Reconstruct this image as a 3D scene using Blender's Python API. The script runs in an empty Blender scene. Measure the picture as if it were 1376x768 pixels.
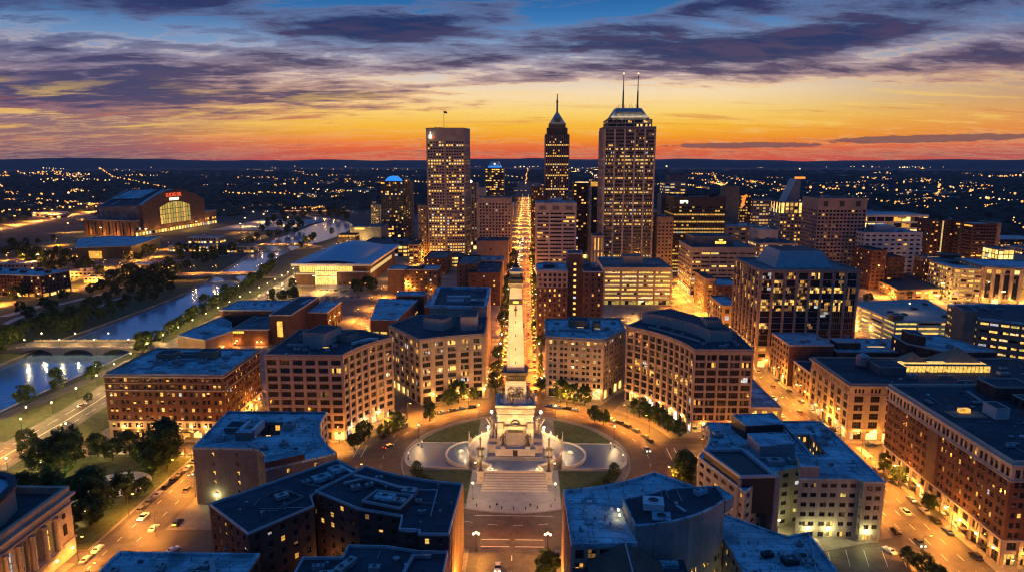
import bpy, math, random
import numpy as np
from mathutils import Vector, Matrix
random.seed(11); rnd = random.random; U = random.uniform
S = bpy.context.scene; COL = S.collection
R = math.radians
# ------------------------------------------------------------------ camera
F_PX, CAM_H = 930.0, 133.0
PITCH, YAW = math.atan(170 / F_PX), math.atan(20 / F_PX)
CAM = (4.7, -296.0, CAM_H)
cd = bpy.data.cameras.new('camera'); cam = bpy.data.objects.new('camera', cd); COL.objects.link(cam)
cd.sensor_width = 36; cd.lens = 36 * F_PX / 1376; cd.clip_start = 1; cd.clip_end = 60000
cam.location = CAM; cam.rotation_euler = (math.pi / 2 - PITCH, 0, YAW); S.camera = cam
S.view_settings.view_transform = 'Standard'; S.view_settings.look = 'None'
S.view_settings.exposure = 0.0; S.view_settings.gamma = 1.0; S.view_settings.use_curve_mapping = False
S.render.engine = 'CYCLES'
CYC = S.cycles
CYC.max_bounces = 5; CYC.diffuse_bounces = 2; CYC.glossy_bounces = 3; CYC.transmission_bounces = 2
CYC.sample_clamp_indirect = 2.0; CYC.sample_clamp_direct = 0; CYC.caustics_reflective = False; CYC.caustics_refractive = False
CYC.use_denoising = True; CYC.use_light_tree = True; CYC.use_adaptive_sampling = True; CYC.adaptive_threshold = 0.012
CYC.pixel_filter_type = 'BLACKMAN_HARRIS'; CYC.filter_width = 1.2

# ------------------------------------------------------------------ node helper
class NT:
    def __init__(s, tree): s.t = tree; s.n = tree.nodes; s.l = tree.links
    def node(s, typ, ins=None, **props):
        n = s.n.new(typ)
        for k, v in props.items(): setattr(n, k, v)
        for k, v in (ins or {}).items(): s.put(n.inputs[k], v)
        return n
    def put(s, sock, v):
        if isinstance(v, bpy.types.NodeSocket): s.l.new(v, sock)
        else: sock.default_value = v
    def m(s, op, *a, clamp=False):
        n = s.n.new('ShaderNodeMath'); n.operation = op; n.use_clamp = clamp
        for i, v in enumerate(a): s.put(n.inputs[i], v)
        return n.outputs[0]
    def mix(s, f, a, b, blend='MIX'):
        n = s.n.new('ShaderNodeMix'); n.data_type = 'RGBA'; n.blend_type = blend; n.clamp_factor = True
        s.put(n.inputs[0], f); s.put(n.inputs[6], c4(a)); s.put(n.inputs[7], c4(b)); return n.outputs[2]
    def ramp(s, f, stops, interp='LINEAR'):
        n = s.n.new('ShaderNodeValToRGB'); e = n.color_ramp.elements; n.color_ramp.interpolation = interp
        while len(e) < len(stops): e.new(0.5)
        for el, (p, c) in zip(e, stops): el.position = p; el.color = c4(c)
        s.put(n.inputs[0], f); return n.outputs[0]
    def step(s, x, a, b):
        n = s.n.new('ShaderNodeMapRange'); n.interpolation_type = 'SMOOTHSTEP'
        s.put(n.inputs[0], x); n.inputs[1].default_value = a; n.inputs[2].default_value = b; return n.outputs[0]
    def noise(s, vec, scale, detail=4, rough=.55, dist=0):
        n = s.node('ShaderNodeTexNoise', {'Scale': scale, 'Detail': detail, 'Roughness': rough, 'Distortion': dist})
        if vec is not None: s.l.new(vec, n.inputs['Vector'])
        return n.outputs[0]
def c4(c):
    if isinstance(c, bpy.types.NodeSocket): return c
    return tuple(c) + (1,) if len(c) == 3 else c
def srgb(r, g, b):
    f = lambda v: (v / 255 / 12.92) if v <= 10 else ((v / 255 + .055) / 1.055) ** 2.4
    return (f(r), f(g), f(b))

# ------------------------------------------------------------------ sky
W = bpy.data.worlds.new('World'); S.world = W; W.use_nodes = True
t = NT(W.node_tree); t.n.clear()
tc = t.node('ShaderNodeTexCoord').outputs['Generated']
nv = t.node('ShaderNodeVectorMath', {0: tc}, operation='NORMALIZE').outputs[0]
sp = t.node('ShaderNodeSeparateXYZ', {0: nv}); X, Y, Z = sp.outputs
zc = t.m('MAXIMUM', Z, 0.0)
az = t.m('ARCTAN2', X, Y)                     # 0 = straight up the avenue, + to the east
el = t.m('ARCSINE', zc)
pos = t.m('SQRT', t.m('DIVIDE', zc, 1.0))     # spreads the low sky over the ramp
def sky_ramp(stops): return t.ramp(pos, [(math.sqrt(z), srgb(*c)) for z, c in stops])
glow = sky_ramp([(0, (255, 98, 44)), (.016, (255, 116, 32)), (.028, (255, 156, 16)), (.046, (255, 190, 52)), (.064, (255, 214, 112)), (.09, (250, 222, 178)), (.115, (215, 203, 198)),
                 (.15, (128, 160, 200)), (.185, (50, 118, 180)), (.215, (18, 92, 158)), (.4, (20, 94, 166)), (1, (26, 92, 158))])
left = sky_ramp([(0, (128, 96, 112)), (.02, (160, 112, 108)), (.04, (150, 112, 112)), (.06, (132, 112, 130)), (.086, (136, 132, 158)), (.115, (158, 162, 190)),
                 (.15, (104, 142, 188)), (.185, (30, 100, 165)), (.215, (14, 84, 148)), (.4, (20, 94, 166)), (1, (26, 92, 158))])
right = sky_ramp([(0, (226, 104, 70)), (.016, (228, 112, 80)), (.032, (238, 142, 62)), (.055, (226, 160, 92)), (.09, (176, 146, 132)), (.115, (146, 140, 156)),
                  (.15, (84, 116, 164)), (.185, (28, 88, 148)), (.215, (12, 72, 128)), (.4, (20, 92, 164)), (1, (26, 92, 158))])
back = sky_ramp([(0, (66, 60, 84)), (.1, (64, 66, 98)), (.3, (32, 84, 150)), (1, (26, 92, 158))])
col = t.mix(t.step(az, R(-34), R(-13)), left, glow)
col = t.mix(t.step(az, R(12), R(40)), col, right)
# clouds lie on a flat layer: the direction is projected on it, so they crowd together towards the horizon
den = t.m('ADD', zc, .11)
cu, cv = t.m('DIVIDE', X, den), t.m('DIVIDE', Y, den)
cu2 = t.m('ADD', cu, t.m('MULTIPLY', cv, -.30))
def cvec(a, b, c): return t.node('ShaderNodeCombineXYZ', {0: t.m('MULTIPLY', cu2, a), 1: t.m('MULTIPLY', cv, b), 2: c}).outputs[0]
n1 = t.noise(cvec(.62, 1.15, 3.7), 1.0, 10, .62, .25)          # big banks
n2 = t.noise(cvec(.38, 1.5, 9.1), 1.7, 9, .64, .5)             # long streaks
n4 = t.noise(cvec(1.1, 2.0, 30.3), 3.0, 10, .68, .35)            # small billows
def blob(a0, e0, sa, se, amp, tilt=0):
    da = t.m('SUBTRACT', az, R(a0)); de = t.m('SUBTRACT', t.m('SUBTRACT', el, R(e0)), t.m('MULTIPLY', da, tilt))
    q = t.m('ADD', t.m('POWER', t.m('DIVIDE', da, R(sa)), 2.0), t.m('POWER', t.m('DIVIDE', de, R(se)), 2.0))
    return t.m('MULTIPLY', t.m('EXPONENT', t.m('MULTIPLY', q, -1.0)), amp)
mask = None
for b in [(-31, 4.9, 13, 1.8, .34, 0), (-30, 9.9, 16, 1.5, .17, .03), (-16, 7.2, 5, .5, .20, -.02), (-27, 8.0, 7, .35, .2, -.03), (-34, 11.6, 7, .6, .16, .05), (-9, 9.9, 7, 1.3, .18, .1), (12, 10.6, 6, .8, .14, .05), (0, 8.3, 5, .5, .12, .1), (24, 8.4, 9, .5, .14, .1), (14, 5.4, 5, .3, .12, .03), (-14, 4.7, 8, 1.0, .22, .02), (-22, 6.3, 9, .5, .14, -.03), (-33, 7.2, 8, .45, .16, .0), (-14, 9.6, 8, 1.4, .26, .10), (-24, 10.9, 9, .7, .16, .0), (-6.5, 7.6, 4.5, .8, .22, .1), (7.5, 9.3, 7, 1.2, .26, -.05), (3, 6.7, 5, .75, .22, .10), (-6, 5.8, 6, .4, .12, .05),
          (17, 8.0, 9, 1.5, .24, .03), (27, 9.6, 14, 1.2, .26, .13), (23, 6.4, 10, .7, .20, .02), (37, 7.4, 8, 1.3, .2, 0), (16, 11.6, 8, .7, .16, .06), (-3, 11.6, 5, .7, .12, 0), (32, 12.2, 12, 1.2, .22, .08), (30, 5.2, 3, .35, .12, 0), (20.5, 4.55, 4, .25, .10, 0),
          (-24, 8.5, 12, .8, -.14, 0), (-8, 6.2, 3, .4, -.16, 0), (2, 5.3, 9, .6, -.20, 0), (27, 7.3, 4, .5, -.2, .1), (22, 4.2, 15, 1.0, -.22, 0), (4, 2.8, 18, 1.3, -.16, 0), (6, 11.0, 5, .8, -.14, 0), (24, 11.4, 4, .6, -.12, .05)]:
    v = blob(*b); mask = v if mask is None else t.m('ADD', mask, v)
dens = t.m('ADD', t.m('ADD', t.m('ADD', t.m('MULTIPLY', n1, .52), t.m('MULTIPLY', n2, .52)), t.m('MULTIPLY', t.m('SUBTRACT', n4, .5), .72)), mask)
cloud = t.step(dens, .535, .655)
thick = t.step(dens, .60, .84)
warm = t.m('SUBTRACT', 1.0, t.step(el, R(2.5), R(9.5)))
ccol_lo = t.mix(thick, srgb(224, 140, 96), srgb(82, 72, 100))
ccol_hi = t.mix(thick, srgb(104, 112, 148), srgb(18, 42, 92))
ccol = t.mix(warm, ccol_hi, ccol_lo)
tint = t.m('MULTIPLY', t.step(n4, .40, .62), t.m('SUBTRACT', 1.0, t.step(el, R(8), R(13))))
ccol = t.mix(t.m('MULTIPLY', tint, .20), ccol, srgb(140, 92, 100))
ccol = t.mix(t.m('MULTIPLY', t.m('SUBTRACT', 1.0, t.step(az, R(-38), R(-17))), .6), ccol, srgb(44, 60, 110))
haze_l = t.m('MULTIPLY', t.m('SUBTRACT', 1.0, t.step(az, R(-36), R(-14))), t.m('SUBTRACT', 1.0, t.step(el, R(2.5), R(5))))
col = t.mix(t.m('MULTIPLY', cloud, t.m('ADD', .62, t.m('MULTIPLY', thick, .36))), col, ccol)
# wisps lit from below, low over the sunset
n3 = t.noise(cvec(.50, 1.2, 21.0), 2.1, 8, .62, .4)
wisp = t.m('MULTIPLY', t.step(n3, .52, .64), t.m('MULTIPLY', t.step(el, R(.3), R(1.2)), t.m('SUBTRACT', 1.0, t.step(el, R(3.2), R(6.5)))))
wcol = t.mix(t.step(el, R(.8), R(2.6)), srgb(255, 118, 60), srgb(255, 206, 104))
col = t.mix(t.m('MULTIPLY', wisp, .70), col, wcol)
rim = t.m('MULTIPLY', t.m('MULTIPLY', t.step(dens, .49, .55), t.m('SUBTRACT', 1.0, t.step(dens, .55, .63))), t.m('SUBTRACT', 1.0, t.step(el, R(6), R(10))))
col = t.mix(t.m('MULTIPLY', rim, .35), col, srgb(255, 196, 128))
wisp2 = t.m('MULTIPLY', t.step(n2, .55, .66), t.m('MULTIPLY', t.step(el, R(.3), R(1.5)), t.m('SUBTRACT', 1.0, t.step(el, R(3), R(5)))))
col = t.mix(t.m('MULTIPLY', wisp2, .5), col, srgb(206, 108, 62))
fire = t.m('MULTIPLY', blob(-17, 1.9, 8, 1.1, 1.0, .05), t.step(n3, .36, .58))
col = t.mix(t.m('MULTIPLY', fire, .75), col, t.mix(t.step(el, R(.9), R(2.4)), srgb(255, 112, 74), srgb(255, 190, 76)))
# the long dark bars of cloud on the horizon to the east
bn = t.m('MULTIPLY', t.m('SUBTRACT', t.noise(cvec(1.6, .6, 44.0), 4.0, 6, .65), .5), .9)
bars = None
for b in [(17, 1.05, 6.5, .26, 1.05, 0), (29, 1.40, 7.5, .30, 1.15, .012), (41, 1.75, 5, .16, .9, 0)]:
    v = blob(*b); bars = v if bars is None else t.m('MAXIMUM', bars, v)
col = t.mix(t.m('MULTIPLY', t.step(t.m('ADD', bars, bn), .46, .60), .85), col, srgb(124, 88, 84))
col = t.mix(t.step(Y, -.15, .35), back, col)
col = t.mix(t.step(Z, -.02, 0), srgb(14, 26, 50), col)
ns = t.node('ShaderNodeTexSky', sky_type='NISHITA', sun_disc=False, sun_elevation=R(-3), sun_rotation=R(6), altitude=200, dust_density=2)
col = t.mix(1.0, col, t.node('ShaderNodeVectorMath', {0: ns.outputs[0], 'Scale': .05}, operation='SCALE').outputs[0], 'ADD')
bg = t.node('ShaderNodeBackground', {'Color': col, 'Strength': 1.0})
t.l.new(bg.outputs[0], t.node('ShaderNodeOutputWorld').inputs[0])
sd = bpy.data.lights.new('sun', 'SUN'); sd.energy = .22; sd.angle = R(8); sd.color = (1, .55, .3)
sun = bpy.data.objects.new('sun', sd); COL.objects.link(sun)
sun.rotation_euler = Vector((-math.sin(R(6)) * -1, 1, .05)).to_track_quat('Z', 'Y').to_euler()

# ------------------------------------------------------------------ pixel of the photo (1376 x 768) -> point on the plane z
def ray(px, py):
    x, y = (px - 688) / F_PX, -(py - 384) / F_PX
    d = Vector((x, y * math.sin(PITCH) + math.cos(PITCH), y * math.cos(PITCH) - math.sin(PITCH)))
    c, s = math.cos(YAW), math.sin(YAW)
    return Vector((d.x * c - d.y * s, d.x * s + d.y * c, d.z))
def G(px, py, z=0.0):
    d = ray(px, py); k = (z - CAM[2]) / d.z
    return (CAM[0] + k * d.x, CAM[1] + k * d.y)
def at_y(px, py, Y):
    d = ray(px, py); k = (Y - CAM[1]) / d.y
    return (CAM[0] + k * d.x, CAM[2] + k * d.z)
def dist(p): return math.dist((p[0], p[1], p[2] if len(p) > 2 else 0), CAM)

# ------------------------------------------------------------------ materials
MATS = {}
def mat(name, col, rough=.8, var=.18, scale=.25, metal=0, streak=0, col2=None, c2amt=0, c2scale=.12, bump=0, bscale=2.0, spec=None, coat=0, seam=0, spots=0, joint=0):
    m = bpy.data.materials.new(name); m.use_nodes = True; T = NT(m.node_tree); T.n.clear()
    co = T.node('ShaderNodeTexCoord').outputs['Object']
    out = c4(col)
    if var:
        f = T.noise(co, scale, 6, .62); f2 = T.noise(co, scale * 7, 3, .6)
        k = T.m('ADD', T.m('MULTIPLY', f, .65), T.m('MULTIPLY', f2, .35))
        lo = tuple(max(0, v * (1 - var * 1.8)) for v in col); hi = tuple(v * (1 + var * 1.5) for v in col)
        out = T.mix(T.step(k, .32, .68), lo, hi)
    if col2 is not None:
        out = T.mix(T.m('MULTIPLY', T.step(T.noise(co, c2scale, 5, .6, .6), .50, .60), c2amt), out, col2)
    if seam:      # sheets of membrane of slightly different age, with dark welded seams
        bk = T.node('ShaderNodeTexBrick', {'Vector': co, 'Color1': (1, 1, 1, 1), 'Color2': (.50, .53, .56, 1), 'Mortar': (.25, .25, .27, 1), 'Scale': 1.0, 'Mortar Size': .13, 'Bias': -.2, 'Brick Width': 13.0, 'Row Height': 3.1})
        out = T.mix(seam, out, bk.outputs[0], 'MULTIPLY')
    if spots:     # ponding stains and tar patches
        k1 = T.step(T.noise(co, .22, 6, .72, 1.4), .555, .615); k2 = T.step(T.noise(co, .8, 3, .6, .4), .63, .67)
        out = T.mix(T.m('MULTIPLY', T.m('MAXIMUM', k1, k2), spots), out, tuple(v * .16 for v in col))
    if joint:     # courses of stone or panels, each a little different
        sx = T.node('ShaderNodeSeparateXYZ', {0: co}).outputs; jv = T.node('ShaderNodeCombineXYZ', {0: T.m('ADD', sx[0], T.m('MULTIPLY', sx[1], 1.0)), 1: sx[2], 2: 0.0}).outputs[0]
        bk = T.node('ShaderNodeTexBrick', {'Vector': jv, 'Color1': (1, 1, 1, 1), 'Color2': (.72, .72, .73, 1), 'Mortar': (.45, .43, .42, 1), 'Scale': 1.0, 'Mortar Size': .05, 'Bias': -.3, 'Brick Width': 2.1, 'Row Height': .95})
        out = T.mix(joint, out, bk.outputs[0], 'MULTIPLY')
    if streak:
        mp = T.node('ShaderNodeMapping', {0: co, 'Scale': (1.3, 1.3, .05)}).outputs[0]
        out = T.mix(T.m('MULTIPLY', T.step(T.noise(mp, 1.0, 4, .6), .48, .72), streak), out, tuple(v * .45 for v in col))
    b = T.node('ShaderNodeBsdfPrincipled', {'Base Color': out, 'Roughness': rough, 'Metallic': metal})
    if spec is not None: b.inputs['Specular IOR Level'].default_value = spec
    if coat: b.inputs['Coat Weight'].default_value = coat; b.inputs['Coat Roughness'].default_value = .08
    if bump:
        bn = T.node('ShaderNodeBump', {'Strength': bump, 'Height': T.noise(co, bscale, 4, .6)}); bn.inputs['Distance'].default_value = .3
        T.l.new(bn.outputs[0], b.inputs['Normal'])
    T.l.new(b.outputs[0], T.node('ShaderNodeOutputMaterial').inputs[0])
    MATS[name] = m; return m
def glow_mat(name, col, strength, noise=.6, scale=.8, base=(.02, .02, .02)):
    m = bpy.data.materials.new(name); m.use_nodes = True; T = NT(m.node_tree); T.n.clear()
    e = c4(col)
    st = strength
    if noise:
        co = T.node('ShaderNodeTexCoord').outputs['Object']; oi = T.node('ShaderNodeObjectInfo').outputs['Random']
        off = T.node('ShaderNodeCombineXYZ', {0: T.m('MULTIPLY', oi, 91.0), 1: T.m('MULTIPLY', oi, 37.0), 2: T.m('MULTIPLY', oi, 53.0)}).outputs[0]
        v = T.node('ShaderNodeVectorMath', {0: co, 1: off}, operation='ADD').outputs[0]
        k = T.step(T.noise(v, scale, 3, .7), .30, .68)
        rv = T.m('ADD', .55, T.m('MULTIPLY', oi, .75))
        st = T.m('MULTIPLY', T.m('MULTIPLY', T.m('ADD', 1 - noise, T.m('MULTIPLY', k, noise * 1.3)), rv), strength)
        e = T.mix(T.m('MULTIPLY', T.noise(v, scale * 2.3, 2, .5), .6), c4(col), tuple(x * y for x, y in zip(col, (1, .72, .45))))
    b = T.node('ShaderNodeBsdfPrincipled', {'Base Color': c4(base), 'Roughness': .25, 'Emission Color': e, 'Emission Strength': st})
    T.l.new(b.outputs[0], T.node('ShaderNodeOutputMaterial').inputs[0])
    m.cycles.emission_sampling = 'NONE'
    MATS[name] = m; return m
mat('limestone', (.40, .33, .26), .85, .12, .12, streak=0.38, joint=0.5)
mat('pale_stone', (.47, .42, .36), .85, .10, .12, streak=0.38, joint=0.5)
mat('pink_stone', (.40, .29, .225), .85, .10, .12, streak=0.27, joint=0.5)
mat('tan_brick', (.30, .21, .14), .9, .15, .15, streak=0.30, joint=0.4)
mat('red_brick', (.125, .052, .034), .9, .22, .2, streak=0.45, joint=0.45)
mat('dark_brick', (.105, .052, .038), .9, .25, .2, streak=0.45, joint=0.45)
mat('brown_brick', (.14, .085, .06), .9, .2, .2, streak=0.45, joint=0.45)
mat('concrete', (.30, .28, .255), .9, .14, .15, streak=0.52, joint=0.35)
mat('dark_concrete', (.15, .145, .145), .9, .14, .15, streak=0.45)
mat('white_concrete', (.56, .54, .50), .85, .08, .15, streak=0.30)
mat('dark_granite', (.030, .028, .030), .45, .2, .2)
mat('bronze_cladding', (.05, .036, .026), .5, .2, .2)
mat('grey_metal', (.34, .35, .37), .5, .12, .6, metal=.5)
mat('white_metal', (.58, .60, .62), .5, .10, .6)
mat('black_metal', (.022, .022, .025), .5, .1, .6)
mat('roof_blue', (.40, .57, .65), .75, .16, .06, col2=(.13, .19, .23), c2amt=.75, c2scale=.07, seam=.75, spots=0.75)  # blue of the skylight put into the membrane colour
mat('roof_pale', (.50, .52, .54), .75, .12, .06, col2=(.24, .25, .27), c2amt=.6, c2scale=.08, seam=.75, spots=0.75)
mat('roof_dark', (.030, .042, .062), .8, .28, .06, col2=(.06, .08, .11), c2amt=.5, c2scale=.05, seam=.75, spots=0.5)
mat('roof_grey', (.17, .175, .185), .8, .2, .06, col2=(.09, .09, .1), c2amt=.6, c2scale=.07, seam=.75, spots=0.75)
mat('metal_roof', (.24, .42, .54), .5, .06, .1, metal=.2, streak=0.22)
mat('roof_brown', (.10, .062, .045), .85, .2, .3)
mat('coping', (.40, .41, .43), .6, .12, .4)
mat('frame_dark', (.05, .045, .04), .5, 0); mat('frame_pale', (.36, .31, .26), .6, 0)
mat('glass', (.012, .014, .020), .10, 0, spec=.6); mat('glass_blue', (.015, .03, .06), .08, 0, spec=.8)
mat('blind', (.16, .135, .11), .5, .2, .8)
glow_mat('lit_amber', (1.0, .50, .08), 1.3); glow_mat('lit_yellow', (1.0, .60, .13), 1.6); glow_mat('lit_pale', (1.0, .72, .30), 1.5)
glow_mat('lit_dim', (.75, .40, .14), .38); glow_mat('lit_shop', (1.0, .60, .16), 3.4, .6, .5); glow_mat('lit_green', (.86, .74, .18), .95)
glow_mat('lit_white', (1.0, .90, .75), 3.0, .3)
mat('asphalt', (.062, .058, .055), .7, .16, .10, col2=(.035, .034, .034), c2amt=.6, c2scale=.10, spec=.4)
mat('road', (.080, .074, .068), .62, .22, .12, col2=(.038, .036, .035), c2amt=.75, c2scale=.13, spec=.5, spots=.35)
mat('brick_road', (.085, .058, .044), .7, .25, .25, col2=(.05, .04, .034), c2amt=.6, c2scale=.12, spec=.45, seam=.35)
mat('pavement', (.17, .155, .14), .85, .16, .12, col2=(.11, .1, .09), c2amt=.5, c2scale=.2)
mat('plaza_paving', (.36, .33, .31), .7, .10, .15, col2=(.26, .24, .23), c2amt=.4, c2scale=.2)
mat('parking_deck', (.34, .32, .31), .8, .12, .06, col2=(.2, .19, .18), c2amt=.5, c2scale=.06)
mat('marking', (.72, .70, .64), .7, .15, .5)
mat('grass', (.036, .058, .016), .95, .35, .35, col2=(.065, .07, .025), c2amt=.5, c2scale=.1)
mat('meadow', (.09, .10, .035), .95, .3, .05)
mat('soil', (.026, .030, .030), 1.0, .45, .012, col2=(.050, .050, .048), c2amt=.6, c2scale=.006)
mat('bank', (.09, .085, .07), .95, .3, .1)
mat('bark', (.055, .042, .032), .95, .2, 1.0)
mat('leaf', (.050, .088, .024), .85, .3, .5, spec=.12); mat('leaf_light', (.095, .135, .036), .8, .3, .5, spec=.12); mat('leaf_dark', (.030, .055, .020), .9, .3, .5, spec=.12)
mat('marble', (.66, .60, .50), .7, .08, .2, streak=0.22, joint=0.55)
mat('bronze', (.085, .068, .048), .5, .3, 1.5, metal=.4)
mat('chrome', (.5, .5, .5), .3, 0, metal=1)
mat('tyre', (.015, .015, .015), .9, 0)
for n_, c_ in dict(paint_black=(.012, .012, .014), paint_grey=(.09, .095, .10), paint_white=(.72, .72, .70), paint_silver=(.36, .37, .39), paint_red=(.28, .02, .015), paint_blue=(.03, .06, .16)).items():
    mat(n_, c_, .35, 0, coat=.8)
mat('car_glass', (.01, .011, .013), .08, 0, spec=.7)
glow_mat('headlight', (1, .9, .7), 9, 0); glow_mat('taillight', (1, .06, .02), 4, 0)
glow_mat('lamp_sodium', (1, .50, .12), 14, 0); glow_mat('lamp_warm', (1, .68, .30), 10, 0); glow_mat('lamp_white', (1, .90, .72), 18, 0)
glow_mat('far_amber', (1, .46, .10), 1.7, 0); glow_mat('far_warm', (1, .70, .34), 1.9, 0); glow_mat('far_dim', (1, .44, .11), .7, 0); glow_mat('far_orange', (1, .38, .06), 2.4, 0)
glow_mat('blue_dome', (.03, .30, 1.0), 1.0, 0); glow_mat('sign_red', (1, .10, .03), 1.2, 0); glow_mat('sign_white', (1, .88, .66), 2.6, 0); glow_mat('sign_gold', (1, .62, .08), 2.2, 0); glow_mat('sign_orange', (1, .28, .04), 2.2, .3, .1)
glow_mat('pool_glow', (1, .78, .5), 1.5, 0); mat('woods', (.045, .058, .046), .95, .3, .02, spec=.1); mat('woods_dark', (.026, .036, .032), .95, .3, .02, spec=.1); glow_mat('lit_cool', (.82, .90, 1.0), .9)
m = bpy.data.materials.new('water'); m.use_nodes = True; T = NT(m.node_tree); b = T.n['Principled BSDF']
b.inputs['Base Color'].default_value = (.20, .38, .60, 1); b.inputs['Roughness'].default_value = .13; b.inputs['IOR'].default_value = 1.8; b.inputs['Metallic'].default_value = .5; b.inputs['Specular IOR Level'].default_value = 1.0  # part-metallic blue base puts the bright sky reflection into the water colour
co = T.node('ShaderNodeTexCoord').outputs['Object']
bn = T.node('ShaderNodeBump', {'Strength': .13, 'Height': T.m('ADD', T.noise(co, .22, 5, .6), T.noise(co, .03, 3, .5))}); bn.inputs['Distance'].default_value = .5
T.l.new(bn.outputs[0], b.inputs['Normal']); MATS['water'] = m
m = bpy.data.materials.new('pool_water'); m.use_nodes = True; b = m.node_tree.nodes['Principled BSDF']
b.inputs['Base Color'].default_value = (.10, .14, .20, 1); b.inputs['Roughness'].default_value = .4; MATS['pool_water'] = m

# ------------------------------------------------------------------ mesh builder
class MB:
    def __init__(s): s.v = []; s.f = []; s.mi = []; s.ms = []; s.smooth = False
    def m(s, n):
        if n not in s.ms: s.ms.append(n)
        return s.ms.index(n)
    def face(s, pts, m):
        i = len(s.v); s.v.extend(pts); s.f.append(tuple(range(i, i + len(pts)))); s.mi.append(s.m(m))
    def box(s, x0, x1, y0, y1, z0, z1, m, bottom=False, top=None):
        i = len(s.v); s.v += [(x0, y0, z0), (x1, y0, z0), (x1, y1, z0), (x0, y1, z0), (x0, y0, z1), (x1, y0, z1), (x1, y1, z1), (x0, y1, z1)]
        fs = [(0, 1, 5, 4), (1, 2, 6, 5), (2, 3, 7, 6), (3, 0, 4, 7), (4, 5, 6, 7)] + ([(3, 2, 1, 0)] if bottom else [])
        for k, f in enumerate(fs):
            s.f.append(tuple(i + q for q in f)); s.mi.append(s.m(top if top and k == 4 else m))
    def obox(s, c, d, lx, ly, z0, z1, m, bottom=False, top=None):      # box on centre c, long axis d
        d = Vector(d).normalized(); n = Vector((-d.y, d.x)); c = Vector(c[:2])
        P = [c + d * (a * lx / 2) + n * (b * ly / 2) for a, b in ((-1, -1), (1, -1), (1, 1), (-1, 1))]
        s.prism(P, z0, z1, m, top or m, bottom)
    def prism(s, poly, z0, z1, m, top=None, bottom=False):
        n = len(poly); i = len(s.v)
        s.v += [(p[0], p[1], z0) for p in poly] + [(p[0], p[1], z1) for p in poly]
        for k in range(n):
            j = (k + 1) % n; s.f.append((i + k, i + j, i + n + j, i + n + k)); s.mi.append(s.m(m))
        if top: s.f.append(tuple(i + n + k for k in range(n))); s.mi.append(s.m(top))
        if bottom: s.f.append(tuple(i + k for k in reversed(range(n)))); s.mi.append(s.m(m))
    def frustum(s, p0, z0, p1, z1, m, top=None):
        n = len(p0); i = len(s.v)
        s.v += [(p[0], p[1], z0) for p in p0] + [(p[0], p[1], z1) for p in p1]
        for k in range(n):
            j = (k + 1) % n; s.f.append((i + k, i + j, i + n + j, i + n + k)); s.mi.append(s.m(m))
        if top: s.f.append(tuple(i + n + k for k in range(n))); s.mi.append(s.m(top))
    def ring(s, poly, o_out, o_in, z0, z1, m):
        A, B = offset(poly, o_out), offset(poly, o_in); n = len(poly); i = len(s.v)
        s.v += [(p[0], p[1], z0) for p in A] + [(p[0], p[1], z1) for p in A] + [(p[0], p[1], z1) for p in B] + [(p[0], p[1], z0) for p in B]
        for k in range(n):
            j = (k + 1) % n
            for a, b in ((0, 1), (1, 2), (2, 3), (3, 0)):
                s.f.append((i + a * n + k, i + a * n + j, i + b * n + j, i + b * n + k)); s.mi.append(s.m(m))
    def tube(s, p, q, r0, r1, m, n=8, cap=True):
        p, q = Vector(p), Vector(q); d = (q - p).normalized()
        a = d.orthogonal().normalized(); b = d.cross(a); i = len(s.v)
        for c, r in ((p, r0), (q, r1)):
            for k in range(n):
                w = 2 * math.pi * k / n; s.v.append(tuple(c + a * (r * math.cos(w)) + b * (r * math.sin(w))))
        for k in range(n):
            j = (k + 1) % n; s.f.append((i + k, i + j, i + n + j, i + n + k)); s.mi.append(s.m(m))
        if cap: s.f.append(tuple(i + n + k for k in range(n))); s.mi.append(s.m(m)); s.f.append(tuple(i + k for k in reversed(range(n)))); s.mi.append(s.m(m))
    def lathe(s, prof, c, m, n=16, sx=1, sy=1, a0=0, a1=2 * math.pi):
        full = abs(a1 - a0) > 6.28; k_ = n if full else n + 1; i = len(s.v)
        for r, z in prof:
            for k in range(k_):
                w = a0 + (a1 - a0) * k / n; s.v.append((c[0] + r * sx * math.cos(w), c[1] + r * sy * math.sin(w), (c[2] if len(c) > 2 else 0) + z))
        for a in range(len(prof) - 1):
            for k in range(n):
                j = (k + 1) % k_; s.f.append((i + a * k_ + k, i + a * k_ + j, i + (a + 1) * k_ + j, i + (a + 1) * k_ + k)); s.mi.append(s.m(m))
        if full:
            if prof[-1][0] > .01: s.f.append(tuple(i + (len(prof) - 1) * k_ + k for k in range(n))); s.mi.append(s.m(m))
    def ball(s, c, r, m, n=10, sz=1):
        s.lathe([(max(.001, r * math.sin(math.pi * k / 6)), -r * sz * math.cos(math.pi * k / 6)) for k in range(7)], c, m, n)
    def mesh(s, name, off=(0, 0, 0)):
        me = bpy.data.meshes.new(name)
        v = [(p[0] - off[0], p[1] - off[1], p[2] - off[2]) for p in s.v] if any(off) else [tuple(p) for p in s.v]
        me.from_pydata(v, [], s.f)
        for n in s.ms: me.materials.append(MATS[n])
        me.polygons.foreach_set('material_index', s.mi)
        if s.smooth: me.polygons.foreach_set('use_smooth', [True] * len(s.f))
        me.update(); return me
    def build(s, name, parent=None, stuff=False, label=None):
        if not s.f: return None
        o = bpy.data.objects.new(name, s.mesh(name, tuple(parent.location) if parent else (0, 0, 0))); COL.objects.link(o)
        if parent: o.parent = parent
        if stuff: o['kind'] = 'stuff'
        if label: o['label'] = label
        return o
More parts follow.
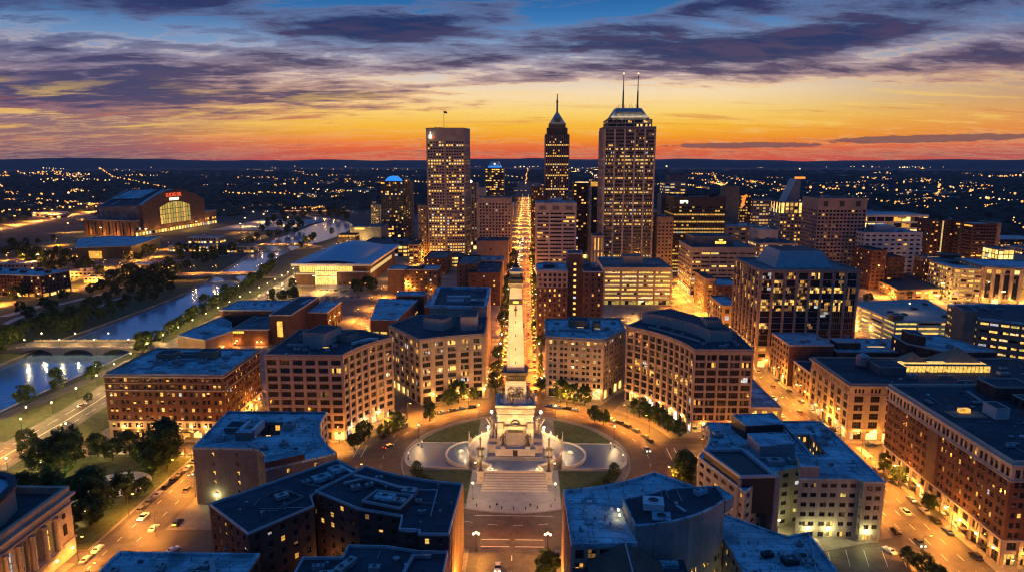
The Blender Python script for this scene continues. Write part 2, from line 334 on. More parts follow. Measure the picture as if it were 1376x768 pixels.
def offset(poly, o):
    if not o: return [tuple(p[:2]) for p in poly]
    out = []; n = len(poly)
    for k in range(n):
        a, b, c = Vector(poly[k - 1][:2]), Vector(poly[k][:2]), Vector(poly[(k + 1) % n][:2])
        e, f = (b - a).normalized(), (c - b).normalized(); n1, n2 = Vector((e.y, -e.x)), Vector((f.y, -f.x))
        out.append(tuple(b + (n1 + n2) * (o / max(.35, 1 + n1.dot(n2)))))
    return out
def ccw(poly):
    a = sum(poly[k - 1][0] * poly[k][1] - poly[k][0] * poly[k - 1][1] for k in range(len(poly)))
    return list(poly) if a > 0 else list(reversed(poly))
def arc(a, b, sag, n):        # inner points of a curve from a to b bulging by sag to the left of a->b
    a, b = Vector(a[:2]), Vector(b[:2]); d = b - a; nn = Vector((-d.y, d.x)).normalized()
    return [tuple(a + d * (k / n) + nn * (sag * 4 * (k / n) * (1 - k / n))) for k in range(1, n)]
def tag(o, label, cat=None, group=None, kind=None):
    if label: o['label'] = label
    if cat: o['category'] = cat
    if group: o['group'] = group
    if kind: o['kind'] = kind
    return o
def thing(name, label, cat, loc, rz=0, group=None):
    o = bpy.data.objects.new(name, None); COL.objects.link(o); o.location = loc; o.rotation_euler = (0, 0, rz)
    o.empty_display_size = .5
    return tag(o, label, cat, group)
def copy_thing(root, loc, rz=0, sc=1, label=None, group=None):
    r = root.copy(); COL.objects.link(r); r.location = loc; r.rotation_euler = (0, 0, rz); r.scale = (sc, sc, sc) if not isinstance(sc, tuple) else sc
    if label: r['label'] = label
    if group: r['group'] = group
    for ch in KIDS[root.name]:
        c = ch.copy(); COL.objects.link(c); c.parent = r
    return r
KIDS = {}
ORD = 'first second third fourth fifth sixth seventh eighth ninth tenth eleventh twelfth thirteenth fourteenth fifteenth sixteenth seventeenth eighteenth nineteenth'.split()
def ordw(k):
    if k < 19: return ORD[k]
    k += 1; tens = ['twent', 'thirt', 'fort', 'fift', 'sixt', 'sevent', 'eight', 'ninet'][k // 10 - 2]
    return tens + 'ieth' if k % 10 == 0 else tens + 'y-' + ORD[k % 10 - 1]
# ------------------------------------------------------------------ windows and walls
WM = {}
LITK = {'A': 'lit_amber', 'Y': 'lit_yellow', 'P': 'lit_pale', 'D': 'lit_dim', 'S': 'lit_shop', 'G': 'lit_green', 'K': 'glass', 'B': 'blind', 'U': 'glass_blue', 'W': 'lit_white', 'C': 'lit_cool'}
def pane_fill(M, w, h, n, m, kind, frame, rs, dark='K'):
    drop = float(dark[1:]) if len(dark) > 1 else (.20 if n < 4 else .40); dark = dark[0]
    fr = min(.09, w * .06); d = .07
    for i in range(n):
        for j in range(m):
            k = kind
            if kind in 'AYPDGC' and n * m > 1 and rs.random() < drop: k = rs.choice([dark, 'D', dark])
            if kind == dark and rs.random() < .08: k = 'B'
            x0, x1, z0, z1 = w * i / n, w * (i + 1) / n, h * j / m, h * (j + 1) / m
            if kind != dark and rs.random() < .18: # a blind part-way down
                zm = z1 - (z1 - z0) * rs.choice([.3, .45])
                M.face([(x0, 0, z0), (x1, 0, z0), (x1, 0, zm), (x0, 0, zm)], LITK[k]); M.face([(x0, 0, zm), (x1, 0, zm), (x1, 0, z1), (x0, 0, z1)], 'blind' if k in (dark, 'B') else 'lit_dim')
            else: M.face([(x0, 0, z0), (x1, 0, z0), (x1, 0, z1), (x0, 0, z1)], LITK[k])
    for i in range(n + 1):
        x = min(max(w * i / n, fr / 2), w - fr / 2); M.box(x - fr / 2, x + fr / 2, -d, -.002, 0, h, frame)
    for j in range(m + 1):
        z = min(max(h * j / m, fr / 2), h - fr / 2); M.box(fr, w - fr, -d + .012, -.002, z - fr / 2, z + fr / 2, frame, True)
def window_mesh(w, h, n, m, kind, frame, var, dark):
    key = (round(w, 1), round(h, 1), n, m, kind, frame, var, dark)
    if key not in WM:
        M = MB(); pane_fill(M, max(.2, key[0]), max(.2, key[1]), n, m, kind, frame, random.Random(str(key)), dark); WM[key] = M.mesh('window')
    return WM[key], (w / max(.2, key[0]), 1, h / max(.2, key[1]))
def sec(h=None, fh=3.8, bay=3.5, wins=((.2, .8),), v=(.25, .8), rec=.3, n=1, m=1, lit=.15, kinds='AYD', row=0, wall=None, frame='frame_dark', pil=None, margin=.5, nb=None, sill=None, dark='K', drop=None):
    return dict(drop=drop, h=h, fh=fh, bay=bay, wins=wins, v=v, rec=rec, n=n, m=m, lit=lit, kinds=kinds, row=row, wall=wall, frame=frame, pil=pil, margin=margin, nb=nb, sill=sill, dark=dark)
def blank(h=None, wall=None): return dict(h=h, blank=True, wall=wall)
BUILT = []
NWIN = [0, 0]
class Bld:
    def __init__(s, name, label, cat='building', at=None, wall='limestone', roof='roof_dark', trim='coping', group=None, seed=None, maxwin=100):
        s.root = None; s.name, s.label, s.cat, s.group = name, label, cat, group
        s.wall, s.roofm, s.trim = wall, roof, trim; s.W, s.P, s.T = MB(), MB(), MB(); s.w = []; s.rs = random.Random(seed if seed is not None else label)
        s.rowf = {}; s.at = at; s.maxwin = maxwin; s.extra = []
    def empty(s):
        if s.root is None: s.root = thing(s.name, s.label, s.cat, (s.at[0], s.at[1], 0), 0, s.group)
        return s.root
    def facade(s, a, b, z0, z1, secs):
        a, b = Vector(a[:2]), Vector(b[:2]); L = (b - a).length
        if L < .05: return
        d = (b - a) / L; n = Vector((d.y, -d.x)); W_ = s.W
        mid = (a + b) / 2; vis = n.dot(Vector(CAM[:2]) - mid) / (Vector(CAM[:2]) - mid).length
        P = lambda u, z, r=0: (a.x + d.x * u - n.x * r, a.y + d.y * u - n.y * r, z)
        fill = z1 - z0 - sum(q['h'] or 0 for q in secs); z = z0
        for q in secs:
            H = q['h'] or fill; wall = q['wall'] or s.wall
            if H <= .05: continue
            if q.get('blank') or vis < -.12 or L < 1.6:
                W_.face([P(0, z), P(L, z), P(L, z + H), P(0, z + H)], wall); z += H; continue
            nf = max(1, round(H / q['fh'])); fh = H / nf; mg = min(q['margin'], L * .2)
            nb = q['nb'] or max(1, round((L - 2 * mg) / q['bay'])); bw = (L - 2 * mg) / nb
            for i in range(nf):
                zb = z + i * fh; sz, tz = zb + q['v'][0] * fh, zb + q['v'][1] * fh
                W_.face([P(0, zb), P(L, zb), P(L, sz), P(0, sz)], wall)
                if tz < zb + fh - .01: W_.face([P(0, tz), P(L, tz), P(L, zb + fh), P(0, zb + fh)], wall)
                u0 = 0; rk = (round(zb, 1), q['row'])
                if rk not in s.rowf: s.rowf[rk] = (2.6 if s.rs.random() < q['row'] else .35) if q['row'] else 1
                for j in range(nb):
                    for (wa, wb) in q['wins']:
                        ua, ub = mg + (j + wa) * bw, mg + (j + wb) * bw; r = q['rec']
                        if ua > u0 + .01: W_.face([P(u0, sz), P(ua, sz), P(ua, tz), P(u0, tz)], wall)
                        W_.face([P(ua, sz), P(ub, sz), P(ub, sz, r), P(ua, sz, r)], q['sill'] or wall); W_.face([P(ua, tz, r), P(ub, tz, r), P(ub, tz), P(ua, tz)], wall)
                        W_.face([P(ua, sz, r), P(ua, tz, r), P(ua, tz), P(ua, sz)], wall); W_.face([P(ub, sz), P(ub, tz), P(ub, tz, r), P(ub, sz, r)], wall)
                        u0 = ub
                        lit = s.rs.random() < q['lit'] * s.rowf[rk]
                        k = (s.rs.choice(q['kinds']) if s.rs.random() > .05 else 'C') if lit else q['dark']
                        s.w.append((P(ua, sz, r), d, ub - ua, tz - sz, q['n'], q['m'], k, q['frame'], s.rs.randrange(3), q['dark'] if q['drop'] is None else q['dark'] + str(q['drop'])))
                if u0 < L - .01: W_.face([P(u0, sz), P(L, sz), P(L, tz), P(u0, tz)], wall)
            if q['pil']:
                pw, pd = q['pil'][:2]; pm = q['pil'][2] if len(q['pil']) > 2 else wall
                for j in range(nb + 1):
                    u = min(max(mg + j * bw, pw / 2 + .02), L - pw / 2 - .02); c = a + d * u + n * (pd / 2 - .05)
                    W_.obox(c, d, pw, pd + .1, z + .003, z + H - .003, pm, True)
            z += H
    def volume(s, poly, h, secs=None, z0=0, roof=None, parapet=.9, lip=.12, wells=(), sides=None, cornice=None, belts=(), thick=.35, ptrim=None):
        poly = ccw(poly); n = len(poly)
        if s.at is None: s.at = (sum(p[0] for p in poly) / n, sum(p[1] for p in poly) / n)
        s.empty(); BUILT.append((poly, h))
        for k in range(n):
            q = secs; a, b = poly[k], poly[(k + 1) % n]
            if sides:
                dd = Vector((b[0] - a[0], b[1] - a[1])).normalized(); nx, ny = dd.y, -dd.x
                key = ('S' if -ny > abs(nx) else 'N' if ny > abs(nx) else 'E' if nx > 0 else 'W')
                q = sides.get(key, secs)
            s.facade(a, b, z0, h, q or [blank()])
        rm = roof or s.roofm
        if wells:
            import bmesh
            bm = bmesh.new(); es = []
            for lp in [poly] + list(wells):
                vs = [bm.verts.new((p[0], p[1], h)) for p in lp]; es += [bm.edges.new((vs[i], vs[(i + 1) % len(vs)])) for i in range(len(vs))]
            bmesh.ops.triangle_fill(bm, use_beauty=True, edges=es)
            for f in bm.faces:
                pts = [tuple(v.co) for v in f.verts]
                if f.normal.z < 0: pts.reverse()
                s.P.face(pts, rm)
            bm.free()
        else: s.P.face([(p[0], p[1], h) for p in poly], rm)
        if parapet: M = MB(); M.ring(poly, lip, -thick, h + .003, h + parapet, ptrim or s.trim); s.part('parapet', M)
        if cornice: M = MB(); M.ring(poly, cornice[0], lip - .01 if lip else .01, h - cornice[1], h, s.trim); s.part('cornice', M)
        for (z, hh, o) in belts: M = MB(); M.ring(poly, o, .01, z, z + hh, s.trim); s.part('belt_course', M)
        return poly
    def well(s, poly, h, depth, secs):      # a light court sunk in the roof: its walls face inwards
        poly = ccw(poly); n = len(poly); z0 = h - depth
        if s.at is None: s.at = tuple(poly[0])
        for k in range(n): s.facade(poly[(k + 1) % n], poly[k], z0, h, secs)
        s.P.face([(p[0], p[1], z0) for p in poly], 'roof_dark'); M = MB(); M.ring(list(poly), .3, 0.0, h + .003, h + .5, s.trim); s.part('light_court_kerb', M)
        return list(reversed(poly))
    def part(s, name, mb, label=None, stuff=False): return mb.build(name, s.empty(), stuff, label)
    # ---- things on the roof that belong to the building
    def penthouse(s, poly, z0, z1, wall=None, roof=None, par=.4, label=None, secs=None, name='penthouse'):
        M = MB(); poly = ccw(poly)
        if secs: s.volume(poly, z1, secs, z0, roof, par, .06)
        else:
            M.prism(poly, z0 + .003, z1, wall or s.wall, roof or 'roof_dark'); M.ring(poly, .08, -.25, z1 + .003, z1 + par, s.trim)
            s.part(name, M, label)
    def ac(s, x, y, z, sx=2.2, sy=1.6, h=1.4, rz=0, mm='grey_metal'):
        M = MB(); d = Vector((math.cos(rz), math.sin(rz)))
        M.obox((x, y), d, sx, sy, z + .25, z + h, mm, True); 
        for q in (-1, 1): M.obox((x - d.y * q * sy * .35, y + d.x * q * sy * .35), d, sx * .95, .15, z + .003, z + .25, 'black_metal')
        k = max(1, int(sx / sy)); 
        for i in range(k):
            u = (i + .5) / k - .5; c = (x + d.x * u * sx, y + d.y * u * sx, z + h)
            M.lathe([(sy * .36, .003), (sy * .36, .18), (sy * .30, .18), (sy * .30, .05)], c, mm, 10); M.lathe([(sy * .30, .05), (.01, .06)], c, 'black_metal', 10)
        s.part('air_conditioner', M)
    def vent(s, x, y, z, r=.25, h=1.0):
        M = MB(); M.tube((x, y, z), (x, y, z + h), r, r, 'grey_metal'); M.lathe([(r * 1.7, 0), (r * 1.7, .1), (.01, .35)], (x, y, z + h), 'grey_metal', 8); s.part('vent_pipe', M)
    def duct(s, pts, z, w=.9, h=.8, mm='grey_metal'):
        M = MB()
        for a, b in zip(pts, pts[1:]):
            a, b = Vector(a), Vector(b); M.obox((a + b) / 2, b - a, (b - a).length + w * .96, w, z + .3, z + .3 + h * U(.97, 1), mm, True)
            M.obox(a.lerp(b, .3), b - a, .2, w * .9, z, z + .3, 'black_metal')
        s.part('duct', M)
    def skylight(s, c, d, lx, ly, z, kind='glass_blue', h=.6):
        M = MB(); d = Vector(d).normalized(); M.obox(c, d, lx, ly, z + .003, z + h, 'white_metal', False, kind); s.part('skylight', M)
    def pads(s, poly_px, z, num=6, mm='roof_dark'): pass
    def tank(s, x, y, z, r=2.2, h=3.5):
        M = MB()
        for q in range(4): M.tube((x + r * .7 * (q % 2 * 2 - 1), y + r * .7 * (q // 2 * 2 - 1), z), (x + r * .7 * (q % 2 * 2 - 1), y + r * .7 * (q // 2 * 2 - 1), z + 1.2), .12, .12, 'black_metal', 6)
        M.lathe([(r, 1.2), (r, 1.2 + h), (.05, 1.2 + h + r * .5)], (x, y, z), 'grey_metal', 14); s.part('water_tank', M)
    def scatter(s, x0, x1, y0, y1, z, n, kinds='avd', avoid=()):
        rs = s.rs
        for _ in range(n):
            x, y = rs.uniform(x0, x1), rs.uniform(y0, y1); k = rs.choice(kinds)
            if k == 'a': s.ac(x, y, z, rs.uniform(1.6, 4), rs.uniform(1.3, 2.2), rs.uniform(1, 2), rs.choice([0, math.pi / 2]) + rs.uniform(-.05, .05))
            elif k == 'v': s.vent(x, y, z, rs.uniform(.15, .35), rs.uniform(.6, 1.4))
            elif k == 'd': 
                if rs.random() < .5: s.duct([(x, y), (x + rs.uniform(3, 7), y)], z, .7, .6)
                else: s.duct([(x, y), (x, y + rs.uniform(3, 6)), (x + rs.uniform(2, 4), y + 6.1)], z, .7, .6)
            elif k == 's': s.skylight((x, y), (1, 0), rs.uniform(2, 4), rs.uniform(1.2, 2), z)
            elif k == 'p':      # a pipe run on small supports
                a_ = rs.choice([(1, 0), (0, 1)]); L_ = rs.uniform(4, 11); M = MB(); M.tube((x, y, z + .3), (x + a_[0] * L_, y + a_[1] * L_, z + .3), .11, .11, 'grey_metal', 6)
                for q in range(int(L_ / 2.5) + 1): M.box(x + a_[0] * q * 2.4 - .15, x + a_[0] * q * 2.4 + .15, y + a_[1] * q * 2.4 - .15, y + a_[1] * q * 2.4 + .15, z, z + .22, 'black_metal')
                s.part('roof_pipe', M)
            elif k == 'h': M = MB(); M.obox((x, y), (1, rs.uniform(-.2, .2)), rs.uniform(.9, 1.6), rs.uniform(.8, 1.2), z + .003, z + rs.uniform(.3, .7), rs.choice(['white_metal', 'grey_metal', 'black_metal'])); s.part('roof_hatch', M)
            elif k == 'b': s.penthouse([(x, y), (x + rs.uniform(3, 6), y), (x + 5, y + rs.uniform(3, 5)), (x, y + 4)], z, z + rs.uniform(2.2, 3.4))
    def done(s):
        r = s.empty()
        s.part('wall', s.W); s.part('roof', s.P)
        for p, d, w, h, *_ in s.w: pass
        sc = sorted(s.w, key=lambda q: -(q[2] * q[3]) / dist(q[0]) ** 2)
        big = [q for q in sc[:s.maxwin] if min(q[2], q[3]) * F_PX / dist(q[0]) > 2.4]; rest = sc[len(big):]
        ox, oy = r.location.x, r.location.y
        for (p, d, w, h, n, m, k, fr, var, dk) in big:
            me, scl = window_mesh(w, h, n, m, k, fr, var, dk)
            o = bpy.data.objects.new('window', me); COL.objects.link(o); o.parent = r
            o.location = (p[0] - ox, p[1] - oy, p[2]); o.rotation_euler = (0, 0, math.atan2(d.y, d.x)); o.scale = scl
        if rest:
            M = MB()
            for (p, d, w, h, n, m, k, fr, var, dk) in rest:
                T = MB(); far = dist(p) > 420
                drop = float(dk[1:]) if len(dk) > 1 else .36; dk = dk[0]
                if far:
                    nn = n if n >= 3 else 1
                    for q in range(nn): kk = dk if (k != dk and nn > 1 and s.rs.random() < drop) else k; T.face([(w * q / nn + .08, 0, 0), (w * (q + 1) / nn - .08, 0, 0), (w * (q + 1) / nn - .08, 0, h), (w * q / nn + .08, 0, h)], LITK[kk if kk != dk or s.rs.random() > .10 else s.rs.choice('BBD')])
                else: pane_fill(T, w, h, n, m, k, fr, s.rs, dk + str(drop) if n * m > 1 else dk)
                i = len(M.v); M.v += [(p[0] + d.x * x - d.y * y, p[1] + d.y * x + d.x * y, p[2] + z) for x, y, z in T.v]
                M.f += [tuple(i + q for q in f) for f in T.f]; M.mi += [M.m(T.ms[q]) for q in T.mi]
            s.part('window', M, stuff=True)
        NWIN[0] += len(big); NWIN[1] += len(rest)
        return r
def rect(x0, x1, y0, y1): return [(x0, y0), (x1, y0), (x1, y1), (x0, y1)]
# ------------------------------------------------------------------ land, water, streets
import bmesh
def sheet(name, poly, z, m, holes=(), thick=0, label=None):
    M = MB()
    if holes:
        bm = bmesh.new(); es = []
        for lp in [poly] + list(holes):
            vs = [bm.verts.new((p[0], p[1], z)) for p in lp]; es += [bm.edges.new((vs[i], vs[(i + 1) % len(vs)])) for i in range(len(vs))]
        bmesh.ops.triangle_fill(bm, use_beauty=True, edges=es)
        for f in bm.faces:
            pts = [tuple(v.co) for v in f.verts]
            if f.normal.z < 0: pts.reverse()
            M.face(pts, m)
        bm.free()
    elif thick: M.prism(ccw(poly), z - thick, z, m, m)
    else: M.face([(p[0], p[1], z) for p in ccw(poly)], m)
    return tag(M.build(name), label, kind='structure')
def ribbon_pts(pl, w):
    Ls, Rs = [], []
    for i, p in enumerate(pl):
        a, b = Vector(pl[max(0, i - 1)]), Vector(pl[min(len(pl) - 1, i + 1)]); d = (b - a).normalized(); n = Vector((-d.y, d.x)); p = Vector(p)
        Ls.append(p + n * w / 2); Rs.append(p - n * w / 2)
    return Ls, Rs
def smooth(pl, it=2):
    for _ in range(it):
        q = [pl[0]]
        for a, b in zip(pl, pl[1:]):
            a, b = Vector(a), Vector(b); q += [tuple(a.lerp(b, .25)), tuple(a.lerp(b, .75))]
        pl = q + [pl[-1]]
    return pl
def ribbon(M, pl, w, z, m, h=0):
    Ls, Rs = ribbon_pts(pl, w)
    for i in range(len(pl) - 1):
        a, b, c, d = Rs[i], Rs[i + 1], Ls[i + 1], Ls[i]
        M.face([(a.x, a.y, z), (b.x, b.y, z), (c.x, c.y, z), (d.x, d.y, z)], m)
        if h:
            M.face([(a.x, a.y, z - h), (b.x, b.y, z - h), (b.x, b.y, z), (a.x, a.y, z)], m); M.face([(c.x, c.y, z - h), (d.x, d.y, z - h), (d.x, d.y, z), (c.x, c.y, z)], m)
def street(name, pl, w, z=.05, m='road'):
    M = MB(); ribbon(M, pl, w, z, m); return tag(M.build(name), None, kind='structure')
def circ(r, a0, a1, n=12, c=(0, 0)): return [(c[0] + r * math.cos(R(a0 + (a1 - a0) * k / n)), c[1] + r * math.sin(R(a0 + (a1 - a0) * k / n))) for k in range(n + 1)]
riv_w = smooth([(-345, -260), (-342, 135), (-346, 192), (-341, 293), (-340, 379), (-352, 442), (-385, 647), (-425, 822), (-432, 960), (-436, 1075), (-450, 1200), (-525, 1360), (-640, 1500)])
riv_e = smooth([(-278, -260), (-277, 49), (-273, 129), (-270, 165), (-281, 239), (-286, 326), (-301, 482), (-338, 620), (-345, 700), (-338, 790), (-326, 880), (-330, 1000), (-358, 1160), (-430, 1290), (-560, 1420)])
river = ccw(riv_w + list(reversed(riv_e)))
sheet('ground', [(-15000, -700), (15000, -700), (15000, 16000), (-15000, 16000)], 0, 'soil', [river])
M = MB()
for k in range(len(river)):
    a, b = river[k - 1], river[k]; c = offset(river, -5)
M = MB(); inner = offset(river, -1.6)
for k in range(len(river)):
    a, b, c, d = river[k - 1], river[k], inner[k], inner[k - 1]
    M.face([(a[0], a[1], 0), (b[0], b[1], 0), (c[0], c[1], -2.6), (d[0], d[1], -2.6)], 'bank')
tag(M.build('river_bank'), None, kind='structure')
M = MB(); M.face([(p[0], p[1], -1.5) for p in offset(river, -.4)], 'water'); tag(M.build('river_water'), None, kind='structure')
# quay walls: the pale edge line along both banks
for nm, pl in (('west_quay_wall', riv_w[:30]), ('east_quay_wall', riv_e[:30])):
    M = MB(); Ls, Rs = ribbon_pts([Vector(p) + Vector((1.2 if 'west' in nm else -1.2, 0)) for p in pl], 1.0); ribbon(M, [tuple((a + b) / 2) for a, b in zip(Ls, Rs)], .8, .45, 'concrete', .45)
    tag(M.build('quay_wall'), 'low pale stone quay wall along the ' + ('far' if 'west' in nm else 'near town') + ' bank of the river', 'wall')
sheet('city_ground', [(-264, -260), (760, -260), (900, 1500), (-250, 1500), (-290, 700), (-262, 420)], .03, 'asphalt')
sheet('riverside_lawn', [(-275, -260), (-219, -260), (-219, 30), (-226, 80), (-240, 130), (-240, 400), (-282, 400), (-279, 239), (-268, 165), (-271, 129), (-275, 49)], .045, 'grass')
sheet('west_bank_lawn', [(-345, -100), (-343, 135), (-347, 192), (-342, 293), (-341, 379), (-353, 442), (-386, 640), (-440, 640), (-560, 300), (-560, -100)], .045, 'grass')
sheet('stadium_meadow', [G(0, 336), G(40, 331), G(110, 310), G(128, 318), G(120, 330), G(95, 333), G(0, 345)], .05, 'meadow')
ave = smooth([(-232, -200), (-233, 15), (-235, 75), (-249, 165), (-251, 280), (-252, 450), (-262, 560), (-270, 700), (-280, 1000)])
street('riverside_avenue', ave, 23, .07)
street('park_road', smooth([(-280, -200), (-276, -30), (-271, 42), (-263, 100), (-261, 150)]), 9, .06)
street('west_street', [(-136.5, -250), (-136.5, 4)], 15, .05); street('west_street_north', [(-129.5, 4), (-129.5, 200), (-127, 260), (-127, 900)], 16, .055)
street('market_street_west', [(-250, 4.5), (-64, 4.5)], 14, .06); street('market_street_east', [(64, 8), (700, 8)], 16, .06)
street('east_street', [(147, -250), (147, 450), (152, 900)], 19, .05)
street('central_avenue', [(0, 66), (0, 2250)], 22, .05); street('south_street', [(0, -66), (0, -260)], 23, .05)
for k, yy in enumerate((206, 316, 470, 600, 760, 950)): street('cross_street', [(-125, yy), (820, yy)], 12, .045)
for k, xx in enumerate((250, 360, 480, 600)): street('side_street', [(xx, 140), (xx, 900)], 11, .042)
M = MB(); a, b = circ(69, 0, 360, 96), circ(51.5, 0, 360, 96)
for k in range(96): M.face([(*a[k], .08), (*a[k + 1], .08), (*b[k + 1], .08), (*b[k], .08)], 'brick_road')
tag(M.build('circle_road'), None, kind='structure')
wb = smooth([G(-40, 420), G(0, 411), G(60, 396), G(110, 388), G(150, 376), G(200, 358), G(232, 351)]); street('west_bank_road', wb, 15, .06)
street('stadium_road', smooth([(-560, 560), (-490, 590), (-440, 620), (-400, 700)]), 14, .065)
street('motorway', smooth([G(-30, 314), G(40, 301), G(95, 290), G(135, 284), G(160, 281)]), 34, .09)
for pts, w in (([(65, 412), (100, 404), (140, 394), (165, 385)], 7), ([(133, 412), (160, 400), (178, 396)], 4), ([(5, 425), (40, 415), (66, 408)], 9), ([(0, 438), (30, 424), (60, 419)], 6)):
    street('park_path', smooth([G(*p) for p in pts]), w, .07, 'plaza_paving')
blocks = [[(-214, 13), (-139, 13), (-139, 76), (-224, 76)], [(-120.5, 14)] + circ(78, 169.5, 139, 8) + [(-84, 76), (-120.5, 76)], circ(78, 128, 102.3, 8) + [(-16, 198), (-70, 200), (-86, 108)],
          circ(78, 78.8, 56, 8) + [(67, 100), (67, 131), (15.3, 131)], circ(78, 49, 17, 10) + [(136, 22), (136, 100), (84, 120)], circ(78, -8, -44, 10) + [(66, -80), (82, -84), (136, -66), (136, -11)],
          circ(78, -54, -79, 8) + [(15, -240), (92, -240), (92, -112), (66, -86)], circ(78, -101, -139, 10) + [(-98, -62), (-104, -240), (-15, -240)], circ(78, 217, 183.5, 8) + [(-127, -4), (-127, -66), (-100, -66)],
          [(-222, -80), (-146, -80), (-146, -3), (-226, -3)], [(-226, -240), (-146, -240), (-146, -88), (-226, -88)], [(159, -240), (420, -240), (420, -1), (159, -1)], [(157, 18), (330, 18), (330, 138), (157, 138)],
          [(149, 139), (244, 139), (244, 198), (149, 198)], [(-116, 212), (-15, 212), (-15, 310), (-116, 310)], [(-116, 322), (-15, 322), (-15, 464), (-116, 464)], [(-116, 476), (-15, 476), (-15, 594), (-116, 594)], [(-116, 606), (-15, 606), (-15, 754), (-116, 754)],
          [(-236, 85), (-138, 85), (-138, 285), (-236, 285)], [(-260, 420), (-150, 420), (-150, 660), (-260, 660)]]
for yy0, yy1 in ((139, 200), (212, 310), (322, 464), (476, 594), (606, 754), (766, 944)):
    for xx0, xx1 in ((15, 136), (159, 243), (257, 353), (367, 473), (487, 593), (607, 760)):
        if yy0 == 139 and xx0 in (15, 159): continue
        blocks.append(rect(xx0, xx1, yy0, yy1))
blocks.append(rect(15, 70, 139, 200))
for bl in blocks: sheet('pavement', bl, .19, 'pavement', thick=.16)
# painted lines
M = MB()
def dash(a, b, on=3, off=6, w=.22, z=.062):
    a, b = Vector(a), Vector(b); L = (b - a).length; d = (b - a) / L; n = Vector((-d.y, d.x)) * w / 2; u = 0
    while u < L:
        p, q = a + d * u, a + d * min(L, u + on); M.face([(*(p - n), z), (*(q - n), z), (*(q + n), z), (*(p + n), z)], 'marking'); u += on + off
def line(a, b, w=.3, z=.064): dash(a, b, 1e6, 0, w, z)
for x in (-140, -133): dash((x, -200), (x, -4))
dash((-129.5, 20), (-129.5, 240), z=.068)
for x in (141.5, 147, 152.5): dash((x, -160), (x, 440), 4, 6, .26)
for x in (-4, 4): dash((x, 80), (x, 900), 4, 7, .25)
for x in (0,): dash((x, -80), (x, -200), 3, 6)
for y in (4.5,): dash((-240, y), (-72, y), 3, 6, z=.075); dash((72, 8), (300, 8), 3, 6, z=.075)
for s_ in (-1, 1):
    for yy in (-70, -74.5): line((s_ * 1, yy), (s_ * 11, yy), .35)
    line((s_ * 70.5, -2), (s_ * 70.5, 11), .4, .075); line((s_ * 74, -2), (s_ * 74, 11), .4, .075)
    for yy in (71, 75): line((s_ * 1, yy), (s_ * 10.8, yy), .35)
for yy in (-7, -11, 19, 23): line((138, yy), (156, yy), .4); line((-144, yy - 1) if yy < 0 else (-137, yy), (-129.5, yy - 1) if yy < 0 else (-122, yy), .4, .066)
for i in range(40):
    for r_ in (60.3,):
        a0 = 9 * i; p, q = circ(r_, a0, a0 + 3.5, 1); line(p, q, .18, .092)
line((-15, -53.2), (15, -53.2), .25, .092)
for ofs in (-5.5, 5.5):
    Ls, Rs = ribbon_pts(ave, abs(ofs) * 2); pl = Ls if ofs < 0 else Rs
    for i, (a, b) in enumerate(zip(pl, pl[1:])): dash(a, b, 4, 6, .25, .085)
Ls, Rs = ribbon_pts(ave, .5)
for a, b in zip(Ls, Ls[1:]): line(a, b, .25, .085)
for a, b in zip(Rs, Rs[1:]): line(a, b, .25, .085)
for i in range(7): line((94 + i * 6.2, -84), (97 + i * 6.2, -74), .22, .05)
def zebra(c, d, n, w=.55, gap=1.1, L=3.2, z=.066):
    c, d = Vector(c), Vector(d).normalized(); q = Vector((-d.y, d.x))
    for i in range(n): m_ = c + q * ((i - (n - 1) / 2) * gap); dash(m_ - d * L / 2, m_ + d * L / 2, 1e6, 0, w, z)
zebra((147, -9), (0, 1), 15); zebra((147, 21), (0, 1), 15); zebra((136.5, 8), (1, 0), 12, z=.08); zebra((161, 8), (1, 0), 11, z=.08); zebra((-136.5, -6.5), (0, 1), 11); zebra((-129.5, 15), (0, 1), 12); zebra((0, 79), (0, 1), 16, L=3.6); zebra((-219, 4.5), (1, 0), 10, z=.08); zebra((147, 138), (0, 1), 15)
tag(M.build('road_marking'), None, kind='structure')
sheet('parking_lot', [(80, -72), (134, -72), (136, -112), (84, -112)], .04, 'road')
M = MB()
for (x0, x1, y0, y1) in ((-104, -98, -80, -64),): pass
# low wooded hills on the skyline
M = MB(); NA, NR = 160, 5
for i in range(NA + 1):
    a = R(-58 + 116 * i / NA)
    for j in range(NR):
        r = 11500 + j * 900; f = math.sin(math.pi * j / (NR - 1))
        hh = f * (128 + 16 * math.sin(a * 9 + 1) + 10 * math.sin(a * 23 + 2) + 6 * math.sin(a * 61) + U(-5, 5))
        M.v.append((r * math.sin(a), r * math.cos(a), hh - 2))
for i in range(NA):
    for j in range(NR - 1):
        k = i * NR + j; M.f.append((k, k + NR, k + NR + 1, k + 1)); M.mi.append(M.m('soil'))
M.smooth = True
tag(M.build('hills'), None, kind='structure')

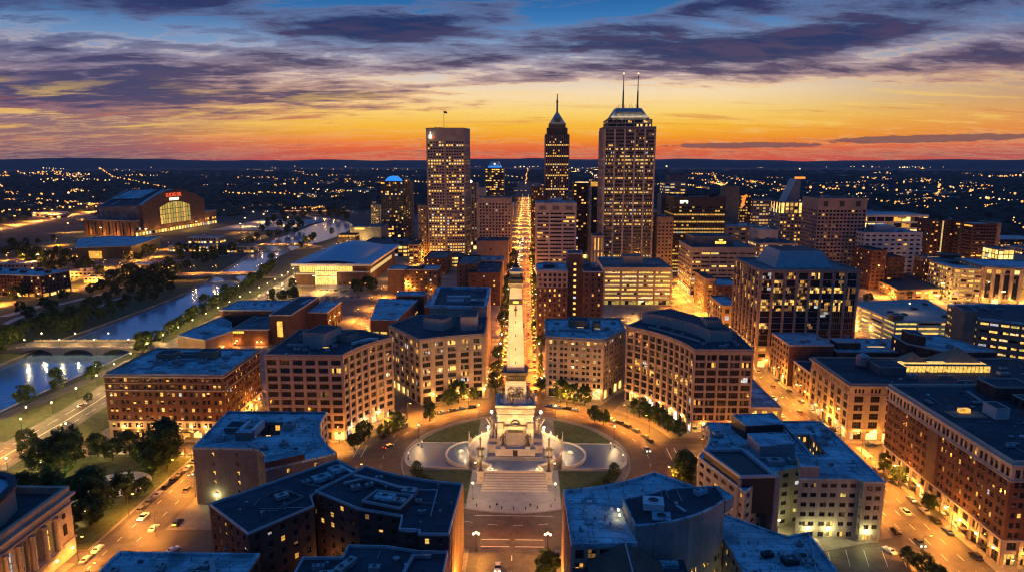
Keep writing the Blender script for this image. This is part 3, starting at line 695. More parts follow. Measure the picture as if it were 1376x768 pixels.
# ------------------------------------------------------------------ bridges
def bridge(label, a, b, w, z, spans, lampz=0, rail=True):
    a, b = Vector(a), Vector(b); c = (a + b) / 2; d = (b - a); L = d.length; d /= L; n = Vector((-d.y, d.x))
    r = thing('bridge', label, 'bridge', (c.x, c.y, 0))
    M = MB(); P = lambda u, v, zz: (a.x + d.x * u + n.x * v, a.y + d.y * u + n.y * v, zz)
    M.face([P(0, -w / 2, z), P(L, -w / 2, z), P(L, w / 2, z), P(0, w / 2, z)], 'road'); M.build('deck', r)
    M = MB(); sp_ = L / spans; N = 12
    for sgn in (-1, 1):
        for k in range(spans):
            for i in range(N):
                u0, u1 = k * sp_ + sp_ * i / N, k * sp_ + sp_ * (i + 1) / N
                zz = [(-5 + (z + 4.1) * math.sqrt(max(0, 1 - ((q - (k + .5) * sp_) / (sp_ * .44)) ** 2))) if abs(q - (k + .5) * sp_) < sp_ * .44 else -5 for q in (u0, u1)]
                M.face([P(u0, sgn * w / 2, zz[0]), P(u1, sgn * w / 2, zz[1]), P(u1, sgn * w / 2, z), P(u0, sgn * w / 2, z)], 'concrete')
                if sgn > 0: M.face([P(u0, -w / 2, zz[0]), P(u1, -w / 2, zz[1]), P(u1, w / 2, zz[1]), P(u0, w / 2, zz[0])], 'concrete')
    M.build('arches', r)
    for sgn in (-1, 1):
        M = MB(); cc = a + d * (L / 2) + n * (sgn * (w / 2 + .2)); M.obox(cc, d, L, .5, z - .3, z + 1.0, 'pale_stone', True)
        for k in range(int(L / 8)): q = a + d * (k * 8 + 4) + n * (sgn * (w / 2 + .2)); M.obox(q, d, .8, .8, z + .9, z + 1.4, 'pale_stone')
        M.build('parapet', r)
    # ramps down to the banks
    for q, s_ in ((a, -1), (b, 1)):
        M = MB(); e = q + d * (s_ * 26); M.face([(*(q - n * w / 2), z - .01), (*(e - n * w / 2), .075), (*(e + n * w / 2), .075), (*(q + n * w / 2), z - .01)], 'road')
        for sg in (-1, 1): M.face([(*(q + n * sg * w / 2), 0), (*(e + n * sg * w / 2), 0), (*(e + n * sg * w / 2), .07), (*(q + n * sg * w / 2), z - .02)], 'concrete')
        M.build('ramp', r)
    return r
BR = [((-352, 174), (-268, 177), 19, 3.2), ((-405, 470), (-300, 482), 17, 4), ((-432, 742), (-336, 756), 20, 4), ((-600, 1410), (-440, 1420), 22, 6)]
bridge('pale stone arched road bridge nearest the brick hotel', *BR[0], 3); bridge('lit road bridge crossing beside the domed arena', *BR[1], 3)
bridge('level road bridge between the stadium car park and the arena', *BR[2], 3); bridge('small far bridge where the river bends away', *BR[3], 4)
# ------------------------------------------------------------------ buildings round the circle
LIGHTS = []
def point_light(loc, power, col, rad=.25, parent=None):
    l = bpy.data.lights.new('lamp_light', 'POINT'); l.energy = power; l.color = col; l.shadow_soft_size = rad
    o = bpy.data.objects.new('lamp_light', l); COL.objects.link(o); o.location = loc
    if parent: o.parent = parent; o.location = Vector(loc) - parent.location
    LIGHTS.append(o); return o
SOD, AMB, WRM, WHT, YGR = (1, .345, .038), (1, .44, .085), (1, .64, .28), (1, .82, .60), (.92, .80, .30)
def wall_lamp(B, x, y, z, nx, ny, power=900, col=WRM, m='lamp_warm'):
    M = MB(); M.obox((x + nx * .2, y + ny * .2), (-ny, nx) if nx or ny else (1, 0), .7, .4, z, z + .45, m, True); B.part('wall_lamp', M)
    point_light((x + nx * .9, y + ny * .9, z - .1), power * 1.55, col, .2, B.empty())
PAIR = ((.17, .44), (.56, .83))
# red brick hotel by the river avenue
B = Bld('hotel', 'long red brick hotel with stone base and blue-grey flat roof beside the riverside avenue', 'hotel', wall='red_brick', roof='roof_blue', trim='limestone')
hs = [sec(4.6, 4.6, 5.4, ((.14, .86),), (.05, .82), .5, 3, 1, .62, 'SSAY', wall='limestone'), sec(3.8, 3.8, 5.4, PAIR, (.2, .78), .35, 1, 2, .35, 'AYD', wall='limestone'),
      sec(None, 3.75, 5.4, PAIR, (.24, .76), .3, 1, 2, .42, 'YYAD', sill='limestone'), sec(7.2, 3.6, 5.4, PAIR, (.22, .76), .3, 1, 2, .35, 'YAD', sill='limestone')]
B.volume(rect(-197.5, -140, 18, 64), 31.2, hs, cornice=(.75, .7), belts=[(8.4, .45, .35), (23.9, .5, .35), (27.5, .25, .2)], parapet=1.0)
B.penthouse(rect(-186, -177, 44, 52), 31.2, 34.2, 'tan_brick'); B.penthouse(rect(-165, -156, 46, 53), 31.2, 35.0, 'tan_brick'); B.penthouse(rect(-176, -166, 49, 53), 31.2, 33.0, 'dark_concrete')
for x, y, *q in ((-182, 38, 4, 2.2), (-173, 40, 5, 2.5), (-176, 46, 3, 2), (-160, 40, 4, 2), (-151, 47, 3, 2), (-169, 36, 2, 2)): B.ac(x, y, 31.2, q[0], q[1], 1.8)
B.duct([(-172, 42), (-160, 45), (-160, 50)], 31.2); B.duct([(-188, 40), (-180, 47)], 31.2); B.skylight((-148, 36), (1, 0), 5, 2, 31.2); B.scatter(-190, -146, 24, 60, 31.2, 10, 'avd')
for x in (-190, -183, -163, -157, -150): wall_lamp(B, x, 17.7, 6.0, 0, -1, 800, AMB)
for y in (24, 36, 48, 58): wall_lamp(B, -139.7, y, 6, 1, 0, 1100, SOD)
for x in (-186, -160): M = MB(); M.box(x - 6, x + 6, 14.2, 17.5, 4.2, 4.7, 'bronze_cladding', True); B.part('canopy', M)
B.scatter(-194, -145, 21, 36, 31.2, 8, 'hpv'); B.scatter(-160, -143, 36, 60, 31.2, 8, 'hpva'); B.done()

# pale grid office west of the circle, its eastern front curved round the circle
GRID = lambda lit=.17, bay=5.8: [sec(5.2, 5.2, bay, ((.10, .90),), (.04, .80), .6, 3, 1, .8, 'SSYP', frame='frame_pale', margin=.2), sec(None, 4.1, bay, ((.13, .87),), (.20, .84), .55, 4, 1, lit, 'AYYD', row=.22, frame='frame_dark', margin=.2, pil=(.75, .35)), blank(1.1)]
B = Bld('office_building', 'pale gridded office with concave eastern front and grey penthouse next to the brick hotel', 'building', wall='pink_stone', roof='roof_dark', trim='pink_stone')
pb = [(-119, 17), (-82, 17)] + arc((-82, 17), (-65, 51), 2.6, 7) + [(-65, 51), (-84, 66), (-118.5, 66)]
B.volume(pb, 41.6, GRID(), cornice=(.5, .8), parapet=1.0)
B.penthouse([(-107, 37), (-95, 34), (-91, 50), (-103, 53)], 41.6, 48, 'pale_stone'); B.penthouse([(-92, 46), (-86, 42), (-82, 50), (-88, 54)], 41.6, 44.6, 'concrete')
B.penthouse(rect(-112, -107.5, 46, 56), 41.6, 44.4, 'concrete'); B.duct([(-113, 33), (-104, 33)], 41.6, 1.2, 1.2); B.duct([(-82, 38), (-76, 46), (-72, 46)], 41.6, 1.4, 1.2, 'white_metal')
for x, y in ((-100, 30), (-96, 29), (-90, 33), (-78, 40), (-104, 58)): B.ac(x, y, 41.6, 2.6, 2, 1.6, .3)
B.skylight((-94, 31.2), (1, 0), 3, 1.5, 41.6, 'lit_yellow'); B.scatter(-112, -80, 22, 30, 41.6, 6, 'vaa'); B.scatter(-108, -86, 55, 63, 41.6, 5, 'avd')
for i in (1, 3, 5): p = pb[1 + i]; wall_lamp(B, p[0] + .4, p[1] - .3, 5.0, .8, -.6, 900, WRM)
B.scatter(-115, -84, 20, 32, 41.6, 7, 'hpv'); B.done()

# block across the alley: stone grid office with two rooftop boxes, and its taller rear wing
B = Bld('office_building', 'stone office with two beige rooftop boxes left of the obelisk', 'building', wall='limestone', roof='roof_dark', trim='limestone')
pg = [(-76, 98), (-53, 65.5)] + arc((-53, 65.5), (-19, 79), 1.6, 5) + [(-19, 79), (-19.5, 123), (-64, 126)]
gs = [sec(6, 6, 6.6, ((.12, .88),), (.04, .78), .9, 3, 1, .75, 'SSP', wall='limestone', margin=.5), sec(None, 3.9, 6.6, ((.14, .86),), (.16, .84), .4, 4, 1, .26, 'PYYAD', row=.35, margin=.5, pil=(1.1, .3)), blank(1.2)]
B.volume(pg, 36.6, gs, cornice=(.5, .7), parapet=.9, sides={'E': [sec(6, 6, 6, ((.15, .85),), (.05, .8), .5, 2, 1, .8, 'SA'), sec(None, 3.9, 4.4, ((.2, .8),), (.2, .8), .3, 2, 1, .2, 'AD'), blank(1.2)]})
B.volume([(-56, 126.8), (-20, 124.2), (-21, 190), (-59, 192)], 41.5, [blank()], roof='roof_dark', parapet=1.6, ptrim='roof_blue', lip=.25, thick=2.0)
B.penthouse([(-55, 92), (-43, 87), (-38, 97), (-50, 102)], 36.6, 43, 'pale_stone'); B.penthouse([(-33, 88), (-23.5, 89), (-24, 106), (-33, 105)], 36.6, 44.5, 'pale_stone')
B.ac(-22, 92, 36.6, 1.6, 3.5, 2); B.ac(-21.6, 99, 36.6, 1.6, 3, 1.6); B.skylight((-41, 160), (1, 0), 16, 4, 41.5, 'roof_pale', 1.2); B.skylight((-42, 148), (1, 0), 11, 5, 41.5, 'roof_pale', 1.0); B.ac(-26, 150, 41.5, 12, 8, .8); B.ac(-29, 182, 41.5, 7, 5, 3)
B.scatter(-68, -30, 106, 120, 36.6, 8, 'avd'); B.scatter(-54, -26, 130, 186, 41.5, 9, 'avd')
for p in (pg[2], pg[4], pg[6]): wall_lamp(B, p[0], p[1] - .6, 5.4, 0, -1, 1300, AMB)
for y in (86, 98, 112): wall_lamp(B, -18.8, y, 5, 1, 0, 900, SOD)
B.done()

# beige stone block right of the obelisk
B = Bld('office_building', 'beige stone block with small paired windows and pale blue roof right of the obelisk', 'building', wall='limestone', roof='roof_blue', trim='limestone')
ph = [(16, 82), (47.5, 75.5), (62, 99), (63, 128), (16.5, 126)]
hh = [sec(6.5, 6.5, 6.2, ((.15, .85),), (.04, .8), .6, 3, 1, .8, 'SSP'), sec(3.6, 3.6, 6.2, PAIR, (.2, .8), .35, 1, 2, .25, 'YA'), sec(None, 3.55, 6.2, PAIR, (.22, .74), .4, 1, 2, .10, 'PYA', frame='frame_dark'), sec(3.9, 3.9, 6.2, PAIR, (.2, .75), .4, 1, 2, .55, 'PYY')]
B.volume(ph, 34.4, hh, cornice=(.9, .8), belts=[(6.4, .5, .4), (10.0, .35, .3), (30.2, .4, .3)], parapet=1.1)
B.penthouse([(30, 106), (42, 104), (42, 115), (30, 116)], 34.4, 38.6, 'tan_brick', 'roof_dark'); B.penthouse([(43, 100), (48, 99), (49, 106), (44, 107)], 34.4, 38.4, 'tan_brick')
B.skylight((36.5, 102.6), (1, -.1), 4, 1.2, 34.4, 'lit_yellow', 1.2); B.skylight((46, 97.6), (1, -.2), 3.5, 1.2, 34.4, 'lit_yellow', 1.6); B.duct([(24, 98), (38, 96), (40, 92)], 34.4, 1.2, 1.1); B.ac(52, 101, 34.4, 3, 2, 1.8); B.scatter(20, 56, 90, 122, 34.4, 9, 'avd')
for x in (21, 29, 37, 45): wall_lamp(B, x, 82 - (x - 16) * .206 - .3, 5.6, -.2, -1, 1300, AMB)
for y in (90, 104, 118): wall_lamp(B, 15.7, y, 5, -1, 0, 900, SOD)
B.scatter(19, 56, 86, 100, 34.4, 8, 'hpv'); B.scatter(44, 58, 104, 122, 34.4, 6, 'hpa'); B.done()

# tall curved office, right
B = Bld('office_building', 'dark-windowed office with long concave front and curved grey penthouse east of the circle', 'building', wall='pink_stone', roof='roof_dark', trim='pink_stone')
pi_ = [(114.5, 29.5), (116, 72), (86, 114), (60, 77)] + arc((60, 77), (86, 29.5), 5.2, 11) + [(86, 29.5)]
iss = [sec(6.2, 6.2, 4.9, ((.1, .9),), (.04, .82), .7, 2, 1, .8, 'SWP', margin=.15), sec(None, 3.85, 4.9, ((.10, .90),), (.12, .88), .5, 3, 2, .14, 'AYYD', row=.2, margin=.15, pil=(.55, .45)), blank(1.4)]
B.volume(pi_, 42, iss, cornice=(.4, .6), parapet=.9, sides={'S': [sec(6.2, 6.2, 5.6, ((.1, .9),), (.04, .82), .7, 2, 1, .5, 'AY', margin=.3), sec(None, 3.85, 5.6, ((.10, .90),), (.14, .86), .5, 4, 1, .07, 'AY', margin=.3, pil=(.6, .45)), blank(1.4)], 'E': [blank()]})
arcp = [(70, 88)] + arc((70, 88), (98, 47), 5, 6) + [(98, 47), (109, 47), (108, 66), (88, 99)]
B.penthouse(arcp, 42, 47.4, 'pale_stone', 'roof_dark', .5)
B.penthouse(rect(98, 106, 56, 65), 47.4, 50.5, 'concrete'); B.ac(101, 68, 47.4, 5, 3, 2); B.duct([(72, 74), (80, 62), (88, 50)], 42, 1.0, 1); B.duct([(88, 50), (92, 44)], 42, 1, 1)
for x, y in ((77, 75), (83, 66), (87, 60), (93, 40), (104, 38), (109, 38)): B.ac(x, y, 42, 2.2, 1.6, 1.3, .9)
B.scatter(92, 111, 33, 44, 42, 4, 'va')
for k in (4, 6, 8, 10, 12): p = pi_[k]; wall_lamp(B, p[0] - .5, p[1] - .4, 5.6, -.8, -.5, 1300, AMB)
for x in (92, 104): wall_lamp(B, x, 29.2, 5.2, 0, -1, 1300, SOD)
B.done()
B = Bld('low_building', 'low beige annexe with blue roof behind the concave office and the east street', 'building', wall='limestone', roof='roof_blue')
B.volume([(117.2, 40), (134, 40), (134, 98), (104, 98)], 9, [sec(None, 4.5, 5, ((.25, .75),), (.2, .75), .3, 2, 1, .6, 'AY')]); B.scatter(119, 132, 60, 92, 9, 5, 'avd'); wall_lamp(B, 134.2, 55, 6, 1, 0, 900, SOD); B.scatter(120, 132, 60, 92, 9, 4, 'hp'); B.done()

# pale blue-roofed block with light court, front left
B = Bld('office_building', 'pale blue-roofed block with a lit light court and concave east side', 'building', wall='dark_concrete', roof='roof_blue', trim='roof_blue', seed=3)
cs = [sec(None, 3.9, 9, ((.45, .55), ), (.30, .68), .25, 2, 2, .75, 'YYA', margin=3)]
well = ccw([(-108, -19), (-98.5, -19), (-95, -33.5), (-106.5, -36.5)])
pc = [(-124, -47), (-99, -47.5)] + arc((-99, -47.5), (-89, -65), 2.2, 4) + [(-89, -65), (-67, -51)] + arc((-67, -51), (-83, -8), 4.6, 8) + [(-83, -8), (-127, -8), (-125.5, -28)]
B.volume(pc, 23, cs, wells=[B.well(well, 23, 9, [sec(None, 4.2, 5, ((.25, .75),), (.2, .75), .2, 2, 1, .55, 'YYA')]) ], parapet=.9, thick=.5,
         sides={'E': [sec(5, 5, 4.6, ((.12, .88),), (.05, .8), .4, 2, 1, .8, 'SP', wall='limestone'), sec(None, 3.8, 4.6, ((.15, .85),), (.2, .8), .3, 3, 1, .2, 'AY', wall='limestone')], 'W': [blank()]})
M = MB(); M.box(-98.6, -96.2, -47.6, -44, 23.9, 24.6, 'roof_blue', True); B.part('parapet_return', M)
B.penthouse(rect(-118, -111.5, -32, -25), 23, 25.6, 'dark_concrete'); M = MB(); M.box(-111, -104.5, -38.5, -35, 23.003, 26.4, 'dark_concrete', top='roof_blue'); M.box(-111, -109.8, -35, -25, 23.003, 26.2, 'white_metal'); M.box(-106, -104.5, -35, -24, 23.003, 26.2, 'white_metal'); B.part('plant_screen', M)
B.ac(-107.8, -30, 23, 3, 5, 2.2); B.ac(-116.5, -39, 23, 3, 2.4, 2); B.ac(-113, -20, 23, 3, 2, 1.6); B.ac(-93.5, -26, 23, 4, 4, 2.6); B.ac(-90, -43, 23, 3.4, 2, 1.6, .4); B.ac(-96, -46.5, 23, 2.4, 1.5, 1.4, .3); B.ac(-91, -40, 23, 2, 1.4, 1)
for x, y in ((-92, -14), (-88, -18), (-84, -18), (-86, -30), (-82, -32), (-80, -44), (-85, -50), (-90, -33)): B.vent(x, y, 23, .3, .8)
B.duct([(-104, -43), (-100, -47)], 23, 1.2, 1)
M = MB(); M.prism(ccw([(-89, -65.2), (-77, -57.6), (-80, -53), (-91, -60.5)]), 23.9, 26.2, 'dark_brick', 'roof_blue'); B.part('stair_head', M)
wall_lamp(B, -116, -47.4, 4.5, 0, -1, 900, YGR); B.scatter(-122, -100, -44, -12, 23, 9, 'hpv'); B.scatter(-92, -78, -50, -12, 23, 12, 'hpvv'); B.done()

# dark brick block with the long L-shaped roofs, front left
B = Bld('brick_building', 'dark brick block with near-black roofs and lit inner court in front of the circle', 'building', wall='dark_brick', roof='roof_dark', trim='coping')
dk = [sec(4, 4, 4.4, ((.3, .7),), (.2, .75), .25, 2, 2, .3, 'YA'), sec(None, 3.75, 4.4, ((.33, .67),), (.26, .74), .25, 1, 2, .22, 'YYAD', sill='pink_stone')]
B.volume([(-94, -98), (-75, -115), (-61, -98.3), (-64, -92), (-53.2, -73.4), (-63, -65)], 27, dk, parapet=.7)
d2 = [(-62.5, -92), (-46, -103), (-32, -107), (-31.5, -114.6), (-25.6, -115), (-25.6, -117), (-17, -117), (-16, -86)] + arc((-16, -86), (-50, -74), 2.0, 6) + [(-50.5, -73.6)]
curt = [sec(4.5, 4.5, 3.2, ((.1, .9),), (.05, .85), .4, 1, 1, .6, 'AYP', wall='pink_stone'), sec(None, 3.7, 3.2, ((.16, .84),), (.16, .84), .35, 2, 2, .10, 'AD', wall='pink_stone', pil=(.6, .35))]
B.volume(d2, 28.6, dk, parapet=.8, sides={'E': curt, 'N': curt}); B.volume([(-57, -122), (-46, -121.8), (-46, -115.6), (-35, -115.8), (-25, -118.2), (-17.2, -118.2), (-17.2, -165), (-57, -165)], 24, dk, parapet=.8, sides={'E': curt})
B.penthouse([(-45, -102), (-32.6, -106.2), (-30, -98), (-42, -95)], 28.6, 30.6, 'dark_brick', 'roof_dark', .8)
B.ac(-38.5, -99.5, 30.6, 6, 3.6, 1.2, -.25, 'roof_blue'); B.ac(-34, -101.5, 30.6, 4.5, 2.6, 1, -.25)
B.duct([(-52, -82), (-45, -85), (-36, -90), (-31, -91)], 28.6, 1.3, 1.1); B.duct([(-54, -87), (-49, -84)], 28.6, 1.1, .9); B.ac(-50, -90, 28.6, 3, 2, 1.6, .5); B.ac(-46, -88, 28.6, 2.6, 1.6, 1.4, .6); B.ac(-44, -82.5, 28.6, 2.4, 1.6, 1.2, .2); B.ac(-32, -93.4, 28.6, 4.6, 3.2, 2.2, -.2); B.ac(-28.5, -98, 28.6, 2, 1.4, 1.2)
M = MB(); M.obox((-23.6, -98), (0, 1), 17, .25, 28.6, 29.1, 'coping'); M.obox((-27, -90), (1, 0), 7, .25, 28.6, 29.1, 'coping'); B.part('roof_kerb', M)
for a_, b_ in (((-74, -88), (-66, -93)), ((-66, -93), (-72, -101)), ((-74, -88), (-78, -92)), ((-66, -84), (-60, -78)), ((-68, -84), (-59, -87))): a_, b_ = Vector(a_), Vector(b_); M = MB(); M.obox((a_ + b_) / 2, b_ - a_, (b_ - a_).length, .8, 27.003, 27.7, 'roof_grey'); B.part('roof_kerb', M)
B.ac(-73, -93, 27, 4, 3, 1.4, .7); B.ac(-64, -80, 27, 6, 4, 1.5, .7, 'roof_blue'); B.ac(-60.5, -74, 27, 5, 4, 1.8, .7, 'roof_blue'); B.ac(-68, -82, 27, 4, 2, 1, .7); B.duct([(-60, -70.5), (-54, -76)], 27, .9, .7, 'white_metal'); B.scatter(-86, -74, -106, -96, 27, 4, 'v'); B.scatter(-28, -18, -112, -92, 28.6, 5, 'v')
B.ac(-44, -126, 24, 7, 2.5, 1.6, 1.1); B.ac(-47, -130, 24, 6, 2.4, 1.4, .2); B.ac(-36, -127, 24, 3, 2, 1.4); B.vent(-31, -122, 24, .6, .8); B.duct([(-28, -131), (-26.5, -121), (-22, -121)], 24, 1, .9); B.skylight((-28.2, -114.5), (1, 0), 3, 1.4, 28.6, 'roof_pale', .5)
wall_lamp(B, -55, -98.6, 9, -.5, -.8, 700, AMB); B.scatter(-45, -20, -108, -88, 28.6, 10, 'hpv'); B.scatter(-82, -66, -104, -88, 27, 7, 'hpv'); B.scatter(-52, -22, -140, -122, 24, 9, 'hpva'); B.done()
B = Bld('flat_roofed_building', 'bright blue flat roof at the bottom edge beside the west street', 'building', wall='dark_brick', roof='roof_blue', trim='roof_blue')
B.volume([(-111.5, -117.5), (-71, -117.5), (-71, -160), (-111.5, -160)], 22, [sec(None, 3.8, 5, ((.3, .7),), (.25, .75))], thick=.6)
for x, y in ((-84, -120.5), (-86.5, -124), (-81, -125), (-97, -122.5)): B.vent(x, y, 22, .7, .5)
B.duct([(-83, -121.5), (-79.5, -128)], 22, 1.4, .9); B.scatter(-108, -88, -135, -120, 22, 6, 'va'); B.scatter(-109, -74, -138, -119, 22, 14, 'hpva'); B.done()

# columned stone hall, bottom left
B = Bld('columned_hall', 'neoclassical stone hall with tall columns and lit windows at the park corner', 'hall', wall='limestone', roof='roof_dark', trim='limestone')
fs = [blank(6.2), sec(11.5, 11.5, 5.6, ((.22, .78),), (.06, .94), 1.3, 2, 5, .8, 'AYD', margin=9), blank()]
B.volume(rect(-232, -150, -176, -81), 22, None, sides={'E': fs, 'S': fs}, cornice=(1.2, .9), parapet=2.4, thick=1.2, belts=[(5.8, .5, .5), (18.3, .5, .7)])
oct_ = [(-222, -84), (-172, -84), (-164, -87.5), (-159, -93), (-156.5, -102), (-156.5, -150), (-164, -163), (-175, -170), (-222, -170)]
M = MB(); M.prism(ccw(oct_), 22.003, 30.0, 'limestone', 'metal_roof'); M.ring(ccw(oct_), .9, -1.4, 30.003, 31.0, 'roof_dark'); B.part('drum_roof', M)
for k in range(15):
    y = -167 + k * 5.5; M = MB(); M.lathe([(.95, 0), (.95, .5), (.8, .8), (.7, 9.6), (.72, 10.6), (1.0, 11.0), (1.0, 11.5)], (-149.3, y, 6.25), 'limestone', 12)
    if y < -89: B.part('column', M)
M = MB(); M.box(-149.99, -148.3, -168, -88, 5.0, 6.24, 'limestone', True); B.part('plinth', M)
for y in (-90, -84): pass
M = MB(); M.box(-149.98, -149.7, -86.2, -84.6, 9, 12.8, 'glass'); M.box(-149.98, -149.7, -86, -84.8, 15, 16.6, 'glass'); B.part('side_window', M)
for y in (-84, -92, -100, -110): wall_lamp(B, -149.2, y, 3.2, 1, 0, 550, AMB)
B.done()

# stepped pale block, right of the circle's front
B = Bld('office_building', 'stepped pale block with blue roofs and black lift tower facing the small car park', 'building', wall='concrete', roof='roof_blue', trim='roof_blue', seed=5)
jw = [sec(4.2, 4.2, 7, ((.12, .42), (.58, .88)), (.22, .66), .3, 2, 1, .3, 'YGA'), sec(None, 3.65, 7, ((.12, .42), (.58, .88)), (.24, .68), .3, 2, 1, .06, 'YG')]
jl = [sec(None, 3.7, 4.6, ((.22, .78),), (.26, .7), .3, 2, 1, .22, 'YGA')]
well = ccw([(114.6, -26), (120.5, -26), (119.5, -46), (113.8, -47)])
B.volume([(100.5, -67), (122, -67), (122.2, -69), (129.5, -69), (131, -12.5), (113.6, -12.5), (112.5, -50), (108, -61)], 22.4, jw, wells=[B.well(well, 22.4, 8, [sec(None, 4, 3, ((.25, .75),), (.2, .75), .2, 1, 1, .7, 'YYA')])], thick=.5, parapet=.7)
B.volume([(70, -47.5), (79, -76), (92, -62)] + arc((92, -62), (107.5, -56), 1, 3) + [(107.5, -56), (112, -48), (113, -13)] + [(82, -13)] + arc((82, -13), (70, -47.5), 3, 6), 21.8, jl, thick=.4, parapet=.6)
M = MB(); pj = ccw([(71.5, -50), (78.5, -72), (90.5, -71), (86, -49)]); M.prism(pj, 12, 25.2, 'black_metal', 'black_metal'); M.ring(pj, .35, -.5, 25.203, 26.2, 'coping'); B.part('lift_tower', M)
M = MB(); M.tube((78.2, -72.4, 0), (78.2, -72.4, 25), .7, .7, 'concrete', 8); M.prism(ccw([(90.6, -71.2), (92.6, -71), (88, -49), (86.1, -49)]), 0, 25.4, 'concrete', 'coping'); B.part('tower_fin', M)
B.penthouse([(91, -18), (109, -16), (109, -28), (93, -30)], 21.8, 27.5, 'black_metal', 'roof_blue'); B.penthouse([(92, -36), (108, -34), (107, -46), (93, -48)], 21.8, 26.5, 'grey_metal', 'roof_blue'); B.penthouse([(101, -66.6), (107.6, -66.6), (110, -58), (104, -56)], 22.4, 27, 'concrete', 'roof_blue')
B.ac(83, -27, 21.8, 4, 3, 1.8); B.duct([(86, -42), (92, -50), (100, -50)], 21.8, 1.2, 1.1); B.ac(97, -53, 21.8, 6, 4, 2); B.ac(104, -52, 21.8, 4, 3, 2); B.ac(122, -36, 22.4, 3, 2, 1.4); B.scatter(121, 129, -64, -18, 22.4, 9, 'av'); B.scatter(74, 90, -44, -20, 21.8, 5, 'vd')
for x in (105, 112, 124.5): wall_lamp(B, x, -67.6 if x < 122 else -69.3, 4.6, 0, -1, 1100, YGR, 'lamp_warm')
wall_lamp(B, 96, -63.5, 5, .3, -1, 1800, YGR); B.scatter(116, 128, -66, -50, 22.4, 6, 'hpv'); B.scatter(123, 129, -48, -16, 22.4, 8, 'hpv'); B.scatter(74, 92, -44, -18, 21.8, 9, 'hpv'); B.done()

# blue roof with the raised curved block, front right
B = Bld('office_building', 'big blue roof with raised dark curved block at the south-east corner of the circle', 'building', wall='concrete', roof='roof_blue', trim='roof_blue', seed=8)
pk = [(16, -102), (16.6, -132)] + [(33.5, -131), (32, -113), (48, -106), (61.5, -104), (45.5, -89)] + arc((45.5, -89), (16, -102), 2.2, 6)
B.volume(pk, 34.4, curt, parapet=1.1, thick=.5)
kb = [(32.2, -113.4), (33.4, -128)] + arc((33.4, -128), (61, -113), -3.0, 6) + [(61, -113), (60.8, -105), (48, -106.6)]
kw = [sec(None, 3.8, 7, ((.15, .45), (.62, .78)), (.25, .66), .3, 2, 2, .42, 'YYA')]
B.volume(kb, 38.2, [sec(24, 3.8, 6, ((.2, .5), (.66, .82)), (.25, .66), .3, 2, 2, .42, 'YYA'), blank()], roof='roof_dark', parapet=.5, sides={'W': [blank()]})
B.volume([(62, -95.5), (80, -111), (87, -108.5), (87, -150), (62, -150), (62, -118), (61.4, -114)], 25.8, kw, parapet=.5, thick=.5)
M = MB(); M.obox((83.4, -121.5), (.3, 1), 26, .35, 25.803, 26.5, 'coping'); B.part('roof_kerb', M)
B.ac(40, -117.5, 38.2, 5.6, 5.0, 2.2, -.12, 'white_metal'); B.ac(41.2, -123, 38.2, 5, 4.4, .6, -.12, 'roof_blue'); B.ac(55, -109.5, 38.2, 4, 2, 1.6, .5, 'roof_blue'); M = MB(); M.obox((47.5, -118), (.55, -1), 4, .7, 38.203, 38.5, 'coping'); B.part('roof_hatch', M)
M = MB(); M.prism(ccw([(61.2, -113.2), (64.5, -110), (61.5, -103.5), (58.5, -104.5)]), 34.45, 38.0, 'concrete', 'roof_blue'); B.part('stair_head', M)
M = MB(); M.box(23, 38, -150, -134, 0, 31, 'dark_brick', top='roof_dark'); M.face([(20.5, -150, 31.2), (30.2, -150, 36.5), (30.2, -132.5, 36.5), (20.5, -132.6, 31.2)], 'roof_brown'); M.face([(30.2, -150, 36.5), (39.5, -150, 31.2), (39.5, -132.6, 31.2), (30.2, -132.5, 36.5)], 'roof_brown'); M.face([(20.5, -132.6, 31.2), (30.2, -132.5, 36.5), (39.5, -132.6, 31.2)], 'dark_brick'); M.tube((30.2, -150, 36.6), (30.2, -132.5, 36.6), .22, .22, 'coping', 6); B.part('gabled_roof', M)
M = MB(); M.box(16.7, 22.9, -160, -132.4, 0, 29, 'black_metal', top='roof_dark'); M.box(38.2, 46, -160, -129.6, 0, 30, 'black_metal', top='roof_dark'); M.box(39, 44, -134, -131.6, 30.003, 31, 'roof_blue'); M.box(18, 22, -142, -136, 29.003, 30, 'roof_blue'); B.part('rear_roof', M)
for x, y in ((22, -110), (24, -117), (27, -111.5), (34, -104), (20, -124), (28, -120), (40, -100)): B.vent(x, y, 34.4, .3, .5)
for x, y in ((31, -117.5), (31, -114.5)): wall_lamp(B, x, y, 35.6, -1, 0, 40, WRM)
B.scatter(64, 78, -125, -112, 25.8, 5, 'v'); B.ac(76, -124, 25.8, 4, 3, 1.6, .2, 'black_metal'); B.ac(71, -121, 25.8, 3, 2, 1.4, .3, 'black_metal'); B.ac(82, -115, 25.8, 2, 1.5, 1.2)
wall_lamp(B, 61.5, -118.5, 8, -.5, -.8, 1500, YGR); B.scatter(18, 30, -130, -106, 34.4, 10, 'hpv'); B.scatter(64, 84, -140, -112, 25.8, 10, 'hpva'); B.scatter(42, 54, -118, -110, 38.2, 4, 'hp'); B.done()

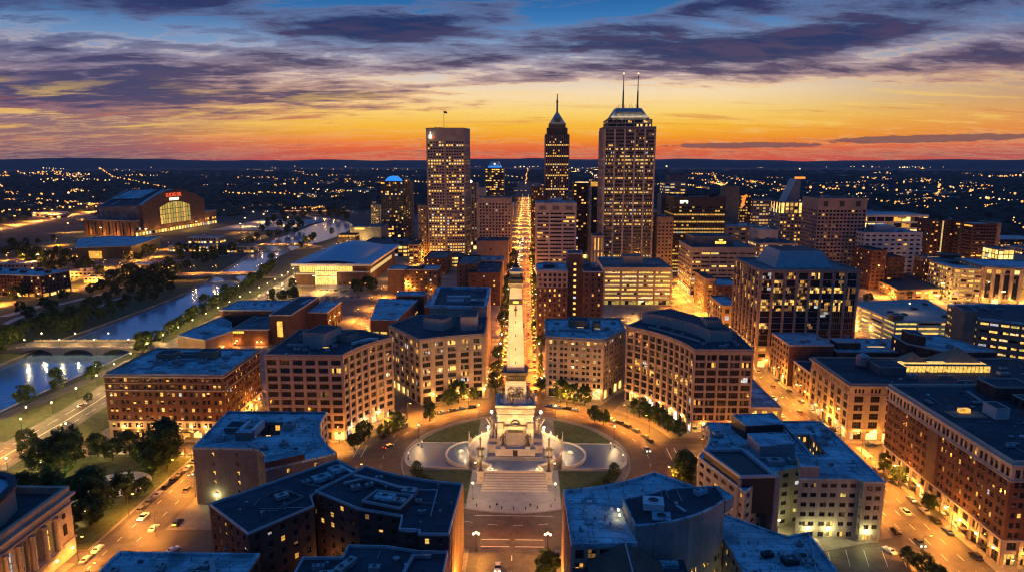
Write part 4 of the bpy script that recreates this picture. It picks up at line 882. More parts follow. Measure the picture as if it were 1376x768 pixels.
# long brick hotel, right
B = Bld('hotel', 'long brown brick hotel with gold-lit stone base along the east street', 'hotel', wall='red_brick', roof='roof_dark', trim='pale_stone')
ls = [sec(5.2, 5.2, 5.4, ((.14, .86),), (.03, .86), .7, 3, 2, .55, 'SAAY', wall='limestone', pil=(.9, .25, 'limestone')), sec(4.2, 4.2, 5.4, ((.2, .8),), (.16, .82), .5, 3, 1, .35, 'AD', wall='limestone', pil=(.9, .25, 'limestone')),
      sec(None, 3.55, 5.4, PAIR, (.24, .78), .3, 1, 2, .17, 'YAD', sill='limestone'), sec(4.6, 4.6, 5.4, ((.12, .44), (.56, .88)), (.16, .80), .45, 2, 2, .10, 'AD', wall='pale_stone'), blank(1.2, 'pale_stone')]
B.volume(rect(162, 262, -83, -5.5), 36.4, ls, cornice=(1.1, .8), belts=[(9.3, .45, .4), (30.2, .45, .4)], parapet=1.1, thick=.5)
M = MB(); M.box(161.5, 162.2, -43.5, -37.5, 9.8, 30.1, 'brown_brick'); B.part('bay', M)
B.penthouse(rect(196, 212, -22, -10), 36.4, 41.5, 'dark_brick', 'roof_dark', .6); B.penthouse(rect(182, 187, -44, -36), 36.4, 40.5, 'white_concrete') ; B.penthouse(rect(200, 240, -40, -26), 36.4, 40, 'tan_brick', secs=[sec(None, 3.6, 5, ((.25, .75),), (.2, .8), .2, 2, 1, .7, 'YA')]); B.penthouse(rect(196, 226, -62, -46), 36.4, 39.5, 'dark_brick')
M = MB(); M.box(167, 180, -43, -36, 36.42, 36.9, 'tan_brick', top='tan_brick'); M.box(172, 176, -38.5, -36.6, 36.9, 38.4, 'lit_amber'); B.part('roof_lantern', M)
B.duct([(190, -14), (188, -30)], 36.4, 1, .8); B.duct([(190, -48), (184, -66), (200, -74)], 36.4, .9, .6); B.ac(186, -26, 36.4, 3, 2, .8); B.ac(216, -12, 36.4, 4, 3, 2); B.scatter(168, 200, -78, -50, 36.4, 10, 'avd'); B.scatter(214, 250, -24, -8, 36.4, 8, 'avd')
for y in range(-80, -6, 9): wall_lamp(B, 161.6, y, 4.9, -1, 0, 1300, SOD)
for x in (170, 184, 200): wall_lamp(B, x, -83.4, 4.9, 0, -1, 1300, SOD)
for y in range(-76, -10, 11): M = MB(); M.box(159.6, 161.8, y - 1.6, y + 1.6, 3.4, 3.7, 'black_metal', True); B.part('awning', M)
B.scatter(166, 194, -80, -46, 36.4, 10, 'hpv'); B.scatter(166, 190, -32, -10, 36.4, 8, 'hpva'); B.scatter(226, 256, -78, -46, 36.4, 10, 'hpab'); B.done()

# beige department store with the lit roof lanterns
B = Bld('department_store', 'beige stone store with lit pyramid roof lanterns behind the brown brick hotel', 'building', wall='limestone', roof='roof_dark', trim='limestone')
mst = [sec(5.6, 5.6, 7.5, ((.14, .86),), (.04, .8), .5, 3, 1, .75, 'SSP'), sec(None, 3.9, 7.5, ((.22, .78),), (.14, .84), .4, 4, 2, .05, 'AD', sill='bronze_cladding', pil=(1.6, .3)), sec(4, 4, 7.5, ((.2, .34), (.43, .57), (.66, .8)), (.2, .72), .35, 1, 2, .06, 'A'), blank(.8)]
B.volume(rect(159, 268, 22.5, 68), 27.6, mst, cornice=(1.2, .9), belts=[(5.5, .4, .35), (22.4, .4, .35)], parapet=.8, thick=.5)
for (x0, x1, y0, y1) in ((196, 214, 44, 52), (214.5, 238, 44, 52)):
    M = MB(); M.box(x0, x1, y0, y1, 27.6, 31, 'lit_yellow'); 
    for k in range(int((x1 - x0) / 2)): M.box(x0 + k * 2 - .1, x0 + k * 2 + .1, y0 - .12, y0, 27.6, 31, 'frame_dark')
    M.box(x0 - .6, x1 + .6, y0 - .6, y0 + 1.2, 31.003, 31.5, 'roof_grey', True); B.part('roof_lantern', M)
for (cx, cy, s_) in ((204, 54, 8), (228, 56, 11)):
    M = MB(); P_ = [(cx - s_, cy - s_ * .7), (cx + s_, cy - s_ * .7), (cx + s_, cy + s_ * .7), (cx - s_, cy + s_ * .7)]; M.frustum(P_, 29.5, [(cx, cy)] * 4, 29.5 + s_ * .75, 'tan_brick'); B.part('pyramid_roof', M)
B.tank(178, 52, 27.6, 3, 5); B.penthouse(rect(180, 193, 38, 50), 27.6, 31.5, 'dark_concrete'); B.ac(194, 34, 27.6, 4, 3, 2); B.ac(242, 40, 27.6, 5, 3, 1.5); B.scatter(176, 260, 28, 64, 27.6, 14, 'avd')
for y in range(26, 66, 8): wall_lamp(B, 158.6, y, 4.8, -1, 0, 1300, SOD)
for x in range(164, 200, 8): wall_lamp(B, x, 22.1, 4.8, 0, -1, 1500, SOD)
B.scatter(164, 264, 25, 36, 27.6, 14, 'hpv'); B.done()
B = Bld('brick_building', 'narrow tan-fronted brick block with blue roofs along the east street', 'building', wall='dark_brick', roof='roof_blue', trim='coping')
B.volume(rect(160, 186, 103, 133), 24.6, [blank()], sides={'W': [sec(5, 5, 5, ((.15, .85),), (.05, .8), .4, 2, 1, .7, 'SA', wall='tan_brick'), sec(None, 3.8, 5, ((.2, .8),), (.2, .8), .3, 3, 1, .1, 'A', wall='tan_brick')]})
B.volume(rect(187, 232, 101, 131), 21.5, [blank()], roof='roof_blue'); B.volume(rect(162, 176, 75, 100), 16, [blank()], roof='roof_dark', sides={'W': [sec(None, 3.8, 5, ((.2, .8),), (.2, .8), .3, 3, 1, .4, 'A', wall='tan_brick')]})
B.penthouse(rect(190, 204, 108, 118), 21.5, 25.5, 'dark_brick', 'roof_blue'); B.skylight((214, 110), (1, 0), 10, 2, 21.5, 'lit_yellow', 1.2); B.scatter(165, 230, 104, 128, 24.6, 6, 'a'); B.scatter(190, 228, 104, 128, 21.5, 6, 'av')
for y in (80, 92, 108, 124): wall_lamp(B, 159.6 if y > 101 else 161.6, y, 4.6, -1, 0, 1100, SOD)
B.done()
B = Bld('brick_building', 'windowless brown brick box with sloping blue roof behind the beige store', 'building', wall='dark_brick', roof='roof_blue')
B.volume([(222, 92), (234, 76), (262, 76), (252, 112), (224, 112)], 29, [blank(20), sec(None, 4, 8, ((.3, .5),), (.3, .7), .3, 1, 1, .5, 'Y')]); B.penthouse([(223.5, 93), (229, 86), (232, 100), (225, 104)], 29, 35, 'dark_brick'); B.scatter(236, 250, 82, 106, 29, 6, 'av'); B.done()
# tall dark-glass office with mansard top
B = Bld('office_tower', 'broad dark-glass office with stone piers and sloped grey mansard roof', 'building', wall='pink_stone', roof='roof_grey', trim='pink_stone')
ns_ = [sec(6, 6, 8, ((.2, .8),), (.05, .75), .5, 2, 1, .9, 'SSA'), sec(8, 4, 8, ((.2, .8),), (.2, .8), .4, 2, 1, .6, 'AY'), sec(None, 3.9, 8, ((.10, .90),), (.04, .97), .6, 5, 2, .46, 'AYYD', row=.3, pil=(1.3, .5), margin=.6, drop=.66), sec(9.5, 4.6, 8, ((.14, .86),), (.08, .94), .5, 5, 2, .5, 'AYD', pil=(1.1, .4), margin=.6, drop=.6), blank(1)]
B.volume(rect(153, 215.5, 141, 196), 63.4, ns_, parapet=1, cornice=(.5, .6), belts=[(53, .6, .5), (14, .6, .6)])
M = MB(); M.frustum(rect(166, 203, 152, 190), 63.41, rect(171, 198, 158, 186), 74, 'grey_metal', 'roof_dark'); B.part('mansard_roof', M)
for x in range(162, 212, 9): B.ac(x, 145.5, 63.4, 2.4, 1.6, 1.6)
for x in (160, 175, 190, 205): wall_lamp(B, x, 140.5, 5, 0, -1, 1500, SOD)
for y in (148, 160, 172, 186): wall_lamp(B, 152.5, y, 5, -1, 0, 1300, SOD)
B.done()
# garage and the ribbon-lit block at the right edge
B = Bld('parking_garage', 'white multi-storey parking garage with cars on its top deck', 'garage', wall='white_concrete', roof='parking_deck', trim='white_concrete', seed=4)
B.volume([(264, 184), (312, 184), (329, 262), (262, 250)], 20.5, [sec(None, 3.4, 16, ((.03, .97),), (.36, .86), 1.2, 1, 1, .95, 'YGY', frame='frame_pale', margin=.4, drop=.05)], parapet=1.1, thick=.4)
B.penthouse(rect(263, 270, 185, 192), 20.5, 25, 'tan_brick'); wall_lamp(B, 290, 183.5, 6, 0, -1, 2500, YGR); wall_lamp(B, 263, 215, 9, -1, 0, 2500, AMB); wall_lamp(B, 263, 240, 9, -1, 0, 2500, AMB); point_light((290, 215, 27), 2500, WRM, .4, B.empty()); M = MB(); M.tube((290, 215, 20.5), (290, 215, 27.4), .12, .08, 'black_metal', 6); M.ball((290, 215, 27.6), .5, 'lamp_warm', 8); B.part('deck_lamp', M); B.done()
B = Bld('office_building', 'ribbon-windowed office with blank stair tower at the right edge', 'building', wall='tan_brick', roof='roof_dark', trim='roof_blue')
B.volume([(266, 100), (306, 70), (345, 60), (345, 140), (272, 140)], 42, [sec(None, 4.3, 9, ((.06, .47), (.53, .94)), (.36, .70), .3, 3, 1, .85, 'YPYG', margin=.6, drop=.08)], parapet=1.0, thick=1.5); B.penthouse([(258.5, 101), (265.6, 101), (271, 118), (262, 118)], 0, 46.5, 'tan_brick'); B.scatter(280, 330, 90, 130, 42, 8, 'avd'); wall_lamp(B, 262, 100.4, 6, 0, -1, 2500, SOD); B.done()
# ------------------------------------------------------------------ the monument and its circle
def sq(h, c=(0, 0), hy=None): hy = hy or h; return [(c[0] - h, c[1] - hy), (c[0] + h, c[1] - hy), (c[0] + h, c[1] + hy), (c[0] - h, c[1] + hy)]
def octo(h, k=.3): a = h * (1 - k); return [(-a, -h), (a, -h), (h, -a), (h, a), (a, h), (-a, h), (-h, a), (-h, -a)]
frs = random.Random(5)
def figure(M, x, y, z, h, face, m, arm=0):
    c, s = math.cos(face), math.sin(face); b = h / 7.5
    M.lathe([(b * 1.1, 0), (b * .95, h * .10), (b * .75, h * .3), (b * .72, h * .5), (b * .98, h * .70), (b * 1.02, h * .78), (b * .55, h * .84), (b * .30, h * .86)], (x, y, z), m, 8, 1.0, .8)
    M.ball((x + c * b * .1, y + s * b * .1, z + h * .93), b * .52, m, 8, 1.15)
    for q in (-1, 1):
        sx, sy = x - s * b * q, y + c * b * q
        e = (sx + c * b * .8 - s * q * b * .6, sy + s * b * .8 + c * q * b * .6, z + h * (.60 + .22 * arm * (q > 0)))
        w = (e[0] + c * b * 1.1, e[1] + s * b * 1.1, e[2] + h * (.22 if arm and q > 0 else -.08))
        M.tube((sx, sy, z + h * .79), e, b * .3, b * .26, m, 6); M.tube(e, w, b * .25, b * .18, m, 6); M.ball(w, b * .22, m, 6)
mo = thing('monument', 'tall white floodlit obelisk monument with bronze figures in the middle of the circle', 'monument', (0, 0, .2))
M = MB(); ter = circ(21.5, -62, 242, 48); ter = ter + [(-12.5, -25), (12.5, -25)]
M.prism(ccw(ter), .2, 4.2, 'limestone', 'plaza_paving'); M.ring(ccw(ter), .35, -.5, 4.203, 5.1, 'marble'); M.build('terrace', mo)
M = MB(); N_ = 22
for k in range(N_):
    y0 = -25 - (k + 1) * .44; z1 = 4.2 * (1 - (k + 1) / (N_ + 1)); w = 12.4 + 1.6 * (k / N_)
    M.box(-w, w, y0, -25 - k * .44 + .0, .2, z1, 'marble' if k % 3 else 'plaza_paving')
M.build('stairs', mo)
M = MB()
for k, (hw, z0, z1) in enumerate(((13.2, 4.2, 4.6), (12.6, 4.6, 5.0), (12.0, 5.0, 5.4))): M.prism(sq(hw), z0, z1, 'plaza_paving', 'plaza_paving')
M.prism([(-12, -8), (12, -8), (12, 8), (-12, 8)], 5.4, 9.4, 'marble', 'marble'); M.prism([(-8.7, -11.2), (8.7, -11.2), (8.7, -8.003), (-8.7, -8.003)], 5.4, 8.6, 'marble', 'marble'); M.prism([(-8.7, 8.003), (8.7, 8.003), (8.7, 11.2), (-8.7, 11.2)], 5.4, 8.6, 'marble', 'marble')
M.ring([(-12, -8), (12, -8), (12, 8), (-12, 8)], .4, .01, 8.5, 9.1, 'marble'); M.build('plinth', mo)
M = MB(); M.box(-1.05, 1.05, -11.26, -11.201, 5.4, 8.1, 'black_metal'); M.build('door', mo)
M = MB(); M.frustum(sq(8.1), 9.4, sq(7.75), 22.4, 'marble', 'marble'); M.ring(sq(7.75), .45, -.1, 22.403, 23.2, 'marble'); M.prism(sq(7.9), 23.2, 26.6, 'marble', 'marble'); M.ring(sq(7.9), .9, -.3, 26.603, 27.6, 'marble'); M.ring(sq(8.0), .35, .02, 24.2, 25.8, 'pale_stone')
for s_ in (-1, 1): M.box(s_ * 6.6 - 1.3, s_ * 6.6 + 1.3, -8.55, -7.5, 16.5, 19.5, 'pale_stone', True)
M.box(-7.5, 7.5, -8.4, -7.6, 17.9, 18.5, 'bronze', True); M.box(-3.3, 3.3, -8.4, -7.8, 15.0, 15.9, 'bronze', True)
for k in range(9): a = math.pi * k / 9; b_ = math.pi * (k + 1) / 9; M.tube((2.1 * math.cos(a), -8.2, 18.5 + 2.0 * math.sin(a)), (2.1 * math.cos(b_), -8.2, 18.5 + 2.0 * math.sin(b_)), .3, .3, 'bronze', 6)
M.lathe([(1.5, 0), (1.5, .1), (.01, .6)], (0, -8.05, 18.9), 'marble', 10); M.build('pedestal', mo)
M = MB(); M.frustum(octo(7.2), 27.6, octo(5.4), 31.0, 'marble', 'marble'); M.frustum(octo(4.9, .2), 31.0, octo(4.2, .16), 37.3, 'marble', 'marble'); M.build('shaft_base', mo)
M = MB()
for k in range(44):
    a = 2 * math.pi * k / 44 + frs.uniform(-.06, .06); r = frs.uniform(5.4, 7.4) if k % 2 else frs.uniform(4.9, 6.2); z = 27.7 if k % 2 else 29.2
    figure(M, r * math.cos(a), r * math.sin(a), z, frs.uniform(2.8, 4.4), a, 'bronze', frs.random() < .4)
for s_ in (-1, 1): 
    for k in range(10): a = math.pi * k / 10; b_ = math.pi * (k + 1) / 10; M.tube((s_ * 1.9 + 1.4 * math.cos(a), -5.2, 33.2 + .9 * math.sin(a)), (s_ * 1.9 + 1.4 * math.cos(b_), -5.2, 33.2 + .9 * math.sin(b_)), .28, .28, 'bronze', 6)
M.build('bronze_frieze', mo)
M = MB(); M.prism(sq(4.3), 37.3, 38.2, 'bronze', 'bronze'); M.frustum(sq(4.4), 38.2, sq(4.0), 40.2, 'bronze', 'bronze'); M.ring(sq(4.2), 1.4, -.1, 40.203, 41.4, 'bronze')
for s_ in (-1, 1): M.tube((s_ * 5, -3.5, 40.8), (s_ * 7.8, -3.9, 40.9), .55, .15, 'bronze', 8); M.tube((s_ * 5, 3.5, 40.8), (s_ * 7.8, 3.9, 40.9), .55, .15, 'bronze', 8)
for k in range(10): x = -3.8 + .84 * k; figure(M, x, -4.6, 37.4, frs.uniform(2, 2.8), -1.57, 'bronze', k % 3 == 0)
M.build('lower_astragal', mo)
M = MB(); M.frustum(sq(3.95), 40.2, sq(2.75), 71.2, 'marble', 'marble'); M.frustum(sq(2.72), 73.3, sq(2.5), 78.0, 'marble', 'marble'); M.build('shaft', mo)
M = MB()
for z in (45, 51, 57, 63): M.box(-.18, .18, -(3.95 - (z - 40.2) * .0387) - .04, -3.0 if z < 60 else -2.6, z, z + 1.1, 'black_metal')
M.build('slit_window', mo)
M = MB(); M.tube((0, -3.1, 66.2), (0, -2.95, 70), .16, .12, 'bronze', 6); M.box(-.75, .75, -3.08, -2.9, 68.5, 69.1, 'bronze'); M.ball((0, -3.05, 70.2), .35, 'bronze', 8); M.build('bronze_anchor', mo)
M = MB(); M.prism(sq(2.95), 71.2, 73.3, 'bronze', 'bronze'); M.box(-1.2, 1.2, -3.05, -2.96, 71.8, 72.8, 'sign_gold'); M.build('upper_astragal', mo)
M = MB(); M.frustum(sq(2.5), 78.0, sq(3.2), 80.4, 'marble', 'marble'); M.prism(sq(3.35), 80.4, 81.1, 'bronze', 'marble'); M.ring(sq(3.2), .1, -.15, 81.103, 82.2, 'bronze')
for k in range(12):
    for s_ in (-1, 1): M.box(-2.6 + k * .47 - .12, -2.6 + k * .47 + .12, s_ * 3.0 - .15, s_ * 3.0 + .15, 78.3, 80.3, 'bronze')
M.build('balcony', mo)
M = MB(); M.prism(octo(2.5), 81.1, 85.0, 'marble', 'marble'); M.ring(octo(2.5), .35, -.1, 85.003, 85.6, 'marble'); M.frustum(octo(2.3), 85.0, octo(1.6), 87.2, 'marble', 'marble'); M.ring(octo(2.5), .25, .02, 82.6, 84, 'bronze'); M.lathe([(1.5, 0), (1.3, .8), (.9, 1.2)], (0, 0, 87.2), 'bronze', 12); M.build('turret', mo)
M = MB(); figure(M, 0, 0, 88.3, 6.0, -1.57, 'bronze', 1); M.tube((-.8, -.8, 90.0), (-1.1, -1.4, 94.8), .08, .05, 'bronze', 6); M.tube((.8, -1.6, 93.0), (.9, -1.9, 94.6), .12, .2, 'bronze', 6); M.build('victory_statue', mo)
for s_, nm in ((-1, 'war'), (1, 'peace')):
    M = MB(); M.prism(ccw([(s_ * 8.2, -5.5), (s_ * 12.0, -5.5), (s_ * 12.0, 5.5), (s_ * 8.2, 5.5)]), 9.4, 11.2, 'marble', 'marble')
    for k in range(16): figure(M, s_ * frs.uniform(8.6, 11.4), frs.uniform(-5, 5), 11.2 + (k % 3) * 1.7, frs.uniform(3, 5.4), 0 if s_ > 0 else math.pi, 'marble', frs.random() < .5)
    M.tube((s_ * 9.4, -2, 13), (s_ * 12.8, -6.2, 20.6), .4, .25, 'marble', 8); M.build('sculpture_group', mo)
for s_ in (-1, 1): M = MB(); M.box(s_ * 5.4 - 1.1, s_ * 5.4 + 1.1, -10.9, -8.3, 8.603, 9.6, 'marble'); figure(M, s_ * 5.4, -9.8, 9.6, 5.6, -1.57, 'bronze', s_ > 0); M.tube((s_ * 5.4 + .9, -10.2, 9.6), (s_ * 5.4 + 1.2, -10.5, 15.6), .12, .1, 'bronze', 6); M.build('soldier_statue', mo)
# tall bronze candelabra on stone pedestals
for k, (x, y, nm) in enumerate(((-14.2, -26, 'tall bronze candelabrum on white pedestal left of the monument stairs'), (14.2, -26, 'tall bronze candelabrum on white pedestal right of the monument stairs'))):
    r = thing('candelabrum', nm, 'candelabrum', (x, y, .2), 0, 'monument candelabra')
    M = MB(); M.prism(sq(1.7, (x, y)), .2, 1.2, 'marble', 'marble'); M.prism(sq(1.35, (x, y)), 1.2, 5.2, 'marble', 'marble'); M.ring(sq(1.35, (x, y)), .3, -.05, 5.203, 5.7, 'marble'); M.lathe([(.5, 0), (.5, .05)], (x, y - 1.36, 3), 'bronze', 8); M.build('pedestal', r)
    M = MB(); M.lathe([(.95, 5.2), (.8, 6), (.5, 6.6), (.48, 11.2), (1.3, 11.6), (1.3, 11.9), (.45, 12.2), (.42, 14.4), (1.4, 14.8), (1.4, 15.2), (.4, 15.6), (.35, 19), (.55, 19.4), (.1, 20.4)], (x, y, 0), 'bronze', 12)
    for q in range(6): a = q * math.pi / 3; M.tube((x, y, 14.9), (x + 1.7 * math.cos(a), y + 1.7 * math.sin(a), 14.6), .14, .1, 'bronze', 6); M.ball((x + 1.7 * math.cos(a), y + 1.7 * math.sin(a), 15.1), .32, 'bronze', 8)
    M.build('pole', r)
for x, y, zt, nm in ((-11.5, 12, 17.0, 'high floodlight globe on curved white mast behind the monument, left side'), (11.5, 12, 17.0, 'high floodlight globe on curved white mast behind the monument, right side'), (-13.0, 10, 10.2, 'lower bright globe lamp beside the war sculptures'), (13.0, 10, 10.2, 'lower bright globe lamp beside the peace sculptures')):
    r = thing('globe_lamp', nm, 'lamp', (x, y, 4.2), 0, 'monument globe lamps')
    M = MB(); s_ = 1 if x > 0 else -1; x2 = x - s_ * (1.8 if zt > 12 else 0)
    M.lathe([(.5, 0), (.35, .6), (.2, 1.2)], (x2, y, 4.2), 'marble', 10); M.tube((x2, y, 5.0), (x2 + s_ * .3, y, zt * .6), .28, .22, 'marble'); M.tube((x2 + s_ * .3, y, zt * .6), (x, y, zt - .7), .22, .16, 'marble'); M.build('mast', r)
    M = MB(); M.ball((x, y, zt), .62 if zt > 12 else .5, 'lamp_white', 12); M.build('lamp_head', r); point_light((x, y - 1.3, zt), 9000 if zt > 12 else 6000, (1, .56, .19), .4, r)
# fountains and the flat pools east and west
for s_, nm in ((-1, 'west'), (1, 'east')):
    r = thing('fountain', 'half-round lit fountain basin with low white rim on the %s side of the monument' % nm, 'fountain', (s_ * 24, 0, .2))
    M = MB(); slab = [(s_ * 20, -13.8), (s_ * 44, -13.8)] + [(s_ * (44 + 6.3 * math.cos(R(a))), 13.8 * math.sin(R(a))) for a in range(-80, 81, 10)] + [(s_ * 44, 13.8), (s_ * 20, 13.8)]
    M.prism(ccw(slab), .2, .65, 'plaza_paving', 'pool_water'); M.ring(ccw(slab), .0, -1.0, .653, .95, 'plaza_paving'); M.build('cascade', r)
    bas = [(s_ * (21 + 10.5 * math.cos(R(a))), 13 * math.sin(R(a))) for a in range(-90, 91, 10)]
    M = MB(); bp = ccw(bas); M.ring(bp, .5, -.4, .66, 1.9, 'marble'); M.build('basin_rim', r); M = MB(); M.face([(p[0], p[1], 1.45) for p in bp], 'pool_water'); M.build('water', r)
    M = MB(); M.lathe([(1.5, 0), (1.2, .5), (.4, .9)], (s_ * 25, 1.5, 1.46), 'marble', 10)
    for k in range(9): a = k * .7; M.tube((s_ * 25, 1.5, 2.2), (s_ * 25 + 1.1 * math.cos(a), 1.5 + 1.1 * math.sin(a), 1.5), .08, .12, 'pool_glow', 5)
    M.build('jets', r); point_light((s_ * 25, 1.0, 3.6), 600, WRM, .3, r)
    M = MB()
    for k in range(7): a = R(-38 + k * 13); figure(M, s_ * 21.4 * math.cos(a), 21.4 * math.sin(a), 4.2, frs.uniform(1.8, 3.2), 0, 'marble', k % 2)
    M.tube((s_ * 21.2, 3.0, 4.2), (s_ * 21.4, 3.0, 11), .55, .1, 'marble', 8); M.build('figures', r); point_light((s_ * 22.7, -4, 3.4), 700, WRM, .25, r); point_light((s_ * 22.5, 6, 4), 700, WRM, .25, r)
# round plaza, lawns
sheet('plaza', circ(51.4, 0, 360, 96)[:-1], .2, 'pavement', thick=.15)
sheet('stair_forecourt', [(-18.5, -14), (-18.5, -47.5)] + circ(51, 249, 291, 8) + [(18.5, -47.5), (18.5, -14)], .215, 'plaza_paving')
for s_ in (-1, 1):
    for y0, y1 in ((15, 46), (-46, -15)):
        pl = [(s_ * 18.8, y0), (s_ * 18.8, y1)]; out = []
        rr = 48.5
        xs = [18.8 + (46.1 - 18.8) * k / 14 for k in range(15)]
        arcp_ = [(s_ * x, (1 if y0 > 0 else -1) * min(46, math.sqrt(max(225, rr * rr - x * x)))) for x in xs]
        poly = [(s_ * 18.8, (1 if y0 > 0 else -1) * 15)] + arcp_
        sheet('lawn', poly, .26, 'grass')
M = MB(); 
for k in range(96):
    a, b, c, d = [(r_ * math.cos(2 * math.pi * q / 96), r_ * math.sin(2 * math.pi * q / 96)) for r_, q in ((51.6, k), (51.6, k + 1), (51.1, k + 1), (51.1, k))]
    M.face([(*a, .06), (*b, .06), (*b, .27), (*a, .27)], 'concrete'); M.face([(*a, .27), (*b, .27), (*c, .27), (*d, .27)], 'concrete')
tag(M.build('kerb'), None, kind='structure')
for k, x in enumerate((-14.5, -9.2, -4.6, 0, 4.6, 9.2, 14.5)):
    M = MB(); y = -math.sqrt(48.6 ** 2 - x * x); M.lathe([(.22, 0), (.2, .9), (.26, .95), (.14, 1.15)], (x, y, .21), 'black_metal', 8); o = M.build('bollard')
    tag(o, 'short black bollard at the foot of the forecourt, %s from the west' % ORD[k], 'bollard', 'bollards along the forecourt edge')
# floodlights aimed at the shaft
for k, (x, y, zt, pw, sz) in enumerate(((-30, -41, 30, 220000, 30), (30, -41, 30, 220000, 30), (-36, -34, 62, 450000, 22), (36, -34, 62, 450000, 22), (-46, 10, 50, 220000, 40), (46, 10, 50, 220000, 40), (-6.5, -46.5, 74, 220000, 14), (6.5, -46.5, 80, 220000, 14))):
    side = 'left' if x < 0 else 'right'
    r = thing('floodlight', 'small floodlight on the %s lawn aimed at %s' % (side, ['the pedestal', 'the pedestal', 'the upper shaft', 'the upper shaft', 'the shaft from the side', 'the shaft from the side', 'the balcony', 'the balcony'][k]), 'floodlight', (x, y, .3), 0, 'monument floodlights')
    M = MB(); M.tube((x, y, .25), (x, y, 1.0), .1, .1, 'black_metal', 6); M.box(x - .4, x + .4, y - .3, y + .3, 1.0, 1.5, 'black_metal', True); M.build('housing', r)
    l = bpy.data.lights.new('floodlight_beam', 'SPOT'); l.energy = pw; l.color = (1, .57, .19); l.spot_size = R(sz); l.spot_blend = .6; l.shadow_soft_size = .3
    o = bpy.data.objects.new('floodlight_beam', l); COL.objects.link(o); o.parent = r; o.location = (0, 0, 1.8); o.rotation_euler = (Vector((0, 0, zt)) - Vector((x, y, 2))).to_track_quat('-Z', 'Y').to_euler()

for k, (x, y) in enumerate(((-9.5, -23.5), (9.5, -23.5), (-17, -18), (17, -18), (-16, 14), (16, 14))):  # small lights added to warm the terrace and stairs
    r = thing('terrace_fill_light', 'added low warm fill light at the %s of the monument terrace' % ('left stair head', 'right stair head', 'left front edge', 'right front edge', 'left back edge', 'right back edge')[k], 'light', (x, y, 4.2), 0, 'added terrace fill lights')
    M = MB(); M.lathe([(.25, 4.2), (.2, 5.0), (.32, 5.1), (.3, 5.5), (.05, 5.7)], (x, y, 0), 'bronze', 8); M.build('housing', r); M = MB(); M.lathe([(.34, 5.14), (.33, 5.46)], (x, y, 0), 'lamp_warm', 8); M.build('lamp_head', r); point_light((x, y, 6.4), 900, WRM, .3, r)
# ------------------------------------------------------------------ downtown beyond the circle
def fr(xl, xr, yt, Y):
    a, b = at_y(xl, yt, Y), at_y(xr, yt, Y); return a[0], b[0], (a[1] + b[1]) / 2
def tower(name, label, xl, xr, yt, Y, depth, secs, wall='concrete', roof='roof_dark', trim=None, cat='building', side=None, top=None, **kw):
    x0, x1, h = fr(xl, xr, yt, Y)
    B = Bld(name, label, cat, wall=wall, roof=roof, trim=trim or wall, seed=kw.get('seed'))
    B.volume(rect(x0, x1, Y, Y + depth), h, secs, parapet=kw.get('parapet', 1.2), sides=side, cornice=kw.get('cornice'), belts=kw.get('belts', ()))
    B.x0, B.x1, B.y0, B.y1, B.h = x0, x1, Y, Y + depth, h
    return B
def cube(M, *a, **k): M.box(*a, **k)
# twin-mast tower
x0, x1, h = fr(812, 882, 171, 500); xm = (x0 + x1) / 2
B = Bld('skyscraper', 'tallest dark tower with lit office bands and twin roof masts', 'skyscraper', wall='dark_concrete', roof='roof_dark', trim='grey_metal', seed=21)
cs_ = [sec(9, 4.5, 11.4, ((.08, .92),), (.1, .9), .8, 4, 1, .7, 'AYS', margin=1), sec(None, 4.0, 11.4, ((.07, .355), (.375, .625), (.645, .93)), (.30, .74), .6, 3, 1, .40, 'YYAPD', row=.40, margin=1, pil=(1.9, .7, 'pale_stone')), blank(2)]
B.volume(rect(x0, x1, 500, 552), h, cs_, parapet=.8)
B.volume(rect(x0 + 4, x1 - 4, 504, 548), h + 8.5, [sec(None, 4.2, 10.6, ((.06, .94),), (.2, .85), .4, 4, 1, .5, 'YP')], z0=h + .01, parapet=.5)
hz = fr(812, 882, 158, 500)[2]
B.volume(rect(x0 + 7, x1 - 7, 507, 545), hz, [blank()], z0=h + 8.52, parapet=.5, )
ht = fr(812, 882, 144, 500)[2]
M = MB(); M.frustum(rect(x0 + 7.6, x1 - 7.6, 507.6, 544.4), hz + .02, rect(xm - 14.5, xm + 14.5, 517, 535), ht, 'grey_metal', 'roof_dark'); B.part('sloped_crown', M)
M = MB(); f_ = .30; M.box(xm - 15.5, xm + 15.5, 508.2, 512, hz + 2.2, hz + 6.6, 'black_metal', True); B.part('crown_louvre', M)
M = MB(); M.box(x0 + 8, x1 - 8, 505.5, 506.5, hz + .3, hz + 1.0, 'lit_pale'); B.part('crown_light', M)
for k in range(6): point_light((x0 + 11 + k * (x1 - x0 - 22) / 5, 503.5, hz + 2.2), 2600, WHT, .4, B.empty())
for k, px in enumerate((837.5, 857)):
    xa = at_y(px, 130, 520)[0]; z1 = at_y(px, 99, 520)[1]; M = MB(); M.tube((xa, 520, ht), (xa, 520, ht + (z1 - ht) * .5), 1.1, .8, 'black_metal'); M.tube((xa, 520, ht + (z1 - ht) * .5), (xa, 520, z1 - 1), .6, .35, 'black_metal'); M.ball((xa, 520, z1), 1.0, 'far_warm', 8); B.part('mast', M)
M = MB()
for k in range(12): x = xm - 13 + k * 2.4; M.tube((x, 520 + (k % 3) * 5, ht), (x, 520 + (k % 3) * 5, ht + 2 + (k * 7 % 5)), .25, .15, 'black_metal', 5)
B.part('antenna', M); B.done()
